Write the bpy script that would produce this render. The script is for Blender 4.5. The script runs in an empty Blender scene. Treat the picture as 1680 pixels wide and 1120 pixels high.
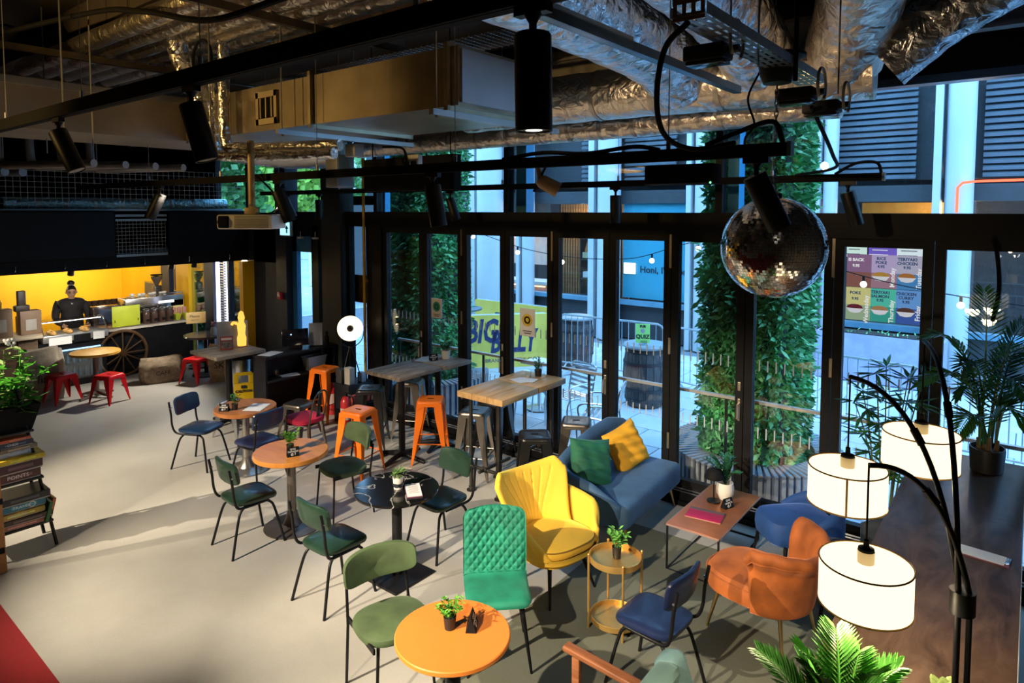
import bpy, bmesh, math, random
from mathutils import Vector, Matrix
random.seed(7)
PI = math.pi
R = math.radians
SC = bpy.context.scene
COL = SC.collection

# ---------------------------------------------------------------- camera
cam_d = bpy.data.cameras.new('camera')
cam = bpy.data.objects.new('camera', cam_d)
COL.objects.link(cam)
cam.location = (0, 0, 3.05)
cam.rotation_euler = (R(90 - 3.46), 0, R(38.3))
cam_d.sensor_width = 36
cam_d.lens = 36 * 1087 / 1680
cam_d.shift_y = -(560 - 409.7) / 1680
cam_d.clip_start = 0.05
cam_d.clip_end = 200
SC.camera = cam

# ---------------------------------------------------------------- exposure
SC.view_settings.view_transform = 'Standard'
SC.view_settings.look = 'None'
SC.view_settings.exposure = 0.0
SC.view_settings.gamma = 1
SC.view_settings.use_curve_mapping = False
SC.cycles.use_denoising = True
SC.cycles.max_bounces = 8
SC.cycles.diffuse_bounces = 3
SC.cycles.glossy_bounces = 4
SC.cycles.transparent_max_bounces = 24
SC.cycles.sample_clamp_indirect = 4
SC.cycles.caustics_reflective = False
SC.cycles.caustics_refractive = False

# ---------------------------------------------------------------- daylight (open sky, cool against the warm lamps)
world = bpy.data.worlds.new('sky')
SC.world = world
world.use_nodes = True
wn = world.node_tree.nodes
wl = world.node_tree.links
wn.clear()
w_out = wn.new('ShaderNodeOutputWorld')
w_bg = wn.new('ShaderNodeBackground')
w_bg.inputs['Color'].default_value = (0.25, 0.57, 1.0, 1)
w_bg.inputs['Strength'].default_value = 7.5
wl.new(w_bg.outputs[0], w_out.inputs[0])


def spot(name, loc, target, power, deg, col=(1.0, 0.86, 0.66), blend=0.5, size=0.05):
    d = bpy.data.lights.new(name, 'SPOT')
    d.energy = power
    d.color = col
    d.spot_size = R(deg)
    d.spot_blend = blend
    d.shadow_soft_size = size
    o = bpy.data.objects.new(name, d)
    COL.objects.link(o)
    o.location = loc
    o.rotation_euler = (Vector(target) - Vector(loc)).to_track_quat('-Z', 'Y').to_euler()
    return o


def bulb(name, loc, power, col=(1.0, 0.8, 0.55), size=0.04):
    d = bpy.data.lights.new(name, 'POINT')
    d.energy = power
    d.color = col
    d.shadow_soft_size = size
    o = bpy.data.objects.new(name, d)
    COL.objects.link(o)
    o.location = loc
    return o


# track spots over the front of the room (they throw the chair shadows towards the windows)
WARM = (1.0, 0.84, 0.62)
spot('track_spot_light', (-8.0, -1.4, 3.7), (-7.7, 3.6, 0), 2700, 40, WARM, .85, .035)
spot('track_spot_light', (-5.4, -1.4, 3.7), (-5.5, 3.3, 0), 2300, 40, WARM, .8, .035)
spot('track_spot_light', (-3.9, -1.4, 3.7), (-3.1, 4.1, 0.3), 2800, 40, WARM, .7, .035)
spot('track_spot_light', (-2.0, -1.2, 3.7), (-2.1, 4.0, 0.3), 1500, 42, WARM, .8, .035)
spot('track_spot_light', (-5.1, 3.2, 3.15), (-4.7, 5.5, 0.9), 420, 60, WARM, .6, .04)
spot('track_spot_light', (-7.2, 3.2, 3.2), (-9.8, 4.6, 0.4), 160, 70, WARM)
spot('under_soffit_spot_light', (-11.7, 6.0, 2.08), (-11.2, 3.2, 0), 330, 90, (1.0, 0.92, 0.78), .6, .03)
# two spots of the front track are tipped up and gild the ducts
spot('track_spot_light', (-6.4, -1.0, 3.95), (-6.0, 3.3, 4.40), 330, 62, (1.0, 0.62, 0.20), .9, .05)
spot('track_spot_light', (-2.5, 2.2, 3.70), (-1.7, 5.0, 4.30), 130, 62, (1.0, 0.70, 0.40), .9, .05)
# ---------------------------------------------------------------- materials
MATS = {}


def _bsdf(m):
    m.use_nodes = True
    return m.node_tree.nodes['Principled BSDF']


def M(name, col, rough=0.5, metal=0.0, var=0.12, vs=6.0, bump=0.0, bs=60.0, sheen=0.0, coat=0.0, stretch=(1, 1, 1), spec=0.5):
    if name in MATS:
        return MATS[name]
    m = bpy.data.materials.new(name)
    b = _bsdf(m)
    nt = m.node_tree
    N, L = nt.nodes, nt.links
    b.inputs['Roughness'].default_value = rough
    b.inputs['Metallic'].default_value = metal
    b.inputs['Specular IOR Level'].default_value = spec
    if sheen:
        b.inputs['Sheen Weight'].default_value = sheen
        b.inputs['Sheen Roughness'].default_value = 0.35
        b.inputs['Sheen Tint'].default_value = (min(1, col[0] * 2 + .1), min(1, col[1] * 2 + .1), min(1, col[2] * 2 + .1), 1)
    if coat:
        b.inputs['Coat Weight'].default_value = coat
        b.inputs['Coat Roughness'].default_value = 0.08
    tc = N.new('ShaderNodeTexCoord')
    mp = N.new('ShaderNodeMapping')
    mp.inputs['Scale'].default_value = stretch
    L.new(tc.outputs['Object'], mp.inputs['Vector'])
    n = N.new('ShaderNodeTexNoise')
    n.inputs['Scale'].default_value = vs
    n.inputs['Detail'].default_value = 4
    L.new(mp.outputs[0], n.inputs['Vector'])
    r = N.new('ShaderNodeValToRGB')
    r.color_ramp.elements[0].position = 0.3
    r.color_ramp.elements[1].position = 0.7
    r.color_ramp.elements[0].color = tuple(max(0, c * (1 - var)) for c in col) + (1,)
    r.color_ramp.elements[1].color = tuple(min(1, c * (1 + var)) for c in col) + (1,)
    L.new(n.outputs['Fac'], r.inputs['Fac'])
    L.new(r.outputs['Color'], b.inputs['Base Color'])
    if bump:
        n2 = N.new('ShaderNodeTexNoise')
        n2.inputs['Scale'].default_value = bs
        n2.inputs['Detail'].default_value = 3
        L.new(mp.outputs[0], n2.inputs['Vector'])
        bp = N.new('ShaderNodeBump')
        bp.inputs['Strength'].default_value = bump
        bp.inputs['Distance'].default_value = 0.01
        L.new(n2.outputs['Fac'], bp.inputs['Height'])
        L.new(bp.outputs[0], b.inputs['Normal'])
    MATS[name] = m
    return m


def EM(name, col, strength):
    if name in MATS:
        return MATS[name]
    m = bpy.data.materials.new(name)
    m.use_nodes = True
    nt = m.node_tree
    nt.nodes.clear()
    o = nt.nodes.new('ShaderNodeOutputMaterial')
    e = nt.nodes.new('ShaderNodeEmission')
    e.inputs['Color'].default_value = tuple(col) + (1,)
    e.inputs['Strength'].default_value = strength
    nt.links.new(e.outputs[0], o.inputs[0])
    MATS[name] = m
    return m


def GLASS(name, tint=(0.93, 0.97, 1.0), base=0.06, rough=0.0, grime=0.0):
    """Window pane: mostly clear, mirrors more at grazing angles."""
    if name in MATS:
        return MATS[name]
    m = bpy.data.materials.new(name)
    m.use_nodes = True
    nt = m.node_tree
    N, L = nt.nodes, nt.links
    N.clear()
    o = N.new('ShaderNodeOutputMaterial')
    t = N.new('ShaderNodeBsdfTransparent')
    t.inputs['Color'].default_value = tuple(tint) + (1,)
    g = N.new('ShaderNodeBsdfGlossy')
    g.inputs['Roughness'].default_value = rough
    lw = N.new('ShaderNodeLayerWeight')
    lw.inputs['Blend'].default_value = 0.5
    p = N.new('ShaderNodeMath')
    p.operation = 'POWER'
    p.inputs[1].default_value = 4.0
    L.new(lw.outputs['Facing'], p.inputs[0])
    ma = N.new('ShaderNodeMath')
    ma.operation = 'MULTIPLY_ADD'
    ma.inputs[1].default_value = 0.85
    ma.inputs[2].default_value = base
    ma.use_clamp = True
    L.new(p.outputs[0], ma.inputs[0])
    mx = N.new('ShaderNodeMixShader')
    L.new(ma.outputs[0], mx.inputs[0])
    L.new(t.outputs[0], mx.inputs[1])
    L.new(g.outputs[0], mx.inputs[2])
    L.new(mx.outputs[0], o.inputs[0])
    MATS[name] = m
    return m


def WOOD(name, dark, light, rough=0.45, scale=3.0, stretch=(1, 9, 9), bump=0.15, dist=6.0, grain=1.0):
    if name in MATS:
        return MATS[name]
    m = bpy.data.materials.new(name)
    b = _bsdf(m)
    nt = m.node_tree
    N, L = nt.nodes, nt.links
    b.inputs['Roughness'].default_value = rough
    b.inputs['Specular IOR Level'].default_value = .22
    tc = N.new('ShaderNodeTexCoord')
    mp = N.new('ShaderNodeMapping')
    mp.inputs['Scale'].default_value = stretch
    L.new(tc.outputs['Object'], mp.inputs['Vector'])
    n = N.new('ShaderNodeTexNoise')
    n.inputs['Scale'].default_value = scale
    n.inputs['Detail'].default_value = 8
    n.inputs['Roughness'].default_value = 0.62
    n.inputs['Distortion'].default_value = dist * 0.1
    L.new(mp.outputs[0], n.inputs['Vector'])
    r = N.new('ShaderNodeValToRGB')
    r.color_ramp.elements[0].position = 0.32
    r.color_ramp.elements[1].position = 0.68
    r.color_ramp.elements[0].color = tuple(dark) + (1,)
    r.color_ramp.elements[1].color = tuple(light) + (1,)
    L.new(n.outputs['Fac'], r.inputs['Fac'])
    L.new(r.outputs[0], b.inputs['Base Color'])
    bp = N.new('ShaderNodeBump')
    bp.inputs['Strength'].default_value = bump
    bp.inputs['Distance'].default_value = 0.004
    L.new(n.outputs['Fac'], bp.inputs['Height'])
    L.new(bp.outputs[0], b.inputs['Normal'])
    MATS[name] = m
    return m


def FOIL(name, col=(0.72, 0.72, 0.74), rough=0.26, bump=0.8, scale=14, stretch=(1, 1, 1)):
    if name in MATS:
        return MATS[name]
    m = bpy.data.materials.new(name)
    b = _bsdf(m)
    nt = m.node_tree
    N, L = nt.nodes, nt.links
    b.inputs['Metallic'].default_value = 1
    b.inputs['Roughness'].default_value = rough
    b.inputs['Base Color'].default_value = tuple(col) + (1,)
    tc = N.new('ShaderNodeTexCoord')
    mp = N.new('ShaderNodeMapping')
    mp.inputs['Scale'].default_value = stretch
    L.new(tc.outputs['Object'], mp.inputs['Vector'])
    n = N.new('ShaderNodeTexNoise')
    n.inputs['Scale'].default_value = scale
    n.inputs['Detail'].default_value = 5
    n.inputs['Distortion'].default_value = 1.2
    L.new(mp.outputs[0], n.inputs['Vector'])
    v = N.new('ShaderNodeTexVoronoi')
    v.inputs['Scale'].default_value = scale * 0.7
    v.feature = 'DISTANCE_TO_EDGE'
    L.new(mp.outputs[0], v.inputs['Vector'])
    a = N.new('ShaderNodeMath')
    a.operation = 'ADD'
    L.new(n.outputs['Fac'], a.inputs[0])
    L.new(v.outputs['Distance'], a.inputs[1])
    bp = N.new('ShaderNodeBump')
    bp.inputs['Strength'].default_value = bump
    bp.inputs['Distance'].default_value = 0.03
    L.new(a.outputs[0], bp.inputs['Height'])
    L.new(bp.outputs[0], b.inputs['Normal'])
    MATS[name] = m
    return m


# ---------------------------------------------------------------- geometry
class B:
    def __init__(s):
        s.v = []
        s.f = []

    def add(s, vs, fs, fn=None):
        o = len(s.v)
        for p in vs:
            p = Vector(p)
            s.v.append(tuple(fn(p)) if fn else tuple(p))
        s.f += [tuple(i + o for i in f) for f in fs]
        return s

    def box(s, c, d, rz=0.0, mat=None, fn=None):
        x, y, z = (k / 2 for k in d)
        vs = [(-x, -y, -z), (x, -y, -z), (x, y, -z), (-x, y, -z), (-x, -y, z), (x, -y, z), (x, y, z), (-x, y, z)]
        fs = [(0, 3, 2, 1), (4, 5, 6, 7), (0, 1, 5, 4), (1, 2, 6, 5), (2, 3, 7, 6), (3, 0, 4, 7)]
        T = Matrix.Translation(Vector(c)) @ (mat if mat is not None else Matrix.Rotation(rz, 4, 'Z'))
        vs = [T @ Vector(p) for p in vs]
        return s.add(vs, fs, fn)

    def span(s, x0, x1, y0, y1, z0, z1):
        return s.box(((x0 + x1) / 2, (y0 + y1) / 2, (z0 + z1) / 2), (abs(x1 - x0), abs(y1 - y0), abs(z1 - z0)))

    def rbox(s, c, d, r=0.01, seg=2, rz=0.0, mat=None, fn=None):
        bm = bmesh.new()
        bmesh.ops.create_cube(bm, size=1)
        for v in bm.verts:
            v.co = Vector((v.co.x * d[0], v.co.y * d[1], v.co.z * d[2]))
        bmesh.ops.bevel(bm, geom=bm.edges[:] + bm.verts[:], offset=min(r, min(d) * 0.49), segments=seg, profile=0.5, affect='EDGES')
        bm.verts.index_update()
        T = Matrix.Translation(Vector(c)) @ (mat if mat is not None else Matrix.Rotation(rz, 4, 'Z'))
        s.add([T @ v.co for v in bm.verts], [[v.index for v in f.verts] for f in bm.faces], fn)
        bm.free()
        return s

    def tube(s, pts, r, seg=8, caps=True, closed=False):
        pts = [Vector(p) for p in pts]
        n = len(pts)
        rr = r if isinstance(r, (list, tuple)) else [r] * n
        rings = []
        up = None
        for i, p in enumerate(pts):
            a = pts[i - 1] if (i > 0 or closed) else p
            b = pts[(i + 1) % n] if (i < n - 1 or closed) else p
            t = (b - a)
            if t.length < 1e-9:
                t = Vector((0, 0, 1))
            t.normalize()
            if up is None:
                up = Vector((0, 0, 1)) if abs(t.z) < 0.9 else Vector((1, 0, 0))
            x = up - t * up.dot(t)
            if x.length < 1e-6:
                x = t.orthogonal()
            x.normalize()
            up = x
            y = t.cross(x)
            rings.append([p + (x * math.cos(2 * PI * k / seg) + y * math.sin(2 * PI * k / seg)) * rr[i] for k in range(seg)])
        vs = [q for ring in rings for q in ring]
        fs = []
        m = n if closed else n - 1
        for i in range(m):
            j = (i + 1) % n
            for k in range(seg):
                fs.append((i * seg + k, i * seg + (k + 1) % seg, j * seg + (k + 1) % seg, j * seg + k))
        if caps and not closed:
            fs.append(tuple(reversed(range(seg))))
            fs.append(tuple((n - 1) * seg + k for k in range(seg)))
        return s.add(vs, fs)

    def lathe(s, prof, seg=24, c=(0, 0, 0), mat=None, sx=1.0, sy=1.0):
        vs, fs = [], []
        for (r, z) in prof:
            for k in range(seg):
                a = 2 * PI * k / seg
                vs.append(Vector((r * math.cos(a) * sx, r * math.sin(a) * sy, z)))
        for i in range(len(prof) - 1):
            for k in range(seg):
                fs.append((i * seg + k, i * seg + (k + 1) % seg, (i + 1) * seg + (k + 1) % seg, (i + 1) * seg + k))
        if prof[0][0] > 1e-6:
            fs.append(tuple(reversed(range(seg))))
        if prof[-1][0] > 1e-6:
            fs.append(tuple((len(prof) - 1) * seg + k for k in range(seg)))
        T = Matrix.Translation(Vector(c)) @ (mat if mat is not None else Matrix())
        return s.add([T @ p for p in vs], fs)

    def cyl(s, a, b, r, seg=12, r2=None):
        return s.tube([a, b], [r, r if r2 is None else r2], seg)

    def grid(s, fn, nu, nv, wrap=False):
        vs = [fn(i / (nu if wrap else nu - 1), j / (nv - 1)) for j in range(nv) for i in range(nu)]
        fs = []
        for j in range(nv - 1):
            for i in range(nu if wrap else nu - 1):
                k = (i + 1) % nu
                fs.append((j * nu + i, j * nu + k, (j + 1) * nu + k, (j + 1) * nu + i))
        return s.add(vs, fs)

    def pad(s, a, b, h, n=4.0, edge=0.25, dome=0.0, seg=36, fn=None, under=0.0, taper=1.0):
        """Cushion with a superellipse outline of half sizes a, b; bottom at z=0, top at z=h."""
        prof = [(0.0, -under), (0.55, -under * 0.8), (1 - edge * 0.5, 0.0), (1 - edge * 0.12, h * 0.12), (1.0, h * 0.45), (1 - edge * 0.06, h * 0.8),
                (1 - edge * 0.3, h * 0.97), (1 - edge, h + dome * 0.25), (0.55, h + dome * 0.8), (0.0, h + dome)]
        vs, fs = [], []
        for (sc, z) in prof:
            for k in range(seg):
                t = 2 * PI * k / seg
                cx, sy = math.cos(t), math.sin(t)
                x = a * math.copysign(abs(cx) ** (2 / n), cx) * sc
                y = b * math.copysign(abs(sy) ** (2 / n), sy) * sc
                y *= 1 + (taper - 1) * (0.5 - x / (2 * a))
                vs.append(Vector((x, y, z)))
        for i in range(len(prof) - 1):
            for k in range(seg):
                fs.append((i * seg + k, i * seg + (k + 1) % seg, (i + 1) * seg + (k + 1) % seg, (i + 1) * seg + k))
        return s.add(vs, fs, fn)

    def prism(s, poly, z0, z1, fn=None):
        n = len(poly)
        vs = [(x, y, z0) for x, y in poly] + [(x, y, z1) for x, y in poly]
        fs = [tuple(reversed(range(n))), tuple(range(n, 2 * n))] + [(i, (i + 1) % n, (i + 1) % n + n, i + n) for i in range(n)]
        return s.add(vs, fs, fn)

    def sphere(s, c, r, seg=16, rings=10, sz=1.0):
        prof = [(r * math.sin(PI * i / rings), -r * sz * math.cos(PI * i / rings)) for i in range(rings + 1)]
        return s.lathe(prof, seg, c)

    def quad(s, a, b, c, d):
        return s.add([a, b, c, d], [(0, 1, 2, 3)])

    def leaf(s, base, tip, width, up=(0, 0, 1), fold=0.15):
        """A pointed leaf of six triangles with a folded midrib."""
        a, t = Vector(base), Vector(tip)
        ax = t - a
        side = ax.cross(Vector(up))
        if side.length < 1e-6:
            side = ax.orthogonal()
        side.normalize()
        nr = side.cross(ax).normalized()
        m1, m2 = a + ax * 0.35, a + ax * 0.7
        w = width / 2
        vs = [a, m1 + side * w + nr * w * fold, m1 - nr * w * fold, m1 - side * w + nr * w * fold, m2 + side * w * .75 + nr * w * fold, m2 - nr * w * fold,
              m2 - side * w * .75 + nr * w * fold, t]
        return s.add(vs, [(0, 2, 1), (0, 3, 2), (1, 2, 5, 4), (2, 3, 6, 5), (4, 5, 7), (5, 6, 7)])

    def mesh(s, name, mat, smooth=True, ang=40):
        me = bpy.data.meshes.new(name)
        me.from_pydata([tuple(p) for p in s.v], [], s.f)
        me.update()
        if smooth:
            me.polygons.foreach_set('use_smooth', [True] * len(me.polygons))
            me.set_sharp_from_angle(angle=R(ang))
        if mat:
            me.materials.append(mat)
        return me


def obj(name, bld, mat, parent=None, smooth=True, ang=40, loc=None, rz=0.0):
    me = bld.mesh(name, mat, smooth, ang) if isinstance(bld, B) else bld
    o = bpy.data.objects.new(name, me)
    COL.objects.link(o)
    if parent is not None:
        o.parent = parent
    if loc is not None:
        o.location = loc
    o.rotation_euler.z = rz
    return o


def tag(o, label, cat, group=None, kind=None):
    o['label'] = label
    o['category'] = cat
    if group:
        o['group'] = group
    if kind:
        o['kind'] = kind
    return o


def thing(name, label, cat, loc=(0, 0, 0), rz=0.0, group=None):
    o = bpy.data.objects.new(name, None)
    o.empty_display_size = 0.1
    COL.objects.link(o)
    o.location = loc
    o.rotation_euler.z = rz
    return tag(o, label, cat, group)


def struct(name, bld, mat, parent=None, smooth=False):
    o = obj(name, bld, mat, parent, smooth)
    if parent is None:
        o['kind'] = 'structure'
    return o


def dup(root, loc, rz, label, group=None, swap=None):
    """Copy a thing with its parts and sub-parts; swap = {old material name: new material}."""
    def cp(o, parent):
        c = o.copy()
        COL.objects.link(c)
        c.parent = parent
        if swap and o.type == 'MESH' and o.data.materials and o.data.materials[0] and o.data.materials[0].name in swap:
            c.material_slots[0].link = 'OBJECT'
            c.material_slots[0].material = swap[o.data.materials[0].name]
        for ch in o.children:
            cp(ch, c)
        return c
    r = cp(root, None)
    r.location = loc
    r.rotation_euler.z = rz
    r['label'] = label
    if group:
        r['group'] = group
    elif 'group' in r.keys():
        del r['group']
    return r


def text(name, body, size, mat, parent, loc, rot, extrude=0.001, align='CENTER', shear=0.0, sx=1.0, bold=0.0):
    cu = bpy.data.curves.new(name, 'FONT')
    cu.body = body
    cu.size = size
    cu.extrude = extrude
    cu.align_x = align
    cu.align_y = 'CENTER'
    cu.shear = shear
    cu.offset = bold
    cu.resolution_u = 2
    tmp = bpy.data.objects.new(name, cu)
    me = bpy.data.meshes.new_from_object(tmp)
    bpy.data.objects.remove(tmp)
    me.materials.clear()
    me.materials.append(mat)
    o = bpy.data.objects.new(name, me)
    COL.objects.link(o)
    o.parent = parent
    o.location = loc
    o.rotation_euler = rot
    o.scale.x = sx
    return o


def arc(p0, p1, p2, n=8):
    """Quadratic bend through three control points."""
    p0, p1, p2 = Vector(p0), Vector(p1), Vector(p2)
    return [(p0 * (1 - t) ** 2 + p1 * 2 * t * (1 - t) + p2 * t * t) for t in [i / n for i in range(n + 1)]]


def path(pts, n=6):
    """Catmull-Rom curve through points."""
    P = [Vector(p) for p in pts]
    P = [P[0] * 2 - P[1]] + P + [P[-1] * 2 - P[-2]]
    out = []
    for i in range(1, len(P) - 2):
        a, b, c, d = P[i - 1:i + 3]
        for k in range(n):
            t = k / n
            out.append(0.5 * ((2 * b) + (c - a) * t + (2 * a - 5 * b + 4 * c - d) * t * t + (3 * b - a - 3 * c + d) * t ** 3))
    out.append(P[-2])
    return out


# common materials
BLACK = M('black_metal', (0.010, 0.010, 0.012), 0.40, 0.3, var=0.3, spec=.3)
FRAMEM = M('window_frame_black', (0.006, 0.006, 0.007), 0.45, 0.0, var=0.3, spec=.2)
MATT = M('matt_black', (0.007, 0.007, 0.008), 0.75, var=0.3, spec=.15)
NAVYW = M('navy_paint', (0.012, 0.022, 0.045), 0.6, var=0.15)
GALV = M('galvanised_steel', (0.50, 0.50, 0.50), 0.34, 1.0, var=0.12, vs=3, bump=0.05, bs=30)
STEEL = M('brushed_steel', (0.62, 0.62, 0.63), 0.24, 1.0, var=0.08, stretch=(1, 20, 1))
WHITE = M('white_paint', (0.75, 0.75, 0.73), 0.55, var=0.05)
PAPER = M('white_paper', (0.85, 0.85, 0.84), 0.7, var=0.03)
INK = M('dark_ink', (0.02, 0.02, 0.025), 0.8, var=0.1)
WHITEINK = M('white_print', (0.85, 0.85, 0.85), 0.8, var=0.03)
PANE = GLASS('window_glass', (0.97, 0.985, 0.99), 0.05)
CLEAR = GLASS('clear_glass', (0.96, 0.98, 0.98), 0.05)
# ================================================================ THE ROOM
def floor_mat(name, c0, c1, rough, bump=0.1, fleck=0.0):
    m = bpy.data.materials.new(name)
    b = _bsdf(m)
    nt = m.node_tree
    N, L = nt.nodes, nt.links
    tc = N.new('ShaderNodeTexCoord')
    n1 = N.new('ShaderNodeTexNoise')
    n1.inputs['Scale'].default_value = 0.9
    n1.inputs['Detail'].default_value = 6
    n1.inputs['Roughness'].default_value = 0.65
    n2 = N.new('ShaderNodeTexNoise')
    n2.inputs['Scale'].default_value = 90
    n2.inputs['Detail'].default_value = 3
    L.new(tc.outputs['Object'], n1.inputs['Vector'])
    L.new(tc.outputs['Object'], n2.inputs['Vector'])
    r = N.new('ShaderNodeValToRGB')
    r.color_ramp.elements[0].position = 0.3
    r.color_ramp.elements[1].position = 0.72
    r.color_ramp.elements[0].color = c0 + (1,)
    r.color_ramp.elements[1].color = c1 + (1,)
    L.new(n1.outputs['Fac'], r.inputs['Fac'])
    mx = N.new('ShaderNodeMix')
    mx.data_type = 'RGBA'
    mx.blend_type = 'OVERLAY'
    mx.inputs[0].default_value = fleck
    L.new(r.outputs[0], mx.inputs[6])
    L.new(n2.outputs['Color'], mx.inputs[7])
    L.new(mx.outputs[2], b.inputs['Base Color'])
    rr = N.new('ShaderNodeMapRange')
    rr.inputs['To Min'].default_value = rough - 0.08
    rr.inputs['To Max'].default_value = rough + 0.12
    L.new(n1.outputs['Fac'], rr.inputs['Value'])
    L.new(rr.outputs[0], b.inputs['Roughness'])
    bp = N.new('ShaderNodeBump')
    bp.inputs['Strength'].default_value = bump
    bp.inputs['Distance'].default_value = 0.003
    L.new(n2.outputs['Fac'], bp.inputs['Height'])
    L.new(bp.outputs[0], b.inputs['Normal'])
    return m


FLOORM = floor_mat('poured_concrete', (0.36, 0.345, 0.315), (0.46, 0.445, 0.41), 0.42, 0.08, 0.15)
REDM = floor_mat('red_carpet', (0.20, 0.008, 0.010), (0.28, 0.012, 0.013), 0.9, 0.6, 0.3)
CEILM = M('dark_ceiling', (0.045, 0.036, 0.028), 0.85, var=0.4, vs=1.5)
YELLOW = M('yellow_wall_paint', (0.90, 0.50, 0.01), 0.55, var=0.06, vs=2)
WY = 6.37

b = B()
b.add([(-17, 1.62, 0), (1.6, 1.30, 0), (1.6, 6.51, 0), (-17, 6.51, 0)], [(0, 1, 2, 3)])
b.add([(-17, 1.62, -.2), (1.6, 1.30, -.2), (1.6, 6.51, -.2), (-17, 6.51, -.2)], [(3, 2, 1, 0)])
fl = struct('floor', b, FLOORM)
b = B()
b.add([(-17, -5, 0), (1.6, -5, 0), (1.6, 1.30, 0), (-17, 1.62, 0), (-17, -5, -.2), (1.6, -5, -.2), (1.6, 1.30, -.2), (-17, 1.62, -.2)],
      [(0, 1, 2, 3), (7, 6, 5, 4), (0, 4, 5, 1), (2, 6, 7, 3)])
struct('floor_carpet', b, REDM)
struct('ceiling', B().span(-17, 1.6, -5, 6.51, 5.0, 5.2), CEILM)
DARKW = M('dark_wall', (0.10, 0.085, 0.07), 0.8, var=0.2)
struct('wall_south', B().span(-17, 1.6, -5.15, -5, 0, 5), DARKW)
struct('wall_east', B().span(1.6, 1.75, -5, 6.51, 0, 5), DARKW)
struct('wall_west', B().span(-16.65, -16.5, -5, 6.37, 0, 2.2), YELLOW)
struct('wall_west_upper', B().span(-16.65, -16.5, -5, 6.37, 2.2, 5), MATT)

# glazed front: head band, transom, plinth
struct('wall_north', B().span(-10, 1.6, WY, WY + .14, 4.14, 5).span(0.9, 1.6, WY, WY + .14, 0, 4.14), FRAMEM)
struct('trim_1', B().span(-10, 0.9, WY - .03, WY + .14, 2.80, 3.02), FRAMEM)
struct('trim_2', B().span(-10, 0.9, WY - .005, WY + .14, 4.075, 4.14), M('head_rail_grey', (0.10, 0.13, 0.15), 0.35, 0.8))
struct('trim_3', B().span(-8.25, 0.9, WY - .02, WY + .12, 0, 0.13).span(-8.25, 0.9, WY - .06, WY - .02, 0, .05), FRAMEM)
struct('trim_4', B().span(-8.25, 0.9, WY - .015, WY + .0, .13, .145).span(-8.25, .9, WY - .015, WY, .158, .172), STEEL)

# upper fixed lights
ux = [-10.02, -8.65, -7.58, -5.13, -2.45, 0.05, 0.9]
for k in range(len(ux) - 1):
    b = B()
    x0, x1 = ux[k], ux[k + 1]
    w = .035
    b.span(x0, x0 + w, WY, WY + .12, 3.02, 4.075).span(x1 - w, x1, WY, WY + .12, 3.02, 4.075)
    o = struct('window_%d' % (k + 1), b, FRAMEM)
    struct('pane', B().span(x0 + w, x1 - w, WY + .06, WY + .072, 3.02, 4.075), PANE, o)
REVEAL = M('blue_reveal', (0.05, 0.30, 0.55), 0.4, 0.2, var=0.05)

# pillars between the openings
struct('trim_5', B().span(-8.72, -8.25, WY - .12, WY + .14, 0, 5), M('pillar_black', (0.012, 0.014, 0.016), 0.6))
struct('trim_6', B().span(-7.74, -7.44, WY - .02, WY + .14, 0, 2.8), FRAMEM)
struct('trim_7', B().span(-10.02, -9.72, WY - .1, WY + .14, 0, 5), NAVYW)
struct('trim_8', B().span(-7.60, -7.52, WY + .14, WY + .24, 0, 4.1).span(-5.08, -4.92, WY + .14, WY + .3, 3.02, 4.1).span(-2.41, -2.3, WY + .14, WY + .3, 3.02, 4.1), REVEAL)
COPPERP = M('yellow_gas_pipe', (0.55, 0.33, 0.03), 0.4, 0.3)
gp = obj('gas_pipe', B().cyl((-7.78, WY - .05, 0), (-7.78, WY - .05, 4.6), .022).cyl((-7.78, WY - .05, 2.0), (-7.78, WY, 2.0), .03), COPPERP)
tag(gp, 'thin yellow vertical pipe beside the narrow window', 'pipe')

# bifold leaves
BRASS = M('steel_hardware', (0.62, 0.55, 0.45), 0.3, 1.0)
dx = [-7.43, -6.60, -5.87, -5.15, -4.43, -3.67, -2.94, -2.17, -1.39, -.64, .12, .88]
for k in range(len(dx) - 1):
    x0, x1 = dx[k] + .004, dx[k + 1] - .004
    s = .078
    b = B()
    b.span(x0, x0 + s, WY + .01, WY + .09, .145, 2.80).span(x1 - s, x1, WY + .01, WY + .09, .145, 2.80)
    b.span(x0 + s, x1 - s, WY + .01, WY + .09, .145, .25).span(x0 + s, x1 - s, WY + .01, WY + .09, 2.725, 2.80)
    o = struct('door_%d' % (k + 1), b, FRAMEM)
    struct('pane', B().span(x0 + s, x1 - s, WY + .045, WY + .057, .25, 2.725), PANE, o)
    mk = B()
    x = x0 + s + .05
    while x < x1 - s - .02:
        for zz in (1.50, .84):
            mk.span(x, x + .011, WY + .040, WY + .044, zz, zz + .11)
        x += .078
    ob = struct('glass_marking', mk, M('frosted_marking', (.42, .46, .50), .6), o)
    ob['kind'] = 'stuff'
    if k % 2 == 0:
        hb = B().rbox((x1 - .035, WY + .004, 1.10), (.03, .012, .22), .005).tube([(x1 - .035, WY, 1.16), (x1 - .035, WY - .045, 1.16), (x1 - .035, WY - .05, 1.02)], .011)
        hb.rbox((x1 - .035, WY + .004, 1.33), (.034, .014, .09), .006)
        struct('handle', hb, BRASS, o)
    else:
        for z0, z1 in ((2.45, 2.83), (1.55, 1.72), (.55, .72)):
            struct('hinge', B().span(x1 - .012, x1 + .012, WY - .005, WY + .012, z0, z1), BRASS, o)

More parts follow.
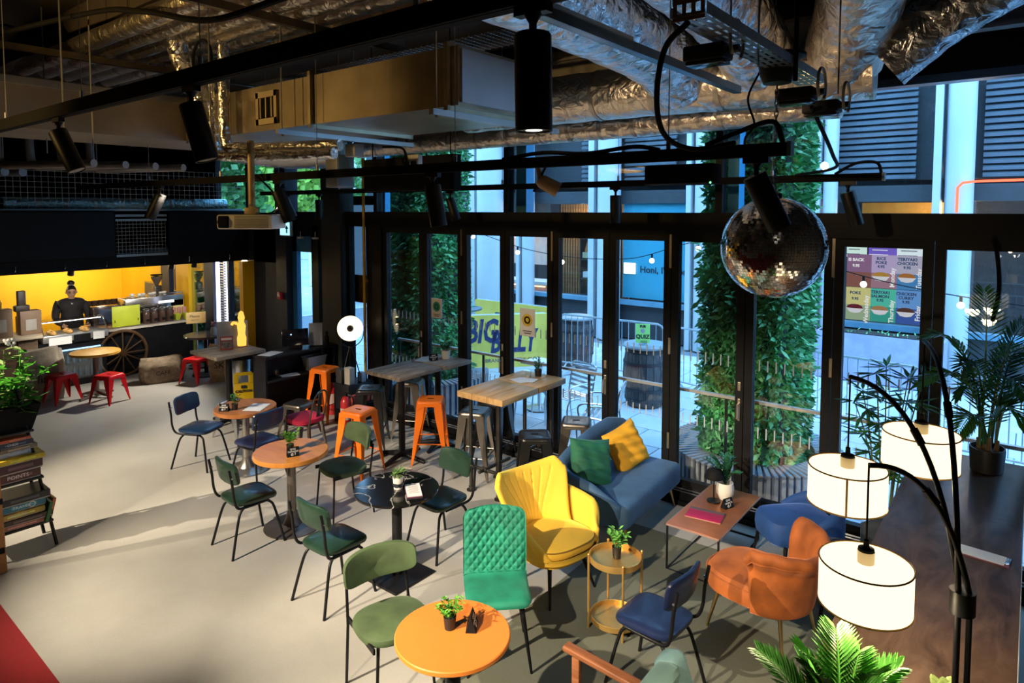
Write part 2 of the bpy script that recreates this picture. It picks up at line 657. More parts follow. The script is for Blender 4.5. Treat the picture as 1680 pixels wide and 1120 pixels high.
# narrow side window, doorway in the front
o = struct('window_7', B().span(-8.25, -8.19, WY, WY + .1, 0, 2.8).span(-7.8, -7.74, WY, WY + .1, 0, 2.8).span(-8.19, -7.8, WY, WY + .1, 0, .3), FRAMEM)
struct('pane', B().span(-8.19, -7.8, WY + .045, WY + .057, .3, 2.8), PANE, o)
DBLUE = M('door_blue', (0.04, 0.20, 0.42), 0.4, 0.2)
b = B()
X0, X1 = -9.72, -9.14
b.span(X0, X0 + .12, WY + .02, WY + .1, 0, 2.62).span(X1 - .05, X1, WY + .02, WY + .1, 0, 2.62).span(X0, X1, WY + .02, WY + .1, 2.36, 2.62).span(X0, X1, WY + .02, WY + .1, 0, .12)
o = struct('door_12', b, DBLUE)
struct('pane', B().span(X0 + .12, X1 - .05, WY + .055, WY + .065, .12, 2.36), PANE, o)
b = B().span(-9.14, -8.98, WY, WY + .1, 0, 2.8).span(-8.98, -8.72, WY + .02, WY + .1, 2.30, 2.42).span(-9.72, -8.72, WY, WY + .1, 2.62, 2.8).span(-8.98, -8.72, WY + .02, WY + .1, 2.42, 2.62)
o = struct('window_8', b, FRAMEM)
struct('pane', B().span(-8.98, -8.72, WY + .055, WY + .065, 0, 2.30), PANE, o)

# glazing beside the bar
REFL = GLASS('bar_window_glass', (0.75, 0.80, 0.80), 0.30)
struct('wall_bar_side', B().span(-10.87, -10.02, WY, WY + .14, 0, 3.0).span(-17, -12.2, WY, WY + .14, 2.14, 5).span(-12.2, -10.02, WY, WY + .14, 2.14, 3.0).span(-12.2, -10.02, WY, WY + .14, 4.07, 5)
       .span(-17, -10.87, WY, WY + .14, 0, .2), NAVYW)
struct('wall_nook', B().span(-16.5, -14.5, WY - .01, WY + .14, 0.2, 2.14).span(-13.83, -13.3, WY - .01, WY + .14, 0.2, 2.14), YELLOW)
o = struct('window_9', B().span(-12.57, -12.22, WY - .06, WY + .14, .2, 2.14).span(-14.5, -14.16, WY, WY + .14, .2, 2.14).span(-11.8, -11.74, WY, WY + .1, .2, 2.14).span(-13.92, -13.83, WY, WY + .1, .2, 2.14), NAVYW)
struct('pane', B().span(-13.3, -12.57, WY + .05, WY + .06, .2, 2.14), REFL, o)
struct('pane', B().span(-12.22, -10.87, WY + .05, WY + .06, .2, 2.14), REFL, o)
struct('pane', B().span(-14.16, -13.92, WY + .05, WY + .06, .2, 2.14), REFL, o)
o = struct('window_10', B().span(-12.2, -12.14, WY, WY + .1, 3.0, 4.07).span(-11.1, -11.04, WY, WY + .1, 3.0, 4.07), FRAMEM)
struct('pane', B().span(-12.14, -10.02, WY + .05, WY + .06, 3.0, 4.07), PANE, o)
struct('trim_9', B().span(-10.99, -10.87, WY - .22, WY, 0, 2.14), YELLOW)
LED = EM('white_strip_light', (0.72, 0.75, 1.0), 5)
o = tag(obj('light_strip', B().span(-12.15, -12.06, WY - .04, WY - .01, .25, 2.1), LED), 'tall white vertical strip light in the bar side window', 'light')
t = thing('ribbed_panel', 'pale ribbed vertical panel next to the strip light', 'panel', (-11.93, WY - .02, 0))
rib = B().box((0, 0, 0), (.16, .02, .024)).mesh('rib', M('ribbed_white', (0.8, 0.82, 0.95), 0.3), False)
for k in range(36):
    o = obj('rib', rib, None, t)
    o.location = (0, 0, .3 + k * .05)

# ================================================================ OUTDOORS
PAVE = floor_mat('stone_paving', (0.40, 0.45, 0.50), (0.55, 0.58, 0.62), 0.5, 0.15, 0.15)
pv = struct('terrace', B().span(-60, 14, 6.51, 30, -.25, -.035), M('paving_joint', (0.16, 0.19, 0.22), 0.8))
pv['kind'] = 'structure'
slab_mesh = B().rbox((0, 0, -.015), (.885, .585, .03), .004, 1).mesh('paving_slab', PAVE, False)
cnt = 0
for j in range(11):
    y = 6.85 + j * .6
    for i in range(30):
        x = -13.6 + i * .9 + (.45 if j % 2 else 0)
        if x > 1.6 or cnt >= 290:
            continue
        # only slabs that the windows look out on
        lo, hi = -1.50 * y - .6, 0.03 * y + .2
        if not (lo < x < hi):
            continue
        o = bpy.data.objects.new('paving_slab', slab_mesh)
        COL.objects.link(o)
        o.parent = pv
        o.location = (x, y, -.02)
        o.rotation_euler = (random.uniform(-.003, .003), random.uniform(-.003, .003), 0)
        cnt += 1
struct('street', B().span(-60, -16.5, 8.2, 60, -.25, -.02), M('pale_asphalt', (0.42, 0.46, 0.50), 0.7, var=0.2, vs=.6))

# planted pillars just outside
LEAFG = M('ivy_green', (0.085, 0.36, 0.13), 0.40, var=0.75, vs=2.2)
LEAFL = M('fern_green', (0.16, 0.48, 0.20), 0.40, var=0.5, vs=2.5)
BARK = M('pillar_render', (0.05, 0.06, 0.05), 0.9)
random.seed(11)


def planted_pillar(x0, x1, y0, y1, label, n, seed):
    rnd = random.Random(seed)
    t = thing('planted_pillar', label, 'plant', ((x0 + x1) / 2, (y0 + y1) / 2, 0), 0, None)
    hx, hy = (x1 - x0) / 2, (y1 - y0) / 2
    obj('pillar_core', B().box((0, 0, 2.5), (2 * hx - .12, 2 * hy - .12, 5)), BARK, t, False)
    for mname, cntl, mm, sz in (('ivy', n, LEAFG, (.045, .095)), ('fern', n // 6, LEAFL, (.07, .18))):
        b = B()
        for k in range(cntl):
            side = rnd.random()
            z = rnd.uniform(0.05, 4.9)
            # lush tufts and thin patches
            if side < .48:
                p = Vector((rnd.uniform(-hx, hx), -hy, z))
                nr = Vector((0, -1, 0))
            elif side < .72:
                p = Vector((hx, rnd.uniform(-hy, hy), z))
                nr = Vector((1, 0, 0))
            elif side < .92:
                p = Vector((-hx, rnd.uniform(-hy, hy), z))
                nr = Vector((-1, 0, 0))
            else:
                p = Vector((rnd.uniform(-hx, hx), hy, z))
                nr = Vector((0, 1, 0))
            swell = .06 + .05 * math.sin(z * 3.1 + p.x * 4 + seed) * math.sin(z * 1.3 + p.y * 5)
            p = p + nr * (swell * rnd.random())
            L = rnd.uniform(*sz)
            d = (nr * rnd.uniform(.3, 1.0) + Vector((rnd.uniform(-1, 1), rnd.uniform(-1, 1), rnd.uniform(-1.1, .6))) * .8).normalized()
            tip = p + d * L
            s2 = d.cross(Vector((rnd.uniform(-1, 1), rnd.uniform(-1, 1), rnd.uniform(-1, 1)))).normalized() * L * (.28 if mname == 'ivy' else .16)
            b.add([p, p + d * L * .5 + s2, tip, p + d * L * .5 - s2], [(0, 1, 2, 3)])
        o = obj(mname, b, mm, t, False)
        o['kind'] = 'stuff'
    return t


planted_pillar(-2.80, -1.98, 6.98, 7.9, 'green planted pillar behind the mirror ball and coffee table', 24000, 3)
planted_pillar(-7.95, -7.15, 7.0, 7.9, 'green planted pillar behind the weathered bar tables', 20000, 5)
# slatted curved bench round the pillar foot
SLATM = M('bench_slat', (0.26, 0.27, 0.28), 0.5, var=0.15)


def slat_bench(cx, cy, r0, r1, a0, a1, h, label, n):
    t = thing('slatted_bench', label, 'bench', (cx, cy, 0))
    for k in range(n):
        a = a0 + (a1 - a0) * (k + .5) / n
        bm = B().box(((r0 + r1) / 2, 0, h), (r1 - r0, (r0 + r1) / 2 * abs(a1 - a0) / n * .62, .03))
        bm.box((r1 - .012, 0, h / 2), (.024, (r0 + r1) / 2 * abs(a1 - a0) / n * .62, h))
        obj('slat', bm, SLATM, t, False, rz=a)
    prof = [(r0 + .05, .02), (r1 - .05, .02), (r1 - .05, h - .02), (r0 + .05, h - .02)]
    bb = B()
    m = 24
    vs = []
    for (r_, z_) in prof:
        vs += [(r_ * math.cos(a0 + (a1 - a0) * q / m), r_ * math.sin(a0 + (a1 - a0) * q / m), z_) for q in range(m + 1)]
    fs = []
    for i in range(4):
        for q in range(m):
            j = (i + 1) % 4
            fs.append((i * (m + 1) + q, i * (m + 1) + q + 1, j * (m + 1) + q + 1, j * (m + 1) + q))
    bb.add(vs, fs)
    obj('bench_base', bb, M('bench_base_blue', (0.20, 0.24, 0.42), 0.6), t, False)
    return t


slat_bench(-2.39, 7.44, .62, .92, R(20), R(345), .40, 'pale slatted bench curving round the foot of the pillar by the mirror ball', 70)
slat_bench(-7.55, 7.45, .64, .93, R(230), R(415), .45, 'slatted bench on a lilac base behind the weathered bar tables', 34)

# facade across the terrace
FY = 14.0
FACM = M('facade_dark', (0.03, 0.035, 0.04), 0.6)
PIL = M('pilaster_white', (0.42, 0.45, 0.47), 0.45, var=0.06, vs=1.5)
LOUV = M('louvre_grey', (0.16, 0.19, 0.22), 0.45, 0.3)
struct('wall_facade', B().span(-17.8, 8, FY, FY + .2, 0, .9).span(-17.8, 8, FY, FY + .2, 3.2, 3.5).span(-17.8, 8, FY + .6, FY + .8, 3.5, 12)
       .span(-17.8, -13.2, FY, FY + .2, 0, 3.5).span(-17.8, 8, FY + 3.5, FY + 3.7, 0, 3.5), FACM)
# paired pilasters
sc = (FY - .4) / 12.5
for (x0, x1) in ((-11.25, -10.2), (-7.71, -7.01), (-5.45, -4.95), (-3.05, -2.72), (-1.31, -.77), (-9.72, -9.3)):
    x0 *= sc
    x1 *= sc
    m = (x0 + x1) / 2
    w = x1 - x0
    o = struct('trim_10', B().span(x0, x0 + w * .2, FY - .45, FY - .1, 0, 12).lathe([(w * .36, 0), (w * .36, 12)], 28, (x0 + w * .64, FY - .3, 0)), PIL, None, True)
    o.name = 'facade_pilaster'
    o['kind'] = 'structure'
# louvred upper storey, each blade a piece
blade = B().box((0, 0, 0), (1, .09, .05), mat=Matrix.Rotation(R(28), 4, 'X')).mesh('louvre_blade', LOUV, False)
lv = struct('facade_louvre', B().span(-13, 2.0, FY + .25, FY + .3, 3.6, 6.2), M('louvre_back', (0.02, 0.025, 0.03), 0.7))
for (xa, xb) in ((-8.9, -8.0), (-7.7, -6.4), (-3.4, -1.75), (-.75, 1.4)):
    z = 3.66
    while z < 5.35:
        o = bpy.data.objects.new('louvre_blade', blade)
        COL.objects.link(o)
        o.parent = lv
        o.location = ((xa + xb) / 2, FY + .1, z)
        o.scale.x = xb - xa
        z += .115
fin = B().box((0, 0, 0), (.035, .08, 1.0)).mesh('vertical_fin', LOUV, False)
for (xa, xb) in ((-3.4, -1.75), (-.75, 1.4)):
    x = xa + .05
    while x < xb:
        o = bpy.data.objects.new('vertical_fin', fin)
        COL.objects.link(o)
        o.parent = lv
        o.location = (x, FY + .1, 5.95)
        x += .085
# shop glazing with interiors
SHOPG = M('shop_blue_blind', (0.05, 0.30, 0.40), 0.25, var=0.06, vs=.8)
o = struct('shop_blind', B().span(-7.75, -5.95, FY + .12, FY + .16, .95, 3.2), SHOPG)
text('lettering', "Honi, I'm home", .215, INK, o, (-6.62, FY + .11, 1.64), (PI / 2, 0, 0), bold=.004)
text('lettering', 'DONUT', .26, EM('sign_glow', (1, .93, .75), 2.2), o, (-7.42, FY + .11, 2.65), (PI / 2, 0, 0), sx=.8)
text('lettering', 'shop', .14, EM('sign_glow2', (1, .9, .7), 1.5), o, (-7.4, FY + .11, 2.46), (PI / 2, 0, 0))
tag(obj('menu_board', B().box((-7.55, FY + .08, 1.66), (.3, .03, .26)), EM('menu_glow', (1, 1, 1), 1.6)), 'small lit white menu board on the blue shop blind', 'sign')
struct('shop_sill', B().span(-13.2, 2.2, FY - .18, FY + .02, .82, .92), M('sill_blue', (0.10, 0.22, 0.30), 0.4))
struct('shop_pane', B().span(-13.2, -11.0, FY + .05, FY + .06, .9, 3.2).span(-10.4, -8.6, FY + .05, FY + .06, .9, 3.2).span(-2.9, 2.2, FY + .05, FY + .06, .9, 3.2), CLEAR)
# timber-battened shop with shelves
BATT = WOOD('batten_oak', (0.20, 0.11, 0.05), (0.36, 0.22, 0.11), 0.55)
bt = struct('batten_wall', B().span(-10.6, -8.3, FY + 1.6, FY + 1.65, 0, 3.2), MATT)
bm_ = B().box((0, 0, 1.6), (.05, .05, 3.2)).mesh('batten', BATT, False)
for k in range(26):
    o = bpy.data.objects.new('batten', bm_)
    COL.objects.link(o)
    o.parent = bt
    o.location = (-10.5 + k * .085, FY + 1.57, 0)
bulb('shop_lamp', (-9.4, FY + 1.0, 2.9), 60, (1, .75, .45), .1)
bulb('shop_lamp', (-12.2, FY + 1.2, 2.8), 60, (1, .7, .4), .1)
bulb('shop_lamp', (-1.0, FY + 1.4, 3.0), 110, (1, .7, .4), .15)
t = thing('shop_shelf', 'dark shop shelves with boxes under hanging hams across the terrace', 'shelf', (-8.9, FY + .9, 0))
SHELFB = M('shelf_board', (0.06, 0.04, 0.03), 0.6)
for z in (.75, 1.25, 1.75, 2.3):
    obj('shelf_board', B().box((0, 0, z), (.9, .35, .04)), SHELFB, t, False)
obj('upright', B().box((-.45, 0, 1.2), (.04, .35, 2.4)).box((.45, 0, 1.2), (.04, .35, 2.4)), SHELFB, t, False)
HAM = M('cured_orange', (0.55, 0.20, 0.05), 0.5)
rb = random.Random(4)
for k in range(4):
    h = B().lathe([(0.01, -.25), (.07, -.2), (.085, -.05), (.04, .12), (.015, .2)], 10)
    o = obj('hanging_ham', h, HAM, None, True, loc=(-9.22 + k * .19, FY + .9, 2.05))
    tag(o, 'orange cured ham hanging over the shop shelves', 'ham', 'hams hanging in the shop')
cols = [(.75, .75, .7), (.55, .08, .08), (.8, .78, .7), (.15, .1, .1), (.6, .5, .3), (.7, .2, .15), (.5, .5, .52), (.75, .5, .2)]
nm = ['white box with print', 'red tin', 'cream carton', 'black tray', 'tan parcel', 'red punnet', 'grey box', 'amber packet']
for k in range(8):
    zz = 1.27 + (k // 4) * .5
    w = rb.uniform(.14, .2)
    h = rb.uniform(.15, .24)
    o = obj('packet', B().rbox((0, 0, h / 2), (w, .16, h), .01, 1), M('packet_%d' % k, cols[k], .6), None, True, loc=(-9.22 + (k % 4) * .22, FY + .85, zz + .0))
    tag(o, nm[k] + ' on the ' + ('lower' if k < 4 else 'middle') + ' shop shelf across the terrace', 'packet')
# deli counter behind the pilasters on the far side
t = thing('deli_counter', 'lit pink and white deli counter in the shop across the terrace', 'counter', (-11.9, FY + .9, 0))
obj('counter_front', B().box((.3, 0, .5), (2.6, .6, 1.0)), M('counter_pink', (.55, .4, .38), .5), t, False)
obj('counter_top', B().box((.3, -.05, 1.06), (2.7, .75, .08)), M('counter_white', (.8, .78, .76), .3), t, False)
obj('strip_glow', B().box((.3, -.42, .98), (2.6, .02, .03)), EM('counter_strip', (1, .6, .25), 5), t, False)
obj('back_panel', B().box((.3, .8, 1.9), (2.6, .05, .9)), M('back_panel_cream', (.6, .52, .46), .5), t, False)
t = thing('shop_lamp_shade', 'yellow industrial pendant lamp in the shop across the terrace', 'lamp', (-12.9, FY + .6, 2.5))
obj('lamp_shade', B().lathe([(.02, .2), (.08, .16), (.2, .0), (.19, -.02)], 18), M('shade_yellow', (.85, .6, .03), .4), t)
obj('flex', B().cyl((0, 0, .2), (0, 0, .68), .01), MATT, t)

# menu posters on the shop window
def poster(x, z, w, h, col, title, price, food, day, label, c2):
    t = thing('menu_poster', label, 'poster', (x, FY - .1, z), 0, None)
    obj('sheet', B().box((0, 0, 0), (w, .012, h)), EM('backlit_' + label[:14].replace(' ', '_'), col, .75), t, False)
    obj('colour_block', B().box((0, -.008, -h * .27), (w, .004, h * .46)), EM('backlit2_' + label[:14].replace(' ', '_'), c2, .6), t, False)
    if food:
        bowl = B().lathe([(.02, -.09), (.09, -.075), (.15, 0), (.145, .005)], 20, sy=.12)
        obj('printed_bowl', bowl, EM('bowl_white', (.75, .75, .8), .8), t).location = (-w * .12, -.02, -h * .14)
        dome = B().lathe([(.145, 0), (.12, .05), (.06, .075), (0, .08)], 18, sy=.12)
        obj('printed_food', dome, EM('food_' + label[:14].replace(' ', '_'), food, .6), t).location = (-w * .12, -.025, -h * .14)
    dark = M('poster_print', (.03, .02, .03), .8)
    text('lettering', title, .075, dark if food else EM('print_white', (.9, .9, .9), .9), t, (-w * .12, -.012, h * .33), (PI / 2, 0, 0), bold=.003)
    text('lettering', price, .07, dark if food else EM('print_white', (.9, .9, .9), .9), t, (-w * .12, -.012, h * .15), (PI / 2, 0, 0), bold=.003)
    if day:
        text('lettering', day, .112, EM('print_white', (.9, .9, .9), .9), t, (w * .34, -.014, -h * .16), (PI / 2, -PI / 2, 0), bold=.002)
    return t


s = 13.9 / 12.5
pw, ph = .42, .62
px = [-2.62 * s + .32, -2.62 * s + .74, -2.62 * s + 1.16]
poster(px[0], 1.90, pw, ph, (.30, .16, .30), 'IS BACK', '9.95', None, None, 'purple poster with IS BACK 9.95 in white print', (.35, .15, .12))
poster(px[1], 1.90, pw, ph, (.55, .45, .70), 'RICE\nPOKE', '4.95', (.65, .35, .08), 'Monday', 'lilac poster with pasta bowl reading Monday', (.50, .28, .36))
poster(px[2], 1.90, pw, ph, (.52, .50, .66), 'TERIYAKI\nCHICKEN', '9.95', (.55, .22, .06), 'Tuesday', 'pale poster with curry bowl reading Tuesday', (.10, .35, .75))
poster(px[0], 1.27, pw, ph, (.72, .68, .28), 'POKE', '9.95', (.18, .03, .05), 'Wednesday', 'yellow poster with red bowl reading Wednesday', (.45, .62, .40))
poster(px[1], 1.27, pw, ph, (.10, .60, .45), 'TERIYAKI\nSALMON', '9.95', (.55, .30, .14), 'Thursday', 'green poster with salmon bowl reading Thursday', (.06, .50, .40))
poster(px[2], 1.27, pw, ph, (.16, .38, .80), 'CHICKEN\nCURRY', '9.95', (.13, .06, .05), 'Friday', 'blue poster with curry pour reading Friday', (.07, .16, .55))
for k, (x, w, col, lab) in enumerate(((-2.72, .36, (.75, .95, .85), 'mint lit menu screen with a small text list'), (-2.27, .48, (.20, .13, .62), 'purple lit menu screen with white lines and a yellow dot'),
                                      (-1.79, .48, (.85, .93, .98), 'white lit menu screen with a blue heading line'))):
    t = thing('menu_screen', lab, 'screen', (x, FY + .3, 2.44))
    obj('screen', B().box((0, 0, 0), (w, .04, .62)), EM('screen_glow_%d' % k, col, 1.0), t, False)
    obj('bezel', B().box((0, .03, 0), (w + .03, .03, .65)), MATT, t, False)
    lb = B()
    for q in range(6):
        lb.box((-w * .05 - (q % 3) * .02, -.022, .2 - q * .09), (w * (.55 + .12 * (q % 2)), .004, .014))
    lo = obj('print_lines', lb, EM('line_glow', (.95, .95, .95), 1.0) if k == 1 else M('poster_print', (.03, .02, .03), .8), t, False)
    lo['kind'] = 'stuff'
    if k == 1:
        obj('dot', B().lathe([(.06, 0), (0, .004)], 16, (w * .36, -.024, -.02 + .1), Matrix.Rotation(R(90), 4, 'X')), EM('dot_yellow', (.9, .7, .05), 1), t)
# kitchen glow behind the screens, red neon pipe
struct('kitchen_wall', B().span(-3.0, -1.5, FY + 2.2, FY + 2.3, 2.2, 3.2), M('kitchen_orange', (.75, .33, .04), .6))
tag(obj('neon_tube', B().tube([(-1.05, FY - .6, 3.0), (-1.05, FY - .6, 3.42), (-.98, FY - .6, 3.5), (-.8, FY - .6, 3.52), (1.4, FY - .6, 3.55)], .02), EM('neon_red', (1, .10, .05), 4)),
    'red neon tube running along the shop front', 'neon')
# planter trough
t = thing('planter_trough', 'lilac planter trough below the menu posters', 'planter', (-2.1, 13.2, 0))
obj('trough', B().box((0, 0, .42), (2.0, .5, .84)), M('trough_lilac', (.34, .33, .52), .6), t, False)
obj('soil', B().box((0, 0, .845), (1.9, .4, .02)), M('soil', (.03, .025, .02), .9), t, False)
b = B()
for k in range(50):
    x, y = random.uniform(-.9, .9), random.uniform(-.2, .2)
    b.leaf((x, y, .85), (x + random.uniform(-.06, .06), y + random.uniform(-.06, .06), .85 + random.uniform(.02, .06)), .03)
o = obj('seedlings', b, LEAFL, t, False)
o['kind'] = 'stuff'

FG0 = EM('globe_glow', (1, .85, .6), 5)
# crowd barriers
def barrier(x0, y0, x1, y1, label, banner=None, group='steel crowd barriers'):
    L = math.hypot(x1 - x0, y1 - y0)
    t = thing('crowd_barrier', label, 'barrier', (x0, y0, 0), math.atan2(y1 - y0, x1 - x0), group)
    GB = M('barrier_steel', (.45, .48, .5), .4, .9)
    c = [(.0, 0, .2), (0, 0, 1.0), (.03, 0, 1.07), (.1, 0, 1.1), (L - .1, 0, 1.1), (L - .03, 0, 1.07), (L, 0, 1.0), (L, 0, .2)]
    obj('frame', B().tube(c, .019).cyl((0, 0, .2), (L, 0, .2), .016), GB, t)
    nb = max(3, int(L / .125))
    if banner is None:
        for k in range(1, nb):
            obj('bar', BARM, GB, t).location = (L * k / nb, 0, .2)
    for fx in (.18, L - .18):
        obj('foot', B().tube([(fx, -.3, 0.01), (fx, -.05, .2), (fx, .05, .2), (fx, .3, .01)], .015), GB, t)
    if banner:
        obj('banner', B().box((L / 2, -.025, .6), (L - .06, .012, 1.0)), banner, t, False)
    return t


BARM = B().cyl((0, 0, 0), (0, 0, .9), .008, 6).mesh('bar', M('barrier_steel', (.45, .48, .5), .4, .9))
barrier(-6.95, 10.25, -4.9, 10.35, 'steel crowd barrier behind the bar terrace barrels')
barrier(-4.85, 10.33, -3.6, 10.05, 'short steel crowd barrier ending at the planted pillar')
barrier(-2.9, 9.75, -1.0, 9.45, 'steel crowd barrier in front of the lilac planter')
barrier(-.9, 9.4, 1.1, 9.2, 'steel crowd barrier behind the palm')
barrier(-12.0, 11.0, -9.9, 10.9, 'steel crowd barrier seen through the narrow window')
BANM = M('banner_yellow', (.80, .58, .09), .6, var=.12, vs=3)
t = barrier(-8.35, 8.79, -7.18, 10.22, 'yellow banner barrier with dark blue lettering', BANM)
L = math.hypot(1.45, 1.5)
NAVYINK = M('navy_print', (.015, .03, .11), .7, var=.1)
text('lettering', 'BIG', .60, NAVYINK, t, (.54, -.036, .78), (PI / 2, 0, 0), shear=.2, sx=.64, bold=.02)
text('lettering', 'BELLY', .58, NAVYINK, t, (1.14, -.036, .58), (PI / 2, 0, 0), shear=.2, sx=.56, bold=.02)
text('lettering', 'BRAND COMEDY CLUB', .1, NAVYINK, t, (1.14, -.036, .24), (PI / 2, 0, 0), sx=1.0)
t = barrier(-9.6, 10.85, -7.5, 10.8, 'yellow banner barrier standing behind the lettered one', BANM)
text('lettering', 'BIG', .6, NAVYINK, t, (.9, -.036, .62), (PI / 2, 0, 0), shear=.2, sx=.8, bold=.02)
t = barrier(-13.2, 12.8, -11.2, 12.4, 'yellow banner barrier seen through the street door', BANM)
text('lettering', 'BIG', .5, NAVYINK, t, (.9, -.036, .62), (PI / 2, 0, 0), shear=.2, sx=.8, bold=.02)

# barrel tables
BARREL = WOOD('barrel_oak', (.035, .03, .03), (.11, .10, .10), .6, 3, (9, 9, 1))
HOOP = M('barrel_hoop', (.05, .05, .055), .5, .8)


def barrel(x, y, h, label):
    t = thing('barrel_table', label, 'barrel', (x, y, 0), 0, 'barrel tables')
    prof = lambda z: .29 + .06 * math.sin(PI * min(1, max(0, z / h)))
    n = 18
    for k in range(n):
        a0, a1 = 2 * PI * k / n + .012, 2 * PI * (k + 1) / n - .012
        vs = []
        for i in range(7):
            z = h * i / 6
            r_ = prof(z)
            for a in (a0, a1):
                vs.append((r_ * math.cos(a), r_ * math.sin(a), z))
                vs.append(((r_ - .03) * math.cos(a), (r_ - .03) * math.sin(a), z))
        fs = []
        for i in range(6):
            p = i * 4
            fs += [(p, p + 2, p + 6, p + 4), (p + 1, p + 5, p + 7, p + 3), (p, p + 4, p + 5, p + 1), (p + 2, p + 3, p + 7, p + 6)]
        fs += [(0, 1, 3, 2), (24, 26, 27, 25)]
        obj('stave', B().add(vs, fs), BARREL, t)
    for z in (.1, .26, h - .26, h - .08):
        obj('hoop', B().lathe([(prof(z) + .002, z - .02), (prof(z) + .007, z - .02), (prof(z) + .007, z + .02), (prof(z) + .002, z + .02)], 28), HOOP, t)
    obj('barrel_top', B().lathe([(0, h - .03), (.33, h - .03), (.345, h), (.33, h + .025), (0, h + .025)], 32), M('barrel_top_blue', (.25, .29, .32), .35), t)
    return t


barrel(-4.75, 9.4, .93, 'dark barrel table with a green flyer stand beyond the blue sofa')
barrel(-7.0, 10.9, .95, 'weathered barrel table beside the yellow banner')
# flyer stands
FLY = M('flyer_green', (.42, .85, .22), .6, var=.08)


def flyer(x, y, z, rz, label):
    t = thing('flyer_stand', label, 'flyer', (x, y, z), rz)
    obj('sheet', B().box((0, 0, .18), (.22, .006, .30)), FLY, t, False)
    obj('holder_foot', B().rbox((0, 0, .01), (.12, .08, .02), .004), CLEAR, t)
    text('lettering', 'PUB', .05, INK, t, (0, -.005, .29), (PI / 2, 0, 0), bold=.003)
    text('lettering', 'QUIZ', .085, INK, t, (0, -.005, .13), (PI / 2, 0, 0), bold=.003)
    obj('printed_badge', B().lathe([(.035, 0), (0, .003)], 14, (0, -.004, .22), Matrix.Rotation(R(90), 4, 'X')), M('badge_grey', (.45, .42, .45), .6), t)
    lb = B()
    for q in range(3):
        lb.box((.02, -.004, .065 - q * .015), (.1, .002, .005))
    k = obj('small_print', lb, INK, t, False)
    k['kind'] = 'stuff'
    return t


flyer(-4.72, 9.25, .955, R(25), 'bright green flyer in a clear stand on the dark barrel')
t = thing('terrace_table', 'round dark terrace table behind the yellow banner', 'table', (-9.0, 9.75, 0))
obj('tabletop', B().lathe([(0, 1.05), (.42, 1.05), (.42, 1.08), (0, 1.08)], 32), M('table_slate', (.08, .11, .13), .35), t)
obj('pedestal', B().cyl((0, 0, 0), (0, 0, 1.05), .04).lathe([(.25, 0), (.25, .02), (.05, .05)], 20), BLACK, t)
flyer(-8.88, 9.55, 1.08, R(35), 'bright green flyer in a clear stand on the round terrace table')

# terrace chairs, slatted aluminium
ALU = M('aluminium', (.6, .62, .63), .3, 1.0)


def terrace_chair(x, y, rz, label):
    t = thing('terrace_chair', label, 'chair', (x, y, 0), rz, 'aluminium terrace chairs')
    for s_ in (-1, 1):
        obj('leg', B().tube(path([(.24, .24 * s_, 0), (.22, .24 * s_, .44), (-.2, .24 * s_, .44)]), .012), ALU, t)
        obj('leg', B().tube([(-.26, .24 * s_, 0), (-.2, .24 * s_, .44), (-.27, .24 * s_, .80)], .012), ALU, t)
        obj('armrest', B().tube(path([(.22, .26 * s_, .44), (.2, .27 * s_, .64), (-.24, .26 * s_, .66)]), .012), ALU, t)
    obj('back_frame', B().tube(path([(-.27, -.24, .78), (-.285, -.2, .86), (-.285, .2, .86), (-.27, .24, .78)]), .012), ALU, t)
    for k in range(5):
        obj('slat', B().rbox((-.225 - k * .013, 0, .54 + k * .065), (.008, .48, .04), .003, 1), ALU, t)
    for k in range(7):
        obj('slat', B().rbox((-.18 + k * .062, 0, .452), (.045, .48, .008), .003, 1), ALU, t)
    return t


terrace_chair(-5.75, 7.55, R(60), 'aluminium slatted terrace chair between the bar tables outside the glass')
terrace_chair(-4.25, 7.2, R(200), 'aluminium slatted terrace chair outside beyond the butcher-block table')
terrace_chair(-5.05, 7.7, R(255), 'aluminium slatted terrace chair with its back to the butcher-block table')
t = thing('terrace_cafe_table', 'low square white terrace table beyond the yellow banner', 'table', (-5.9, 8.15, 0))
obj('tabletop', B().rbox((0, 0, .72), (.42, .42, .03), .01), M('terrace_white', (.75, .74, .74), .3), t)
obj('pedestal', B().cyl((0, 0, .02), (0, 0, .72), .03).lathe([(.2, 0), (.2, .015), (.03, .04)], 18), ALU, t)

t = thing('guard_rail', 'slim pale guard rail running outside along the terrace doors', 'rail', (0, 6.64, 0))
obj('rail', B().span(-7.4, .9, -.02, .02, 1.115, 1.145), M('rail_pale', (.50, .48, .46), .4, .3), t, False)
for k in range(6):
    obj('rail_post', B().span(-7.38 + k * 1.65 - .012, -7.38 + k * 1.65 + .012, -.012, .012, -.03, 1.115), BLACK, t, False)

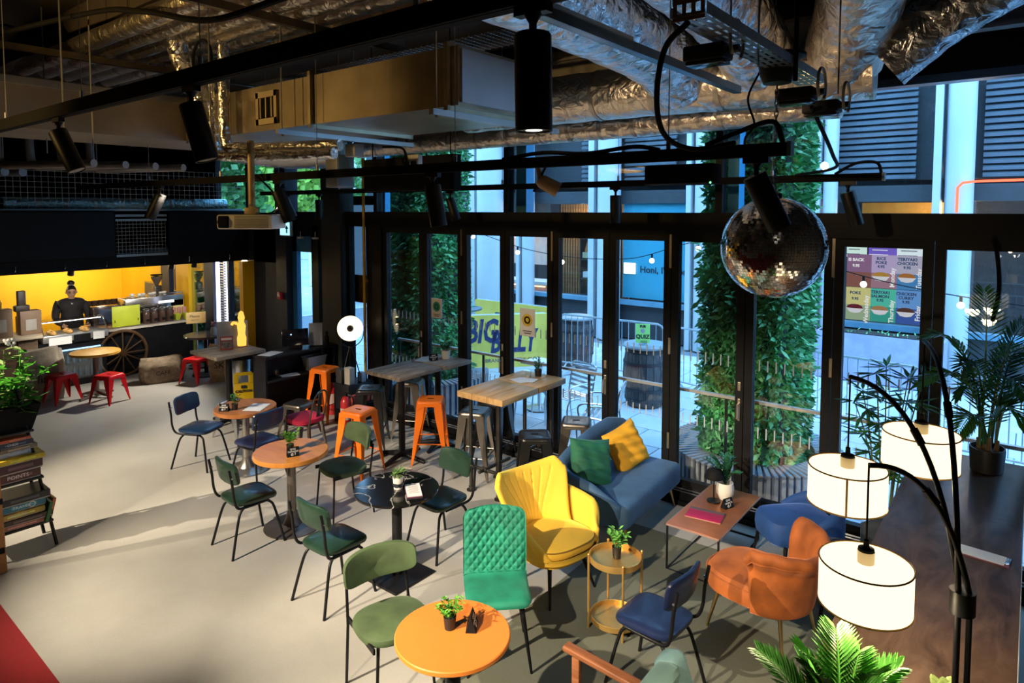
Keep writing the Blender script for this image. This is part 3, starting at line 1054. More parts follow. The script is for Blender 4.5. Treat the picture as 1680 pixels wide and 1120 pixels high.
# reflected lit signs painted as flat sheets on the terrace doors and a globe cluster across the way
for (x, z, w, h, ring, lab) in ((-6.37, 1.71, .20, .27, (.02, .35, .28), 'painted reflection of a white sign with a teal round emblem on the glass by the weathered tables'), (-4.82, 1.68, .23, .34, (.75, .55, .08), 'painted reflection of a white sign with a yellow round emblem on the glass in front of the banner')):
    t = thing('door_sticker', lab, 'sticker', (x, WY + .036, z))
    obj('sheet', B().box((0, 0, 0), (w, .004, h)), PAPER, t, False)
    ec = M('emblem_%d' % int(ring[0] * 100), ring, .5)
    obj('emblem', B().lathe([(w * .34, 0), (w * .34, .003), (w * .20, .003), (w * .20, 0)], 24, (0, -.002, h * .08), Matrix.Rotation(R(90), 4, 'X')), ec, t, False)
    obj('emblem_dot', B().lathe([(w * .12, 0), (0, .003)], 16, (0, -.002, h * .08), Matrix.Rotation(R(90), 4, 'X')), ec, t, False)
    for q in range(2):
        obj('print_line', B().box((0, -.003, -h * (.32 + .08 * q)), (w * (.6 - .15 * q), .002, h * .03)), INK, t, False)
t = thing('globe_cluster', 'cluster of small glowing globes across the terrace above the planted pillar', 'lamp', (-14.5, FY - .05, 3.1))
for k in range(6):
    o = obj('globe', B().sphere((-.22 + k * .09, 0, (.0, .14, .04, .16, .02, .13)[k]), .045, 10, 8), FG0, t)
obj('arm', B().cyl((-.25, .03, .06), (.28, .03, .06), .012).cyl((0, .03, .06), (0, .07, .06), .03), BRASS, t)

# planted screen outside the bar windows
rnd = random.Random(17)
t = thing('planted_screen', 'dark leafy planted screen outside the bar windows', 'plant', (-14.3, 7.5, 0))
obj('screen_frame', B().box((0, .12, 1.3), (4.4, .1, 2.6)), BARK, t, False)
b = B()
for k in range(5200):
    p = Vector((rnd.uniform(-2.2, 2.2), rnd.uniform(-.06, .06), rnd.uniform(0, 2.6)))
    d = Vector((rnd.uniform(-1, 1), rnd.uniform(-1.4, -.2), rnd.uniform(-1, .6))).normalized() * rnd.uniform(.06, .14)
    s2 = d.cross(Vector((rnd.uniform(-1, 1), rnd.uniform(-1, 1), 1))).normalized() * .03
    b.add([p, p + d * .5 + s2, p + d, p + d * .5 - s2], [(0, 1, 2, 3)])
o = obj('ivy', b, LEAFG, t, False)
o['kind'] = 'stuff'

# festoon lights
FG = EM('festoon_glow', (1, .95, .85), 7)
t = thing('festoon_string', 'string of round white festoon bulbs over the terrace', 'lights', (0, 0, 0))
fp = [(-12.5, 9.0, 2.75), (-10.4, 9.0, 2.85), (-8.6, 9.0, 2.78), (-6.6, 9.0, 2.35), (-4.9, 9.0, 2.30), (-3.4, 9.0, 2.62), (-1.2, 9.0, 2.15), (.6, 9.0, 1.95)]
cv = path(fp, 10)
obj('cable', B().tube(cv, .006, 5), MATT, t)
for k in range(3, len(cv), 5):
    p = cv[k]
    o = obj('bulb', B().sphere((p.x, p.y, p.z - .1), .038, 12, 8), FG, t)
    obj('lamp_holder', B().cyl((p.x, p.y, p.z - .06), (p.x, p.y, p.z), .016, 8), MATT, o)

# street trees and hedge seen through the door
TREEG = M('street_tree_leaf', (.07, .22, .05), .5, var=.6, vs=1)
TREEY = M('street_tree_leaf_painted_sun', (.25, .42, .05), .5, var=.5, vs=1)  # brighter copy of the leaf green, sunlight painted into the colour


def tree(x, y, h, r, label, mm, seed, n=2600):
    rnd = random.Random(seed)
    t = thing('street_tree', label, 'tree', (x, y, 0))
    obj('trunk', B().tube(path([(0, 0, 0), (.06, .02, h * .3), (0, .05, h * .6)]), [.16] * 7 + [.13] * 6), M('tree_bark', (.08, .06, .05), .9), t)
    b = B()
    for k in range(n):
        d = Vector((rnd.gauss(0, 1), rnd.gauss(0, 1), rnd.gauss(0, 1))).normalized() * (r * rnd.random() ** .35)
        p = Vector((0, 0, h * .66)) + Vector((d.x, d.y, d.z * 1.2))
        q = Vector((rnd.uniform(-1, 1), rnd.uniform(-1, 1), rnd.uniform(-1, .6))).normalized() * .26
        s_ = q.orthogonal().normalized() * .11
        b.add([p, p + q * .5 + s_, p + q, p + q * .5 - s_], [(0, 1, 2, 3)])
    o = obj('crown', b, mm, t, False)
    o['kind'] = 'stuff'
    return t


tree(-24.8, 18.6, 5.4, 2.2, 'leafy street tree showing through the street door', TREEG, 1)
tree(-20.6, 13.4, 6.0, 1.3, 'tree with sunlight painted into its leaves showing in the fanlight above the street door', TREEY, 2)
tree(-33, 18.4, 6.6, 2.2, 'dark street tree beyond the bar side window', TREEG, 3)
tree(-18.6, 10.0, 5.2, 1.2, 'tree close behind the bar fanlight', TREEG, 9)
struct('building_far', B().span(-60, -26, 24, 26, 0, 9), M('far_building_pale', (.5, .52, .55), .7, var=.1))
t = thing('a_board', 'pale street sign board beyond the door', 'sign', (-22.6, 15.9, 0), R(40))
obj('board', B().box((0, 0, .95), (.5, .08, 1.9)), M('board_pale', (.8, .82, .75), .6), t, False)
# ================================================================ CEILING SERVICES
FOILB = FOIL('foil_lagging', (.92, .92, .93), .24, 1.0, 8, (1, 1, 1))
FOILW = FOIL('foil_lagging_dull', (.88, .80, .70), .32, .7, 9, (1, 1, 1))
DUCTM = M('duct_galvanised', (.40, .34, .25), .38, .95, var=.25, vs=2.5, bump=.03, bs=12)
DUCTE = M('duct_end_panel', (.55, .58, .62), .42, .7, var=.12, vs=2)

# rectangular duct run with flanged joints
t = thing('rectangular_duct', 'large flat galvanised rectangular duct above the middle of the room', 'duct', (0, 0, 0))
obj('duct_body', B().span(-6.7, -3.02, 3.25, 4.3, 3.74, 4.13), DUCTM, t, False)
obj('end_panel', B().span(-3.02, -3.0, 3.27, 4.28, 3.76, 4.11), DUCTE, t, False)
fm = B()
fm.box((0, 0, 0), (.035, 1.12, .03)).box((0, 0, .42), (.035, 1.12, .03)).box((0, -.545, .21), (.035, .03, .45)).box((0, .545, .21), (.035, .03, .45))
fmesh = fm.mesh('flange', M('duct_flange', (.55, .47, .33), .35, .95), False)
for x in (-6.66, -4.62, -3.1):
    o = obj('flange', fmesh, None, t)
    o.location = (x, 3.775, 3.725)
g = obj('grille_frame', B().span(-5.42, -5.38, 3.225, 3.25, 3.79, 4.07).span(-5.14, -5.10, 3.225, 3.25, 3.79, 4.07).span(-5.42, -5.10, 3.225, 3.25, 3.79, 3.84).span(-5.42, -5.10, 3.225, 3.25, 4.02, 4.07), M('grille_tan', (.50, .40, .26), .5, .3), t, False)
for k in range(3):
    obj('grille_vane', B().box((-5.34 + k * .085, 3.235, 3.93), (.016, .03, .17)), M('grille_tan', (.5, .4, .26), .5), g, False)
obj('grille_dark', B().span(-5.38, -5.14, 3.243, 3.248, 3.84, 4.02), MATT, g, False)
t = thing('branch_duct', 'pale grey rectangular duct running out above the bar', 'duct', (0, 0, 0))
obj('duct_body', B().span(-7.75, -6.72, -3.0, 4.3, 3.74, 4.13), M('duct_pale', (.36, .31, .25), .45, .75, var=.15, vs=2), t, False)
obj('top_flange', B().span(-6.73, -6.69, -3.0, 4.3, 4.10, 4.16), GALV, t, False)
# trapeze struts under the duct
for k, (x, y0, y1, z, lab) in enumerate(((-4.9, 3.1, 4.6, 3.69, 'steel strut hanging under the duct by its middle joint'), (-3.12, 3.1, 4.55, 3.69, 'steel strut hanging under the open end of the duct'))):
    s = thing('trapeze_strut', lab, 'bracket', (x, y0, z))
    obj('channel', B().span(-.02, .02, 0, y1 - y0, -.02, .02), GALV, s, False)
    for yy in (.05, y1 - y0 - .1):
        obj('hanger_rod', B().cyl((0, yy, 0), (0, yy, 5 - z), .006, 6), GALV, s)
        obj('nut', B().lathe([(.014, -.035), (.014, -.02)], 6, (0, yy, 0)), GALV, s, False)


def foil_duct(name, pts, r, label, mat=FOILB, bands=0.0, seg=22, cat='duct'):
    t = thing(name, label, cat, (0, 0, 0))
    cv = path(pts, 14)
    rr = []
    for i, p in enumerate(cv):
        rr.append(r * (1 + .012 * math.sin(i * 1.7) + .01 * math.sin(i * .9 + 1)))
    obj('duct_body', B().tube(cv, rr, seg), mat, t)
    if bands:
        d = 0
        for i in range(1, len(cv)):
            d += (cv[i] - cv[i - 1]).length
            if d > bands and i < len(cv) - 1:
                d = 0
                tg = (cv[i + 1] - cv[i - 1]).normalized() * .018
                obj('tape_band', B().tube([cv[i] - tg, cv[i] + tg], r * 1.03, seg, False), M('foil_tape', (.55, .52, .48), .4, 1.0), t)
    return t


foil_duct('header_duct', [(-7.0, 5.62, 3.84), (-5.5, 5.6, 3.84), (-4.0, 5.6, 3.84), (-2.4, 5.6, 3.84), (-1.2, 5.55, 3.86)], .115, 'slim foil duct with spiral seams running along the window head', FOILW, .34)
foil_duct('header_duct', [(-4.6, 5.1, 4.05), (-3.4, 5.1, 4.05), (-2.4, 5.1, 4.04), (-1.5, 5.1, 4.02), (-.9, 5.15, 4.02)], .215, 'fat foil duct behind the slim one above the windows', FOILW, .5)
foil_duct('supply_duct', [(-2.35, -1.0, 4.36), (-2.3, 1.5, 4.34), (-2.27, 3.4, 4.30), (-2.25, 4.5, 4.24), (-2.25, 5.0, 4.1)], .27, 'big crinkled foil duct coming from the ceiling behind the black spotlight', FOILB)
foil_duct('supply_duct', [(-1.55, -1.0, 4.55), (-1.6, 1.5, 4.52), (-1.64, 3.4, 4.45), (-1.65, 4.4, 4.36), (-1.64, 5.0, 4.15)], .26, 'blue-lit foil duct beside the steel channel and cable tray', FOILB)
foil_duct('branch_foil_duct', [(1.55, 5.15, 4.62), (.9, 5.15, 4.62), (.12, 5.15, 4.58), (-.45, 5.15, 4.35), (-.85, 5.15, 4.05)], .20, 'foil duct bending down from the dark ceiling to the header', FOILB)
foil_duct('branch_foil_duct', [(-.6, 3.6, 4.68), (-.75, 4.2, 4.6), (-.95, 4.8, 4.35), (-1.1, 5.1, 4.1)], .26, 'shadowed foil elbow behind the cable tray', FOILW)
# ceiling pipes
for k in range(7):
    y = 2.50 + k * .21
    foil_duct('lagged_pipe', [(-8.9, y, 4.62), (-7, y, 4.62), (-5, y, 4.62), (-3.3, y, 4.62)], .085, 'long brown-lit foil pipe in the bundle under the ceiling' if k else 'first long foil pipe in the ceiling bundle, next to the duct', FOILW, .9, 12, 'pipe')
ORD = ['first', 'second', 'third', 'fourth', 'fifth', 'sixth', 'seventh']
k = 0
for o in list(COL.objects):
    if o.name.startswith('lagged_pipe') and o.parent is None:
        o['group'] = 'foil pipes under the ceiling'
        o['label'] = ORD[k] + ' brown-lit foil ceiling pipe, counting from the tilted spotlight towards the windows'
        k += 1
t = foil_duct('drop_pipe', [(-5.75, 3.12, 4.9), (-5.75, 3.12, 4.3), (-5.75, 3.12, 3.68), (-5.6, 3.16, 3.6), (-5.2, 3.3, 3.59), (-4.6, 3.5, 3.59)], .05, 'gold-lit foil pipe dropping past the duct and turning towards the projector', FOILB, 0, 12, 'pipe')
t = foil_duct('drop_pipe', [(-5.95, 3.12, 4.25), (-5.95, 3.12, 4.0), (-5.93, 3.12, 3.62), (-5.8, 3.12, 3.54), (-5.2, 3.26, 3.52), (-4.6, 3.44, 3.52)], .05, 'second foil drop pipe hugging the first beside the hanging spotlight', FOILB, 0, 12, 'pipe')
t = foil_duct('valve_riser', [(-6.2, 2.9, 4.95), (-6.15, 2.9, 4.6), (-6.2, 2.95, 4.45), (-6.05, 3.0, 4.2), (-6.0, 3.05, 4.0)], .09, 'lumpy foil-wrapped valve riser above the hanging spotlight', FOILB, .25, 12, 'pipe')
obj('valve_wheel', B().tube([(-5.7 + .16 * math.cos(a), 2.9, 4.35 + .16 * math.sin(a)) for a in [k * PI / 10 for k in range(20)]], .012, 6, closed=True), MATT, t)
# conduits by the bar fascia
GREYP = M('grey_conduit', (.38, .38, .40), .4, .6)
for k in range(4):
    y = 2.35 + k * .32
    o = obj('drop_conduit', B().tube(path([(-9.4, y, 4.4), (-9.4, y, 3.72), (-9.3, y + .03, 3.57), (-9.0, y + .1, 3.55), (-8.0, y + .5, 3.55)]), .045, 10), GREYP)
    tag(o, ORD[k] + ' grey conduit bending over the bar, counting towards the windows', 'pipe', 'grey conduits over the bar')
for k in range(3):
    o = obj('standing_conduit', B().tube(path([(-11.3, 2.35 + .2 * k, 2.9), (-11.3, 2.35 + .2 * k, 3.45), (-11.2, 2.4 + .2 * k, 3.55), (-10.7, 2.55 + .2 * k, 3.55)]), .055, 10), GREYP)
    tag(o, ORD[k] + ' thick grey pipe standing above the big television, counting towards the mesh', 'pipe', 'grey pipes above the television')
# ceiling channels across the room and hanger rods
CHAN = M('channel_dull', (.20, .16, .11), .45, .9)
for k, (x, z) in enumerate(((-11.6, 4.55), (-9.6, 4.62), (-7.2, 4.5), (-4.6, 4.5))):
    o = obj('ceiling_channel', B().span(x - .025, x + .025, -4, 7.6, z - .03, z + .03), CHAN, None, False)
    tag(o, ['slotted channel under the ceiling furthest over the bar', 'slotted channel under the ceiling above the grey conduits', 'slotted channel under the ceiling by the foil valve riser',
            'slotted channel under the ceiling by the cable baskets'][k], 'channel')
for k, (x, y) in enumerate(((-8.6, 2.2), (-7.6, 2.3), (-6.6, 2.35), (-8.9, 3.2), (-6.2, 2.0), (-5.0, 2.6), (-7.9, 1.9))):
    o = obj('hanger_rod', B().cyl((x, y, 3.6), (x, y, 5.0), .006, 6), GREYP)
    tag(o, 'thin threaded hanger rod dropping from the dark ceiling', 'rod', 'ceiling hanger rods')
# ceiling beams
BEAMM = M('beam_brown', (.06, .045, .035), .7, .2)
o = struct('beam', B().span(-17, 1.6, 5.9, 6.02, 4.35, 4.38).span(-17, 1.6, 5.9, 6.02, 4.62, 4.65).span(-17, 1.6, 5.95, 5.97, 4.38, 4.62), M('beam_grey', (.20, .19, .18), .5, .5))
for k in range(5):
    struct('beam', B().span(-16, 1.6, -3.5 + k * 1.5, -3.35 + k * 1.5, 4.75, 5.0), BEAMM)
# cable basket trays
BASK = M('basket_wire', (.42, .44, .46), .4, .9)
t = thing('cable_basket', 'wire cable basket running under the ceiling beyond the duct', 'tray', (0, 0, 0))
b = B()
for k in range(12):
    b.cyl((-6.8, 4.0 + k * .035, 4.42), (-3.2, 4.0 + k * .035, 4.42), .004, 4)
for k in range(54):
    b.cyl((-6.8 + k * .067, 3.98, 4.42), (-6.8 + k * .067, 4.41, 4.42), .004, 4)
o = obj('wire_mesh', b, BASK, t, False)
o['kind'] = 'stuff'
coil_m = B().tube([(.17 * math.cos(a), .02 * math.sin(3 * a), .14 * math.sin(a)) for a in [k * PI / 14 for k in range(28)]], .011, 6, closed=True).mesh('cable_coil', MATT)
for k, (x, y, z, lab) in enumerate(((-7.6, 2.0, 4.62, 'round coil of black cable tied up above the branch duct'), (-5.35, 2.0, 4.75, 'coil of black cable tied at the ceiling near the valve riser'), (-5.1, 2.0, 4.78, 'larger coil of black cable tied next to the valve riser'))):
    o = obj('cable_coil', coil_m, None)
    o.location = (x, y, z)
    o.rotation_euler.z = R(25)
    tag(o, lab, 'cable')
o = obj('ceiling_cable', B().tube(path([(-9.5, 1.5, 4.6), (-6.2, 2.1, 4.62), (-5.2, 2.2, 4.5), (-4.4, 2.3, 4.32), (-3.4, 2.3, 4.3)]), .022, 8), MATT)
tag(o, 'thick black cable slung along under the ceiling', 'cable')

# perforated tray with boxes near the mirror ball
PERF = M('perforated_tray', (.50, .50, .52), .35, .9, var=.15, vs=20)


def perf(name, x, y0, y1, z, w, label, col=PERF):
    t = thing(name, label, 'tray', (0, 0, 0))
    b = B()
    # plate with slots: strips between rows of slots
    n = int((y1 - y0) / .085)
    for k in range(4):
        xx = x - w / 2 + w * (k + .5) / 4
        b.span(xx - w * .07, xx + w * .07, y0, y1, z, z + .002)
    for k in range(n + 1):
        yy = y0 + (y1 - y0) * k / n
        b.span(x - w / 2, x + w / 2, yy - .013, yy + .013, z, z + .003)
    obj('slotted_plate', b, col, t, False)
    obj('tray_lip', B().span(x - w / 2 - .003, x - w / 2, y0, y1, z, z + .045).span(x + w / 2, x + w / 2 + .003, y0, y1, z, z + .045), col, t, False)
    return t


perf('cable_tray', -1.06, 2.42, 4.15, 3.78, .14, 'perforated steel cable tray beside the mirror ball motor')
t = thing('perforated_upright', 'tan perforated steel strip hanging by the cable tray', 'bracket', (-1.06, 2.42, 3.78))
b = B()
for k in range(4):
    b.box((-.055 + k * .037, 0, .25), (.016, .003, .52))
for k in range(9):
    b.box((0, 0, .0 + k * .064), (.13, .004, .028))
obj('slotted_strip', b, M('tan_galvanised', (.50, .33, .22), .45, .6), t, False)
BOXM = M('junction_box_black', (.012, .012, .013), .5)
for k, (x, y, z, lab) in enumerate(((-1.16, 2.86, 3.77, 'black junction box clipped on the tray nearest the tan strip'), (-1.02, 3.72, 3.69, 'black junction box on the tray past the mirror ball motor'), (-.97, 4.05, 3.66, 'black junction box at the far tip of the cable tray'))):
    t = thing('junction_box', lab, 'box', (x, y, z))
    obj('box_body', B().rbox((0, 0, -.035), (.19, .12, .07), .012), BOXM, t)
    obj('lid', B().rbox((0, 0, -.078), (.17, .10, .016), .006), M('smoked_lid', (.05, .05, .055), .15), t)
    obj('gland', B().cyl((.09, 0, -.03), (.14, 0, -.03), .018, 10), BOXM, t)
    obj('cable_loop', B().tube([(.12 + .0 * a, .08 * math.cos(a) + .02, .01 + .085 * math.sin(a)) for a in [q * PI / 10 - 1 for q in range(17)]], .008, 6), M('grey_flex', (.55, .54, .5), .5), t)
CH2 = M('steel_channel', (.30, .36, .40), .3, 1.0)
o = obj('strut_channel', B().span(-1.40, -1.36, 1.9, 3.85, 3.72, 3.725).span(-1.402, -1.397, 1.9, 3.85, 3.72, 3.76).span(-1.363, -1.358, 1.9, 3.85, 3.72, 3.76), CH2, None, False)
tag(o, 'bare steel channel hanging in front of the blue-lit duct', 'channel')
o = obj('strut_channel', B().span(-1.75, -1.71, .9, 3.2, 3.92, 3.925).span(-1.752, -1.747, .9, 3.2, 3.92, 3.965).span(-1.713, -1.708, .9, 3.2, 3.92, 3.965), CH2, None, False)
tag(o, 'long dark steel channel between the two big foil ducts', 'channel')
for k, (x, y) in enumerate(((-1.02, 2.75), (-1.02, 3.1), (-.9, 4.1), (-.98, 3.55))):
    o = obj('hanger_rod', B().cyl((x, y, 3.7), (x, y, 5.0), .012 if k == 3 else .005, 6), GALV if k != 3 else MATT)
    tag(o, ['threaded rod holding the tray by the first junction box', 'threaded rod holding the tray by the tan strip', 'threaded rod at the far tip of the tray', 'thick black conduit dropping behind the motor'][k], 'rod')

# mirror ball
BC = Vector((-1.09, 3.62, 2.85))
t = thing('mirror_ball', 'large silver mirror ball hanging on a chain before the windows', 'mirror ball', BC)
MIRR = M('mirror_tile', (.93, .91, .89), .13, 1.0, var=.04)
rad = .268
b = B()
rows = 56
for i in range(rows):
    th0 = PI * i / rows
    th1 = PI * (i + 1) / rows
    thm = (th0 + th1) / 2
    n = max(6, int(2 * PI * math.sin(thm) / (PI / rows)))
    for k in range(n):
        a0, a1 = 2 * PI * k / n, 2 * PI * (k + 1) / n
        g = .04
        aa0, aa1 = a0 + (a1 - a0) * g, a1 - (a1 - a0) * g
        t0, t1 = th0 + (th1 - th0) * g, th1 - (th1 - th0) * g
        P = [Vector((math.sin(q) * math.cos(a), math.sin(q) * math.sin(a), math.cos(q))) * rad for q, a in ((t0, aa0), (t1, aa0), (t1, aa1), (t0, aa1))]
        tl = Vector((random.uniform(-1, 1), random.uniform(-1, 1), random.uniform(-1, 1))) * .0007
        P = [P[0] + tl, P[1] - tl, P[2] - tl, P[3] + tl]
        b.add(P, [(0, 1, 2, 3)])
o = obj('mirror_tiles', b, MIRR, t, False)
o['kind'] = 'stuff'
obj('ball_core', B().sphere((0, 0, 0), rad - .004, 40, 28), M('ball_core', (.3, .3, .3), .3, 1.0), t)
obj('ball_cap', B().lathe([(.04, .255), (.04, .285), (.02, .295)], 16), BLACK, t)
link = B().tube([(0.009 * math.cos(a), 0, .02 * math.sin(a)) for a in [k * PI / 6 for k in range(12)]], .0028, 5, closed=True).mesh('chain_link', M('chain_steel', (.4, .38, .36), .35, 1))
for k in range(20):
    o = obj('chain_link', link, None, t)
    o.location = (0, 0, .31 + k * .028)
    o.rotation_euler.z = PI / 2 * (k % 2)
obj('motor', B().lathe([(0, .86), (.07, .86), (.085, .90), (.10, .985), (.14, .99), (.14, 1.005), (0, 1.005)], 24), M('motor_black', (.012, .02, .02), .4), t)
obj('motor_flex', B().tube(path([(-.08, 0, .95), (-.15, 0, .8), (-.12, .02, .66), (-.17, .02, .58), (-.15, .02, .45)]), .006, 6), MATT, t)

# lighting tracks
def track(name, x0, x1, y, z, label, w=.05, h=.06):
    t = thing(name, label, 'track', (0, y, z))
    obj('rail', B().span(x0, x1, -w / 2, w / 2, -h / 2, h / 2), MATT, t, False)
    obj('rail_slot', B().span(x0 + .01, x1 - .01, -w * .25, w * .25, -h / 2 - .002, -h / 2), MATT, t, False)
    obj('end_cap', B().span(x1 - .006, x1 + .012, -w / 2 - .003, w / 2 + .003, -h / 2 - .003, h / 2 + .003), M('cap_blue_grey', (.12, .25, .30), .4), t, False)
    k = x0 + .5
    while k < x1:
        obj('suspension', B().cyl((k, 0, h / 2), (k, 0, h / 2 + .05), .012, 8).cyl((k, 0, h / 2), (k, 0, 5 - z), .003, 5), GREYP, t)
        k += 1.5
    return t


track('lighting_track', -8.2, .6, 1.62, 3.70, 'thick black lighting track crossing the whole ceiling', .06, .08)
track('lighting_track', -9.5, -.90, 3.2, 3.33, 'black lighting track with the tilted spot over the mirror ball', .05, .06)
track('lighting_track', -9.8, -.95, 5.9, 3.31, 'black lighting track running closest to the windows', .05, .06)
SPB = M('spot_body_black', (.008, .008, .009), .45, .3, var=.2)
LENS = EM('spot_lens', (1, .9, .75), 4)
LENSOFF = M('spot_lens_dull', (.35, .34, .33), .3)


def make_spot(label, loc, tilt, az, group=None, L=.26, r=.056, lens=None):
    """Cylinder spot: stem from the track, tube tilted away from straight down by tilt towards azimuth az."""
    t = thing('track_spotlight', label, 'spotlight', loc, 0, group)
    obj('adapter', B().span(-.06, .06, -.018, .018, -.03, .0), BLACK, t, False)
    obj('stem', B().lathe([(.028, -.03), (.012, -.055), (.012, -.10)], 12), BLACK, t)
    T = Matrix.Rotation(az, 4, 'Z') @ Matrix.Rotation(-tilt, 4, 'Y')
    hb = B().lathe([(0, .02), (r - .004, .02), (r, .012), (r, -L), (r - .005, -L), (r - .007, -L + .03)], 28, (0, 0, -.105), T)
    h = obj('lamp_housing', hb, SPB, t)
    obj('lens', B().lathe([(r - .006, -L + .006), (0, -L + .008)], 24, (0, 0, -.105), T), LENSOFF, t)
    obj('lens_glow', B().lathe([(r * .45, -L + .003), (0, -L + .005)], 18, (0, 0, -.105), T), lens or LENS, t)
    return t


make_spot('black cylinder spotlight pointing straight down in front of the foil ducts', (-1.20, 1.62, 3.66), R(1), 0, None, .27)
make_spot('black tilted spotlight hanging by the gold foil pipes', (-3.3, 1.62, 3.66), R(15), R(40), None, .27, lens=LENSOFF)
make_spot('black tilted spotlight over the bar end of the thick track', (-5.12, 1.62, 3.66), R(24), R(40), None, .27, lens=LENSOFF)
make_spot('large black spotlight tilted in front of the planted pillar', (-3.21, 3.2, 3.30), R(9), R(30))
make_spot('black tilted spotlight partly covering the mirror ball', (-1.05, 3.2, 3.30), R(27), R(38))
make_spot('black spotlight hanging from the short end of the bar track', (-5.05, 3.2, 3.30), R(20), R(60))
make_spot('small black spotlight beside the large one before the planted pillar', (-5.62, 5.9, 3.28), R(16), R(38))
make_spot('black upright spotlight above the terrace doors', (-3.33, 5.9, 3.28), R(1), 0)
make_spot('black spotlight tilted in front of the orange window reflection', (-1.20, 5.9, 3.28), R(18), R(38))
make_spot('black spotlight tilted towards the bar television', (-7.25, 3.2, 3.30), R(28), R(215), lens=LENSOFF)
make_spot('black upright spotlight above the street door', (-8.27, 5.9, 3.28), R(2), 0)
make_spot('small black spotlight next to the projector', (-9.1, 5.9, 3.28), R(24), R(40))

# tan floodlight on the middle track
t = thing('flood_spotlight', 'tan swivel floodlight clipped on the window track', 'spotlight', (-2.55, 3.55, 3.22))
TAN = M('tan_body', (.55, .36, .20), .5)
obj('yoke', B().box((-.02, 0, .06), (.03, .02, .16), mat=Matrix.Rotation(R(-14), 4, 'Y')), TAN, t, False)
T = Matrix.Rotation(R(38), 4, 'Z') @ Matrix.Rotation(R(118), 4, 'Y')
obj('lamp_housing', B().lathe([(0, -.06), (.03, -.06), (.045, -.03), (.05, .09), (.044, .09)], 18, (.03, 0, 0), T), TAN, t)
obj('lens', B().lathe([(.044, .085), (0, .088)], 18, (.03, 0, 0), T), M('lens_brown', (.35, .22, .12), .4), t)
obj('clamp_arm', B().cyl((-.07, 0, -.05), (.05, 0, .15), .008, 8).cyl((.05, 0, .15), (.05, -.35, .12), .008, 8), MATT, t)
# black box on the track and its loose cables
t = thing('control_box', 'flat black control box hung under the lighting track', 'box', (-1.44, 3.24, 3.23))
obj('box_body', B().rbox((0, 0, 0), (.37, .12, .10), .006), MATT, t)
obj('box_edge', B().box((0, -.06, -.046), (.36, .004, .006)), STEEL, t, False)
obj('status_light', B().sphere((.175, -.062, -.046), .005, 8, 6), EM('status_green', (.1, 1, .2), 6), t)
cabs = [([(-1.06, 2.42, 3.76), (-1.17, 2.45, 3.68), (-1.24, 2.53, 3.5), (-1.28, 2.7, 3.37), (-1.25, 2.95, 3.33), (-1.15, 3.18, 3.37)], 'pair of black and tan cables looping down from the tan strip'),
        ([(-1.3, 3.2, 3.37), (-1.15, 3.2, 3.42), (-.98, 3.2, 3.46), (-.93, 3.2, 3.36)], 'black cable arching over the end of the spot track'),
        ([(-1.0, 3.95, 3.62), (-1.03, 4.6, 3.4), (-1.2, 5.4, 3.36), (-1.6, 5.88, 3.34)], 'black cable dropping from the far junction box to the window track'),
        ([(-1.3, 5.9, 3.34), (-1.15, 5.9, 3.42), (-1.0, 5.9, 3.42), (-.96, 5.9, 3.32)], 'black cable arching over the tip of the window track'),
        ([(-2.6, 3.2, 3.36), (-2.3, 3.2, 3.385), (-2.0, 3.2, 3.365), (-1.7, 3.2, 3.385), (-1.55, 3.2, 3.36)], 'black cable wavering along the top of the spot track'),
        ([(-.25, 6.28, 2.82), (-.22, 6.26, 2.7), (-.2, 6.25, 2.45), (-.23, 6.2, 2.2)], 'thick black cable hanging behind the tall palm')]
for pts, lab in cabs:
    o = obj('loose_cable', B().tube(path(pts), .012 if 'thick' not in lab else .016, 7), MATT)
    tag(o, lab, 'cable')
# sockets, dark screen and grey cabinet hung behind the duct
o = obj('hanging_screen', B().span(-6.2, -4.75, 5.05, 5.15, 3.26, 3.63).cyl((-6.1, 5.1, 3.6), (-6.1, 5.1, 5), .006, 6).cyl((-4.85, 5.1, 3.6), (-4.85, 5.1, 5), .006, 6), MATT, None, False)
tag(o, 'black flat screen back hung in front of the window head', 'screen')
t = thing('grey_cabinet', 'grey steel cabinet hung beside the black screen back', 'box', (-6.45, 4.9, 3.5))
obj('cabinet_body', B().rbox((0, 0, 0), (.22, .25, .38), .01), M('cabinet_grey', (.35, .36, .38), .45, .4), t)
obj('hanger_rod', B().cyl((0, 0, .18), (0, 0, 1.5), .006, 6), GREYP, t)
obj('cabinet_door', B().rbox((.112, 0, 0), (.006, .22, .34), .003), M('cabinet_blue', (.2, .32, .40), .45, .3), t)
o = obj('fuse_box', B().rbox((-5.55, 4.4, 3.66), (.16, .12, .13), .01).cyl((-5.55, 4.4, 3.7), (-5.55, 4.4, 5), .006, 6), M('socket_grey', (.45, .44, .42), .5))
tag(o, 'small grey fuse box hung under the duct', 'box')
t = thing('hanging_sockets', 'white double socket hanging with two black plugs', 'socket', (-4.83, 4.55, 3.52))
obj('socket_plate', B().rbox((0, 0, 0), (.2, .06, .14), .01), M('socket_white', (.7, .7, .68), .4), t)
for q in (-.05, .05):
    obj('plug', B().rbox((q, -.045, -.02), (.05, .05, .05), .012), MATT, t)
obj('flex', B().tube(path([(-.05, -.05, 0), (-.1, -.03, .12), (-.25, 0, .16), (-.45, 0, .17)]), .012, 7), MATT, t)

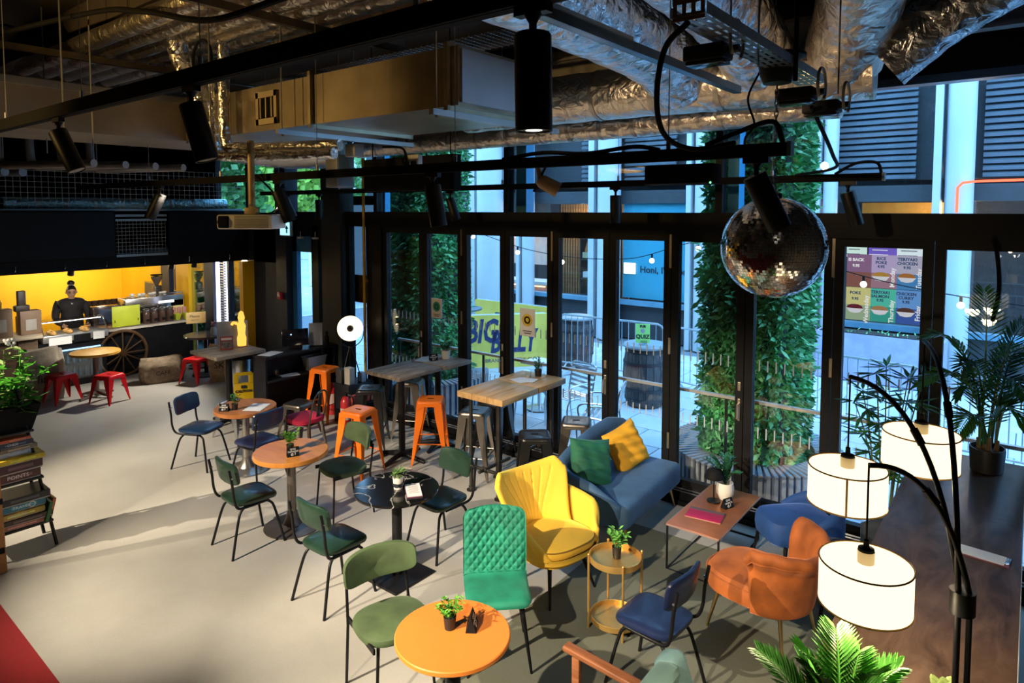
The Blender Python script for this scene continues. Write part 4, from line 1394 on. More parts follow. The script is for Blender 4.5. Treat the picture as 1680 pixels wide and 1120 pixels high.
# projector
t = thing('projector', 'white ceiling projector hanging on a tan pole', 'projector', (-5.2, 3.04, 2.95), R(38))
PW = M('projector_white', (.85, .80, .70), .45, var=.04)
obj('projector_body', B().rbox((0, 0, 0), (.46, .34, .12), .018), PW, t)
obj('lens_bay', B().rbox((-.17, -.165, 0), (.09, .03, .10), .01), MATT, t)
obj('lens', B().lathe([(.035, 0), (.04, .02), (.02, .022), (0, .015)], 18, (-.17, -.175, 0), Matrix.Rotation(R(90), 4, 'X')), M('lens_glass', (.02, .02, .03), .08), t)
for q in range(9):
    obj('vent_slat', B().box((.06, -.172, -.045 + q * .011), (.28, .006, .004)), M('vent_grey', (.28, .26, .22), .6), t, False)
obj('mount', B().rbox((0, 0, .09), (.1, .1, .06), .01).tube(path([(.02, -.03, .06), (.06, -.04, .10), (0, -.05, .14)]), .012), M('mount_tan', (.5, .4, .24), .5, .3), t)
obj('pole', B().cyl((0, 0, .1), (0, 0, .68), .028, 14), M('pole_tan', (.5, .36, .17), .5, .3), t)
obj('flex', B().tube(path([(.1, .1, .05), (.2, .1, .16), (.05, .1, .35), (-.1, .1, .45)]), .008), MATT, t)
# ================================================================ THE BAR
FASC = M('fascia_black', (.008, .010, .014), .65, var=.25, spec=.2)
FX = -11.05
struct('wall_fascia', B().span(FX - .12, FX, -5, 6.37, 2.15, 2.32), FASC)
struct('wall_soffit', B().span(-16.5, FX - .12, -5, 6.37, 2.2, 2.32), DARKW)
for k, (y0, y1, lab) in enumerate(((1.6, 4.18, 'huge black television over the bar counter'), (4.96, 6.3, 'black television over the bar next to the mesh'))):
    t = thing('television', lab, 'television', (FX + .04, (y0 + y1) / 2, 2.675), PI / 2)
    obj('bezel', B().rbox((0, 0, 0), (y1 - y0, .06, .72), .012), MATT, t)
    obj('screen', B().box((0, -.032, 0), (y1 - y0 - .05, .004, .67)), M('tv_screen', (.005, .005, .006), .45, var=.05, spec=.2), t, False)
    obj('wall_bracket', B().box((0, .06, 0), (.3, .06, .3)), MATT, t, False)
MESHM = M('mesh_wire', (.50, .56, .60), .5, .2)


def wire_panel(label, loc, wy, wz, ny, nz):
    t = thing('wire_mesh_panel', label, 'panel', loc)
    b = B()
    for k in range(ny + 1):
        b.cyl((0, -wy / 2 + wy * k / ny, 0), (0, -wy / 2 + wy * k / ny, wz), .003, 4)
    for k in range(nz + 1):
        b.cyl((0, -wy / 2, wz * k / nz), (0, wy / 2, wz * k / nz), .003, 4)
    o = obj('wire_grid', b, MESHM, t, False)
    o['kind'] = 'stuff'
    return t


RB = M('rail_grey_blue', (.34, .44, .50), .5, .1)
t = wire_panel('grey wire mesh panel between the two televisions', (FX - .03, 4.57, 2.32), .76, .56, 14, 10)
for z in (.02, .57, .64):
    obj('rail', B().box((0, 0, z), (.06, .8, .035)), RB, t, False)
wire_panel('wide wire mesh panel above the televisions', (FX - .06, 4.2, 3.06), 4.2, .62, 50, 8)
obj('mesh_post', B().box((0, -2.08, .3), (.05, .05, .62)).span(-.025, .025, -2.1, 2.1, -.03, 0), RB, COL.objects['wire_mesh_panel.001'], False)
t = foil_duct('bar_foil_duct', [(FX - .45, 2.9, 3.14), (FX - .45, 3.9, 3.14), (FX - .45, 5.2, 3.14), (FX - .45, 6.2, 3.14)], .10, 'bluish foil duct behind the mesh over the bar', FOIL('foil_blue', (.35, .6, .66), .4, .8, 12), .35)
for o in [COL.objects['bar_foil_duct']]:
    obj('duct_saddle', B().box((FX - .45, 3.4, 2.685), (.05, .05, .72)), GREYP, t, False)
    obj('duct_saddle', B().box((FX - .45, 5.6, 2.685), (.05, .05, .72)), GREYP, t, False)
t = foil_duct('lagged_elbow', [(-8.6, 4.6, 3.98), (-8.1, 4.75, 3.9), (-7.6, 5.0, 3.84), (-7.0, 5.3, 3.84)], .26, 'wide silver duct elbow behind the foil drop pipes', GALV)
obj('hanger_rod', B().cyl((-7.9, 4.85, 4.1), (-7.9, 4.85, 5.0), .007, 6), GREYP, t)
for k, y in enumerate((2.0, 2.9, 3.5, 4.05, 4.6, 5.3, 6.0)):
    h = tag(obj('fascia_hook', B().tube([(FX, y, 2.27), (FX + .03, y, 2.27), (FX + .035, y, 2.21), (FX + .015, y, 2.19)], .006, 6), STEEL), 'small steel hook screwed on the black bar fascia', 'hook', 'hooks on the bar fascia')
for k, (y, lab) in enumerate(((3.65, 'small black spotlight under the fascia above the barista'), (5.12, 'small black spotlight under the fascia above the coffee machine'), (5.50, 'small black spotlight under the fascia by the side windows'))):
    t = thing('fascia_spotlight', lab, 'spotlight', (FX - .2, y, 2.2))
    obj('lamp_housing', B().lathe([(0, .0), (.04, 0), (.045, -.12), (.03, -.12)], 16, (0, 0, -.01), Matrix.Rotation(R(18), 4, 'Y')), SPB, t)
    obj('lens', B().lathe([(.03, -.118), (0, -.116)], 14, (0, 0, -.01), Matrix.Rotation(R(18), 4, 'Y')), LENS, t)
spot('bar_spot_light', (-14.9, 4.9, 2.12), (-16.5, 5.3, 1.9), 130, 120, (1, .86, .55), .9, .06)
bulb('bar_lamp_light', (-15.4, 3.4, 2.05), 60, (1, .82, .5), .1)
bulb('bar_lamp_light', (-15.2, 5.4, 1.95), 30, (1, .82, .5), .1)
bulb('bar_lamp_light', (-12.2, 5.9, 2.05), 10, (1, .8, .45), .05)
spot('bar_spot_light', (-11.3, 5.12, 2.06), (-13.5, 5.9, 1.1), 130, 60, (1, .95, .85), .6, .03)
spot('bar_spot_light', (-11.3, 3.65, 2.06), (-13.7, 4.4, 1.1), 160, 60, (1, .95, .85), .6, .03)

# counter
t = thing('bar_counter', 'long black bar counter with a pale top edge', 'counter', (0, 0, 0))
obj('counter_front', B().span(-13.75, -13.1, 4.75, 6.33, 0, .84), M('counter_black', (.006, .006, .007), .7, var=.3, spec=.15), t, False)
obj('plinth', B().span(-13.7, -13.09, 4.75, 6.33, 0, .09), MATT, t, False)
obj('countertop', B().rbox((-13.42, 5.55, .865), (.72, 1.62, .05), .008), M('worktop_grey', (.20, .18, .16), .35), t)
obj('top_edge', B().span(-13.065, -13.055, 4.74, 6.36, .845, .885), M('edge_pale', (.55, .5, .42), .4), t, False)
WHEEL = WOOD('wheel_wood', (.06, .032, .015), (.13, .07, .03), .7)
t = thing('cart_wheel', 'old wooden spoked cart wheel leaning on the black bar front', 'wheel', (-13.02, 5.0, .43))
rim = [( .0, .41 * math.cos(a), .41 * math.sin(a)) for a in [k * PI / 20 for k in range(40)]]
obj('rim', B().tube(rim, .028, 8, closed=True), WHEEL, t)
obj('hub', B().lathe([(0, -.06), (.05, -.06), (.065, 0), (.05, .06), (0, .06)], 16, (0, 0, 0), Matrix.Rotation(R(90), 4, 'Y')), WHEEL, t)
spk = B().cyl((0, 0, .05), (0, 0, .40), .014, 8, .011).mesh('spoke', WHEEL)
for k in range(12):
    o = obj('spoke', spk, None, t)
    o.rotation_euler.x = 2 * PI * k / 12
# pastry end: fridge with glass case
t = thing('display_fridge', 'black drinks fridge under the pastry case', 'fridge', (-13.0, 4.2, 0))
obj('cabinet', B().span(-.65, 0, -.5, .52, 0, .80), MATT, t, False)
obj('opening', B().span(-.002, .006, -.42, .44, .14, .66), M('fridge_inside', (.05, .06, .08), .3), t, False)
obj('strip_glow', B().span(0, .02, -.4, .42, .63, .65), EM('fridge_blue', (.25, .5, 1), 4), t, False)
obj('door_pane', B().span(.03, .034, -.45, .47, .12, .68), CLEAR, t, False)
bot = B().lathe([(0, 0), (.026, 0), (.026, .1), (.011, .14), (.011, .17), (0, .17)], 10).mesh('drink_bottle', M('bottle_teal', (.08, .12, .16), .2))
for r_ in range(2):
    for k in range(9):
        o = tag(obj('drink_bottle', bot, None), 'small dark bottle standing in the bar drinks fridge', 'bottle', 'bottles in the drinks fridge')
        o.location = (-12.985 - .0, 3.83 + k * .09, .17 + r_ * .24)
t = thing('pastry_case', 'lit glass pastry case on the end of the bar', 'display case', (-13.25, 4.25, .80))
obj('case_base', B().rbox((0, 0, .06), (.56, 1.0, .12), .01), M('case_steel', (.6, .6, .58), .3, .8), t)
obj('glass_front', B().add([(.27, -.48, .12), (.27, .48, .12), (.12, .48, .34), (.12, -.48, .34)], [(0, 1, 2, 3)]), CLEAR, t, False)
obj('glass_top', B().span(-.25, .12, -.48, .48, .335, .342), CLEAR, t, False)
obj('case_frame', B().tube([(.27, -.48, .12), (.12, -.48, .34), (-.25, -.48, .34)], .008).tube([(.27, .48, .12), (.12, .48, .34), (-.25, .48, .34)], .008).cyl((.12, -.48, .34), (.12, .48, .34), .008), STEEL, t)
obj('strip_glow', B().span(.06, .10, -.45, .45, .318, .33), EM('case_glow', (1, .95, .85), 6), t, False)
obj('price_card', B().box((.295, -.25, .02), (.004, .34, .13)), PAPER, t, False)
obj('price_card', B().box((.295, .34, .04), (.004, .18, .13)), PAPER, t, False)
obj('chalk_card', B().box((.295, .08, .03), (.004, .26, .13)), MATT, t, False)
PAST = M('pastry_gold', (.75, .42, .12), .6, var=.3, vs=20)
for k in range(6):
    bb = B().pad(.075, .05, .05, 2.2, .5, .02)
    o = obj('pastry', bb, PAST, None, True, loc=(-13.2 + (k % 2) * .14, 3.92 + (k // 2) * .25, .925))
    tag(o, 'golden pastry lying inside the glass pastry case', 'pastry', 'pastries in the glass case')
# espresso machine with grinder
t = thing('espresso_machine', 'wide steel espresso machine on the bar', 'coffee machine', (-13.55, 5.75, .89))
obj('machine_back', B().rbox((0, 0, .36), (.36, 1.1, .24), .02), STEEL, t)
obj('machine_body', B().rbox((-.02, 0, .12), (.3, 1.0, .24), .02), M('machine_dark', (.12, .11, .10), .3, .8), t)
obj('cup_rail', B().tube([(.17, -.52, .52), (.17, .52, .52), (-.17, .52, .52)], .008), STEEL, t)
obj('name_plate', B().rbox((.185, .2, .36), (.006, .3, .05), .002), EM('plate_glow', (1, 1, 1), 1.5), t)
for q in (-.3, 0, .3):
    obj('group_head', B().lathe([(.045, 0), (.045, .06), (.03, .08)], 14, (.1, q, .16)).cyl((.12, q, .18), (.26, q, .17), .013), BLACK, t)
cup = B().lathe([(0, 0), (.03, 0), (.042, .06), (.039, .06), (.028, .005), (0, .005)], 12).mesh('cup', M('cup_white', (.8, .78, .74), .3))
for k in range(7):
    o = tag(obj('cup', cup, None), ORD[k] + ' white cup on the espresso machine, counting from the lime board', 'cup', 'cups on the espresso machine')
    o.location = (-13.6 + .08 * (k % 2), 5.42 + k * .1, 1.372)
t = thing('coffee_grinder', 'black coffee grinder with a clear hopper behind the espresso machine', 'grinder', (-13.88, 6.0, .89))
obj('grinder_body', B().rbox((0, 0, .32), (.16, .14, .64), .02), M('grinder_black', (.03, .028, .03), .35), t)
obj('hopper', B().lathe([(.03, .64), (.1, .78), (.105, .82), (0, .83)], 18), M('smoked_plastic', (.12, .10, .09), .15), t)
obj('hopper_lid', B().lathe([(0, .84), (.11, .84), (.11, .86), (0, .865)], 18), MATT, t)
# things along the bar top
jar = B().lathe([(0, 0), (.065, 0), (.065, .2), (.05, .23), (0, .24)], 16)
jm = jar.mesh('jar', M('jar_brown', (.07, .04, .03), .15))
jl = B().lathe([(.055, .235), (.06, .24), (.06, .27), (.02, .29), (0, .29)], 16).mesh('lid', STEEL)
for k in range(4):
    t = thing('storage_jar', ORD[k] + ' dark glass storage jar on the bar, counting from the lime board', 'jar', (-13.2, 5.50 + k * .145, .89), 0, 'storage jars on the bar')
    obj('jar', jm, None, t)
    obj('lid', jl, None, t)
    obj('paper_tag', B().box((.067, 0, .07), (.004, .06, .05)), MATT, t, False)
LIME = M('lime_board', (.45, .52, .03), .5, var=.1, vs=5)
t = thing('lime_board', 'square lime green board standing on the bar front', 'sign', (-13.14, 5.12, .89))
obj('board', B().rbox((0, 0, .2), (.02, .48, .38), .006), LIME, t)
obj('hook', B().tube([(.015, -.2, .14), (.03, -.2, .12), (.015, -.2, .1)], .006).tube([(.015, .2, .14), (.03, .2, .12), (.015, .2, .1)], .006), MATT, t)
for k, (y, w, lab) in enumerate(((6.08, .13, 'lime plastic tub at the end of the bar'), (6.25, .12, 'second lime plastic tub beside the first one'))):
    t = thing('plastic_tub', lab, 'tub', (-13.2, y, .89))
    obj('tub', B().lathe([(0, 0), (.05, 0), (.075, .12), (.07, .12), (.045, .01), (0, .01)], 4, mat=Matrix.Rotation(R(45), 4, 'Z'), sy=w / .11), LIME, t, False)
t = thing('crisp_stand', 'white and yellow box stand with packets on the bar', 'box', (-13.36, 6.16, 1.0))
obj('stand_box', B().rbox((-.06, 0, .12), (.1, .26, .3), .006), M('stand_white_yellow', (.85, .75, .35), .5), t)
for q in range(3):
    obj('packet', B().rbox((.02, -.08 + q * .1, .05), (.05, .08, .14), .02), M('packet_pink', (.6, .28, .22), .5), t)
t = thing('till_screen', 'brass coloured menu stand at the end of the bar', 'sign', (-12.6, 6.16, .82), R(-20))
obj('sign_board', B().rbox((0, 0, .16), (.02, .36, .22), .006), M('sign_tan', (.62, .42, .16), .5), t)
obj('post', B().cyl((0, 0, -.78), (0, 0, .06), .02).lathe([(.16, -.78), (.16, -.76), (.02, -.74)], 18), GALV, t)
text('lettering', 'Please', .07, INK, t, (.012, -.03, .19), (PI / 2, 0, PI / 2))
text('lettering', 'wait here', .035, INK, t, (.012, -.03, .12), (PI / 2, 0, PI / 2))
t = thing('knock_box', 'steel tamper box with wooden tray beside the pastry case', 'box', (-13.3, 4.86, .89))
obj('tray', B().rbox((0, 0, .02), (.3, .3, .04), .01), WOOD('tray_wood', (.2, .1, .04), (.4, .22, .1)), t)
obj('pitcher', B().lathe([(0, .04), (.06, .04), (.055, .17), (.05, .17), (.052, .05), (0, .05)], 18, (.0, .24, -.04)), STEEL, t)
obj('appliance', B().rbox((-.22, .05, .2), (.22, .48, .36), .02), M('oven_dark', (.10, .08, .08), .2, .7), t)
obj('appliance_door', B().rbox((-.105, .05, .2), (.01, .3, .26), .004), M('oven_glass', (.05, .07, .12), .08), t)
# back shelf with cups
t = thing('back_shelf', 'dark timber shelf behind the bar', 'shelf', (-14.6, 5.3, 1.02))
obj('shelf_board', B().rbox((0, 0, .04), (.3, 1.2, .05), .006).box((0, -.55, -.5), (.28, .04, 1.04)).box((0, .55, -.5), (.28, .04, 1.04)), M('shelf_board', (.06, .04, .03), .6), t)
cm = B().lathe([(0, 0), (.05, 0), (.06, .17), (.055, .17), (.045, .01), (0, .01)], 14).mesh('tumbler', M('tumbler_brown', (.10, .06, .04), .2, .4))
for k in range(7):
    o = tag(obj('tumbler', cm, None), ORD[k] + ' dark tumbler on the back shelf, counting from the barista', 'cup', 'tumblers behind the bar')
    o.location = (-14.55, 4.98 + k * .115, 1.085)
# crate counter near the left
CRATE = WOOD('crate_wood', (.09, .055, .035), (.20, .13, .085), .7, 3, (9, 1, 9))
t = thing('timber_counter', 'rough brown timber counter with printed sacking by the fridge', 'counter', (-12.95, 3.25, 0))
obj('plank_front', B().span(-.6, 0, -.45, .42, 0, .92), CRATE, t, False)
for k in range(3):
    obj('plank', B().rbox((.012, -.3 + k * .29, .46), (.024, .27, .9), .006, 1), CRATE, t)
obj('ledge', B().rbox((-.25, 0, .95), (.7, .95, .05), .008), M('ledge_pale', (.45, .38, .28), .5), t)
for k, (y, w, h, c, lab) in enumerate(((3.62, .30, .40, (.22, .14, .09), 'brown framed menu box on the timber counter'), (3.2, .34, .46, (.20, .13, .08), 'brown paper sack box on the timber counter'), (2.85, .26, .5, (.04, .04, .045), 'black coffee tin on the timber counter'))):
    t = thing('counter_box', lab, 'box', (-13.15, y, .975))
    obj('box_body', B().rbox((0, 0, h / 2), (.2, w, h), .012), M('cbox_%d' % k, c, .6), t)
    obj('paper_label', B().box((.102, 0, h * .42), (.004, w * .5, h * .45)), M('label_grey', (.35, .33, .3), .6), t, False)
t = thing('glass_jar', 'small glass jar with yellow filling on the framed box', 'jar', (-13.15, 3.2, 1.435))
obj('jar', B().lathe([(0, 0), (.05, 0), (.055, .1), (.04, .13), (0, .13)], 14), M('jar_amber', (.5, .32, .03), .12), t)
obj('lid', B().lathe([(.042, .13), (.042, .15), (0, .15)], 14), STEEL, t)
t = thing('paper_bag', 'pink paper bag standing behind the framed box', 'bag', (-13.38, 3.62, .975))
obj('bag', B().rbox((0, 0, .14), (.12, .24, .3), .02), M('bag_pink', (.62, .36, .24), .7), t)
obj('bag_handle', B().tube(path([(.06, .06, .26), (.09, .12, .2), (.06, .1, .12)]), .006), INK, t)
o = obj('coffee_tower', B().rbox((-13.15, 3.52, 1.42), (.14, .2, .10), .01).rbox((-13.15, 3.52, 1.58), (.1, .11, .26), .01), M('tower_black', (.03, .02, .02), .5))
tag(o, 'dark coffee dispenser standing on the framed box', 'dispenser')
# side panel opening in the nook wall
t = thing('wall_hatch', 'small dark framed hatch in the dark yellow wall', 'hatch', (-14.95, 6.355, 1.35))
obj('hatch_frame', B().span(-.3, .3, -.02, 0, -.15, .15), M('hatch_tan', (.5, .32, .06), .5), t, False)
obj('hatch_dark', B().span(-.26, .26, -.028, -.02, -.12, .12), M('hatch_dark', (.06, .08, .1), .4), t, False)

# hessian sacks
HESS = M('hessian', (.24, .18, .12), .9, var=.3, vs=14, bump=.6, bs=120)


def sack(name, x, y, z, w, d, h, rz, label, lettering, mat=HESS, seed=1, size=.12):
    rnd = random.Random(seed)
    t = thing(name, label, 'sack', (x, y, z), rz)

    def fn(u, v):
        a = 2 * PI * u
        q = v
        rr = (1 - .1 * abs(2 * q - 1) ** 3) * (1 + .05 * math.sin(5 * a + q * 6 + seed) + .03 * math.sin(11 * a + seed))
        flat = 1 - max(0, q - .75) * 2.2
        px_, py_ = math.cos(a), math.sin(a)
        return Vector((d / 2 * math.copysign(abs(px_) ** .6, px_) * rr * max(.25, flat), w / 2 * math.copysign(abs(py_) ** .6, py_) * rr, h * q + .02 * math.sin(3 * a) * q))
    b = B().grid(fn, 36, 12, True)
    b.f.append(tuple(range(35, -1, -1)))
    b.f.append(tuple(11 * 36 + k for k in range(36)))
    obj('sack_body', b, mat, t)
    if lettering:
        text('lettering', lettering, size, INK, t, (d / 2 + .035, 0, h * .45), (PI / 2, 0, PI / 2))
    return t


sack('coffee_sack', -12.15, 5.30, 0, .72, .42, .42, R(-20), 'hessian coffee sack lying by the red stool at the bar', 'CAFE', seed=3, size=.1)
sack('coffee_sack', -11.35, 6.05, .0, .55, .26, .66, R(-25), 'hessian sack printed SKOX leaning near the round black table', 'SKOX', M('hessian_light', (.38, .27, .16), .9, var=.25, vs=14, bump=.6, bs=120), 5, .15)
sack('coffee_sack', -10.75, 6.0, .0, .5, .28, .62, R(-25), 'plain hessian sack behind the printed one', None, seed=8)
sack('coffee_sack', -12.45, 3.55, .0, .62, .42, .82, R(-10), 'pale hessian sack printed fia with a red emblem by the fridge', 'fia', M('hessian_pale', (.36, .31, .25), .9, var=.25, vs=10, bump=.6, bs=120), 2, .17)

# small round table, trolley and lit statue in the bay
t = thing('cafe_table', 'small round black table in the bay beside the strip light', 'table', (-11.95, 6.0, 0))
obj('tabletop', B().lathe([(0, .72), (.37, .72), (.38, .74), (.37, .76), (0, .76)], 36), M('top_dark_gloss', (.05, .05, .06), .2), t)
obj('pedestal', B().cyl((0, 0, .02), (0, 0, .72), .035).lathe([(.24, 0), (.24, .015), (.04, .05)], 24), BLACK, t)
t = thing('flower_vase', 'small clear vase of mauve flowers on the round black table', 'vase', (-11.80, 6.08, .76))
obj('vase', B().lathe([(0, 0), (.05, 0), (.06, .08), (.04, .14), (.036, .14), (.052, .08), (0, .01)], 18), M('vase_pale', (.6, .6, .66), .1), t)
b = B()
for k in range(26):
    a = random.uniform(0, 2 * PI)
    b.sphere((.06 * math.cos(a) * random.random(), .06 * math.sin(a) * random.random(), .17 + random.random() * .06), .018, 6, 4)
obj('flowers', b, M('flower_mauve', (.4, .2, .3), .6), t)
t = thing('lit_figurine', 'glowing amber figurine lamp on the grey bar table', 'lamp', (-9.05, 5.08, 1.06))
obj('figurine', B().lathe([(.06, 0), (.065, .12), (.05, .18), (.06, .3), (.035, .36), (.05, .42), (.03, .5), (0, .52)], 14).tube(path([(0, -.05, .33), (0, -.12, .36), (0, -.15, .33)]), .02), EM('figurine_glow', (1, .50, .08), 1.5), t)
obj('figurine_base', B().rbox((0, 0, -.0), (.16, .16, .02), .004), M('base_copper', (.5, .25, .12), .5), t)

# the barista
def person(loc, rz):
    t = thing('person', 'person in a black top with glasses and a dark top bun behind the bar', 'person', loc, rz)
    SKIN = M('skin', (.62, .36, .24), .55, var=.06)
    TOP = M('black_top', (.02, .018, .02), .75, var=.25, vs=5)
    HAIR = M('dark_hair', (.012, .009, .009), .45, var=.3)

    def skin_chain(name, pts, edges, mat, parent, sub=2, root=0):
        me = bpy.data.meshes.new(name)
        me.from_pydata([p[:3] for p in pts], edges, [])
        o = bpy.data.objects.new(name, me)
        COL.objects.link(o)
        o.parent = parent
        sm = o.modifiers.new('skin', 'SKIN')
        sm.use_smooth_shade = True
        sv = me.skin_vertices[0].data if me.skin_vertices else None
        if sv is None:
            me.skin_vertices.new() if hasattr(me.skin_vertices, 'new') else None
            sv = me.skin_vertices[0].data
        for i, p in enumerate(pts):
            r_ = p[3] if isinstance(p[3], tuple) else (p[3], p[3])
            sv[i].radius = r_
            sv[i].use_root = (i == root)
        ss = o.modifiers.new('sub', 'SUBSURF')
        ss.levels = sub
        ss.render_levels = sub
        me.materials.append(mat)
        return o
    # facing +X; head tilted down towards the case
    pts = [(0, 0, .92, (.19, .15)), (.01, 0, 1.08, (.19, .14)), (.03, 0, 1.25, (.20, .13)), (.03, 0, 1.36, (.15, .10)), (.045, 0, 1.43, (.055, .055)),
           (.02, .18, 1.325, .085), (.04, .25, 1.17, .075), (.12, .26, 1.03, .062), (.30, .22, .98, .042), (.40, .20, .98, .034),
           (.02, -.18, 1.325, .085), (.04, -.25, 1.17, .075), (.12, -.26, 1.03, .062), (.28, -.20, .98, .042), (.36, -.17, .98, .034),
           (0, .09, .82, (.10, .10)), (.02, .095, .47, (.07, .07)), (0, .1, .1, (.05, .05)), (.12, .1, .05, (.045, .035)),
           (0, -.09, .82, (.10, .10)), (.02, -.095, .47, (.07, .07)), (0, -.1, .1, (.05, .05)), (.12, -.1, .05, (.045, .035))]
    edges = [(0, 1), (1, 2), (2, 3), (3, 4), (3, 5), (5, 6), (6, 7), (7, 8), (8, 9), (3, 10), (10, 11), (11, 12), (12, 13), (13, 14), (0, 15), (15, 16), (16, 17), (17, 18), (0, 19), (19, 20), (20, 21), (21, 22)]
    body = skin_chain('body', pts, edges, TOP, t)
    hd = B()

    def head(u, v):
        th, ph = PI * v, 2 * PI * u
        x = math.sin(th) * math.cos(ph)
        y = math.sin(th) * math.sin(ph)
        z = math.cos(th)
        p = Vector((x * .098, y * .078, z * .122))
        if z < 0:
            p.x *= 1 + .12 * z
            p.y *= 1 + .30 * z
        if x > 0:
            nose = math.exp(-((y * .078) / .014) ** 2 - ((z + .12) / .2) ** 2)
            p.x += .022 * nose
            for s_ in (-1, 1):
                p.x -= .010 * math.exp(-((y * .078 - s_ * .03) / .017) ** 2 - ((z - .05) / .13) ** 2)
            p.x += .006 * math.exp(-((y * .078) / .025) ** 2 - ((z + .48) / .07) ** 2)
            p.x += .008 * math.exp(-((y * .078) / .025) ** 2 - ((z + .8) / .15) ** 2)
        return p
    T = Matrix.Translation((.07, 0, 1.535)) @ Matrix.Rotation(R(4), 4, 'Y')
    hb = B().grid(head, 32, 24, True)
    hd.add([T @ Vector(p) for p in hb.v], hb.f)
    hd.tube([(.045, 0, 1.40), (.055, 0, 1.47)], [.052, .05], 16)
    for s_ in (-1, 1):
        hd.sphere(tuple(T @ Vector((-.005, .078 * s_, -.01))), .02, 8, 6)
    obj('head', hd, SKIN, t)
    hr = B()

    def hairf(u, v):
        ph = 2 * PI * u
        lim = .34 + .40 * (1 - math.cos(ph)) / 2
        p = head(u, v * lim)
        return p * 1.09 + Vector((-.006, 0, .004))
    hh = B().grid(hairf, 32, 14, True)
    hr.add([T @ Vector(p) for p in hh.v], hh.f)
    hr.sphere(tuple(T @ Vector((-.03, 0, .165))), .062, 14, 10, .8)
    obj('hair', hr, HAIR, t)
    obj('scrunchie', B().tube([tuple(T @ Vector((-.025 + .04 * math.cos(a), .04 * math.sin(a), .128))) for a in [k * PI / 8 for k in range(16)]], .012, 6, closed=True), M('scrunchie_white', (.6, .62, .62), .7), t)
    gl = B()
    for s_ in (-1, 1):
        gl.tube([tuple(T @ Vector((.097, s_ * .033 + .025 * math.cos(a), .008 + .02 * math.sin(a)))) for a in [k * PI / 8 for k in range(16)]], .003, 5, closed=True)
        gl.tube([tuple(T @ Vector((.095, s_ * .057, .012))), tuple(T @ Vector((.0, s_ * .082, .012)))], .003, 5)
    gl.tube([tuple(T @ Vector((.099, -.009, .012))), tuple(T @ Vector((.099, .009, .012)))], .003, 5)
    obj('glasses', gl, BLACK, t)
    ey = B()
    for s_ in (-1, 1):
        ey.sphere(tuple(T @ Vector((.080, s_ * .031, .006))), .011, 10, 8)
    obj('eyes', ey, M('eye_dark', (.05, .04, .04), .2), t)
    obj('mouth', B().tube([tuple(T @ Vector((.083, y_, -.062 + .004 * abs(y_) / .02))) for y_ in (-.022, -.01, 0, .01, .022)], [.002, .005, .006, .005, .002], 6), M('lips', (.42, .16, .14), .5), t)
    obj('collar', B().tube([(.045 + .062 * math.cos(a), .062 * math.sin(a), 1.405 - .01 * math.cos(a)) for a in [k * PI / 10 for k in range(20)]], .016, 6, closed=True), TOP, t)
    obj('necklace', B().tube(path([(.09, .06, 1.41), (.15, .03, 1.36), (.165, 0, 1.325), (.15, -.03, 1.36), (.09, -.06, 1.41)]), .004, 5), STEEL, t)
    # hands with five fingers each
    for s_, wx in ((1, .40), (-1, .36)):
        yy = .20 * s_ if s_ > 0 else -.17
        W = Vector((wx, yy, .98))
        hp = [(W.x, W.y, W.z, (.022, .03)), (W.x + .05, W.y - .005 * s_, W.z - .005, (.018, .036)), (W.x + .085, W.y - .008 * s_, W.z - .012, (.014, .036))]
        ed = [(0, 1), (1, 2)]
        skin_chain('hand', hp, ed, SKIN, t, 2)
        for f_, (dy, ln) in enumerate(((-.028, .062), (-.009, .074), (.010, .068), (.028, .052))):
            p0 = Vector((W.x + .078, W.y - .006 * s_ + dy, W.z - .008))
            fp_ = [(p0.x - .02, p0.y, p0.z, .009), (p0.x + ln * .4, p0.y, p0.z - .004, .0085), (p0.x + ln * .75, p0.y, p0.z - .018, .008), (p0.x + ln * .9, p0.y, p0.z - .035, .0065)]
            skin_chain('finger', fp_, [(0, 1), (1, 2), (2, 3)], SKIN, t, 1)
        th_ = [(W.x + .02, W.y - .02 * s_, W.z - .006, .011), (W.x + .05, W.y - .05 * s_, W.z - .012, .010), (W.x + .08, W.y - .058 * s_, W.z - .024, .008)]
        skin_chain('thumb', th_, [(0, 1), (1, 2)], SKIN, t, 1)
    return t


person((-14.0, 4.52, 0), R(-12))
# ================================================================ SEATING
def LEATHER(name, c):
    return M(name, c, .34, 0, var=.22, vs=9, bump=.08, bs=90, coat=.15)


def VELVET(name, c, var=.35, vs=5):
    return M(name, c, .75, 0, var=var, vs=vs, bump=.12, bs=140, sheen=.7)


L_NAVY = LEATHER('leather_navy', (.010, .018, .060))
L_BLUE = LEATHER('leather_blue', (.008, .03, .085))
L_GREEN = LEATHER('leather_green', (.012, .035, .022))
V_OLIVE = VELVET('velvet_olive', (.060, .095, .038))
V_EMER = VELVET('velvet_emerald', (.006, .185, .115), .3, 6)
V_YEL = VELVET('velvet_yellow', (.88, .52, .045), .10, 4)
V_BLUE = VELVET('velvet_blue', (.04, .10, .20), .25, 4)
V_ORNG = VELVET('velvet_rust', (.33, .085, .014), .4, 5)
GOLDL = M('gold_leg', (.62, .46, .22), .28, 1.0)


def bent(z0, x0, R0=.55, tilt=.18):
    """Maps a flat pad (x = up, y = across, z = thickness) onto a curved, tilted chair back."""
    def fn(p):
        return Vector((x0 - tilt * p.x - p.z + (p.y * p.y) / (2 * R0), p.y, z0 + p.x))
    return fn


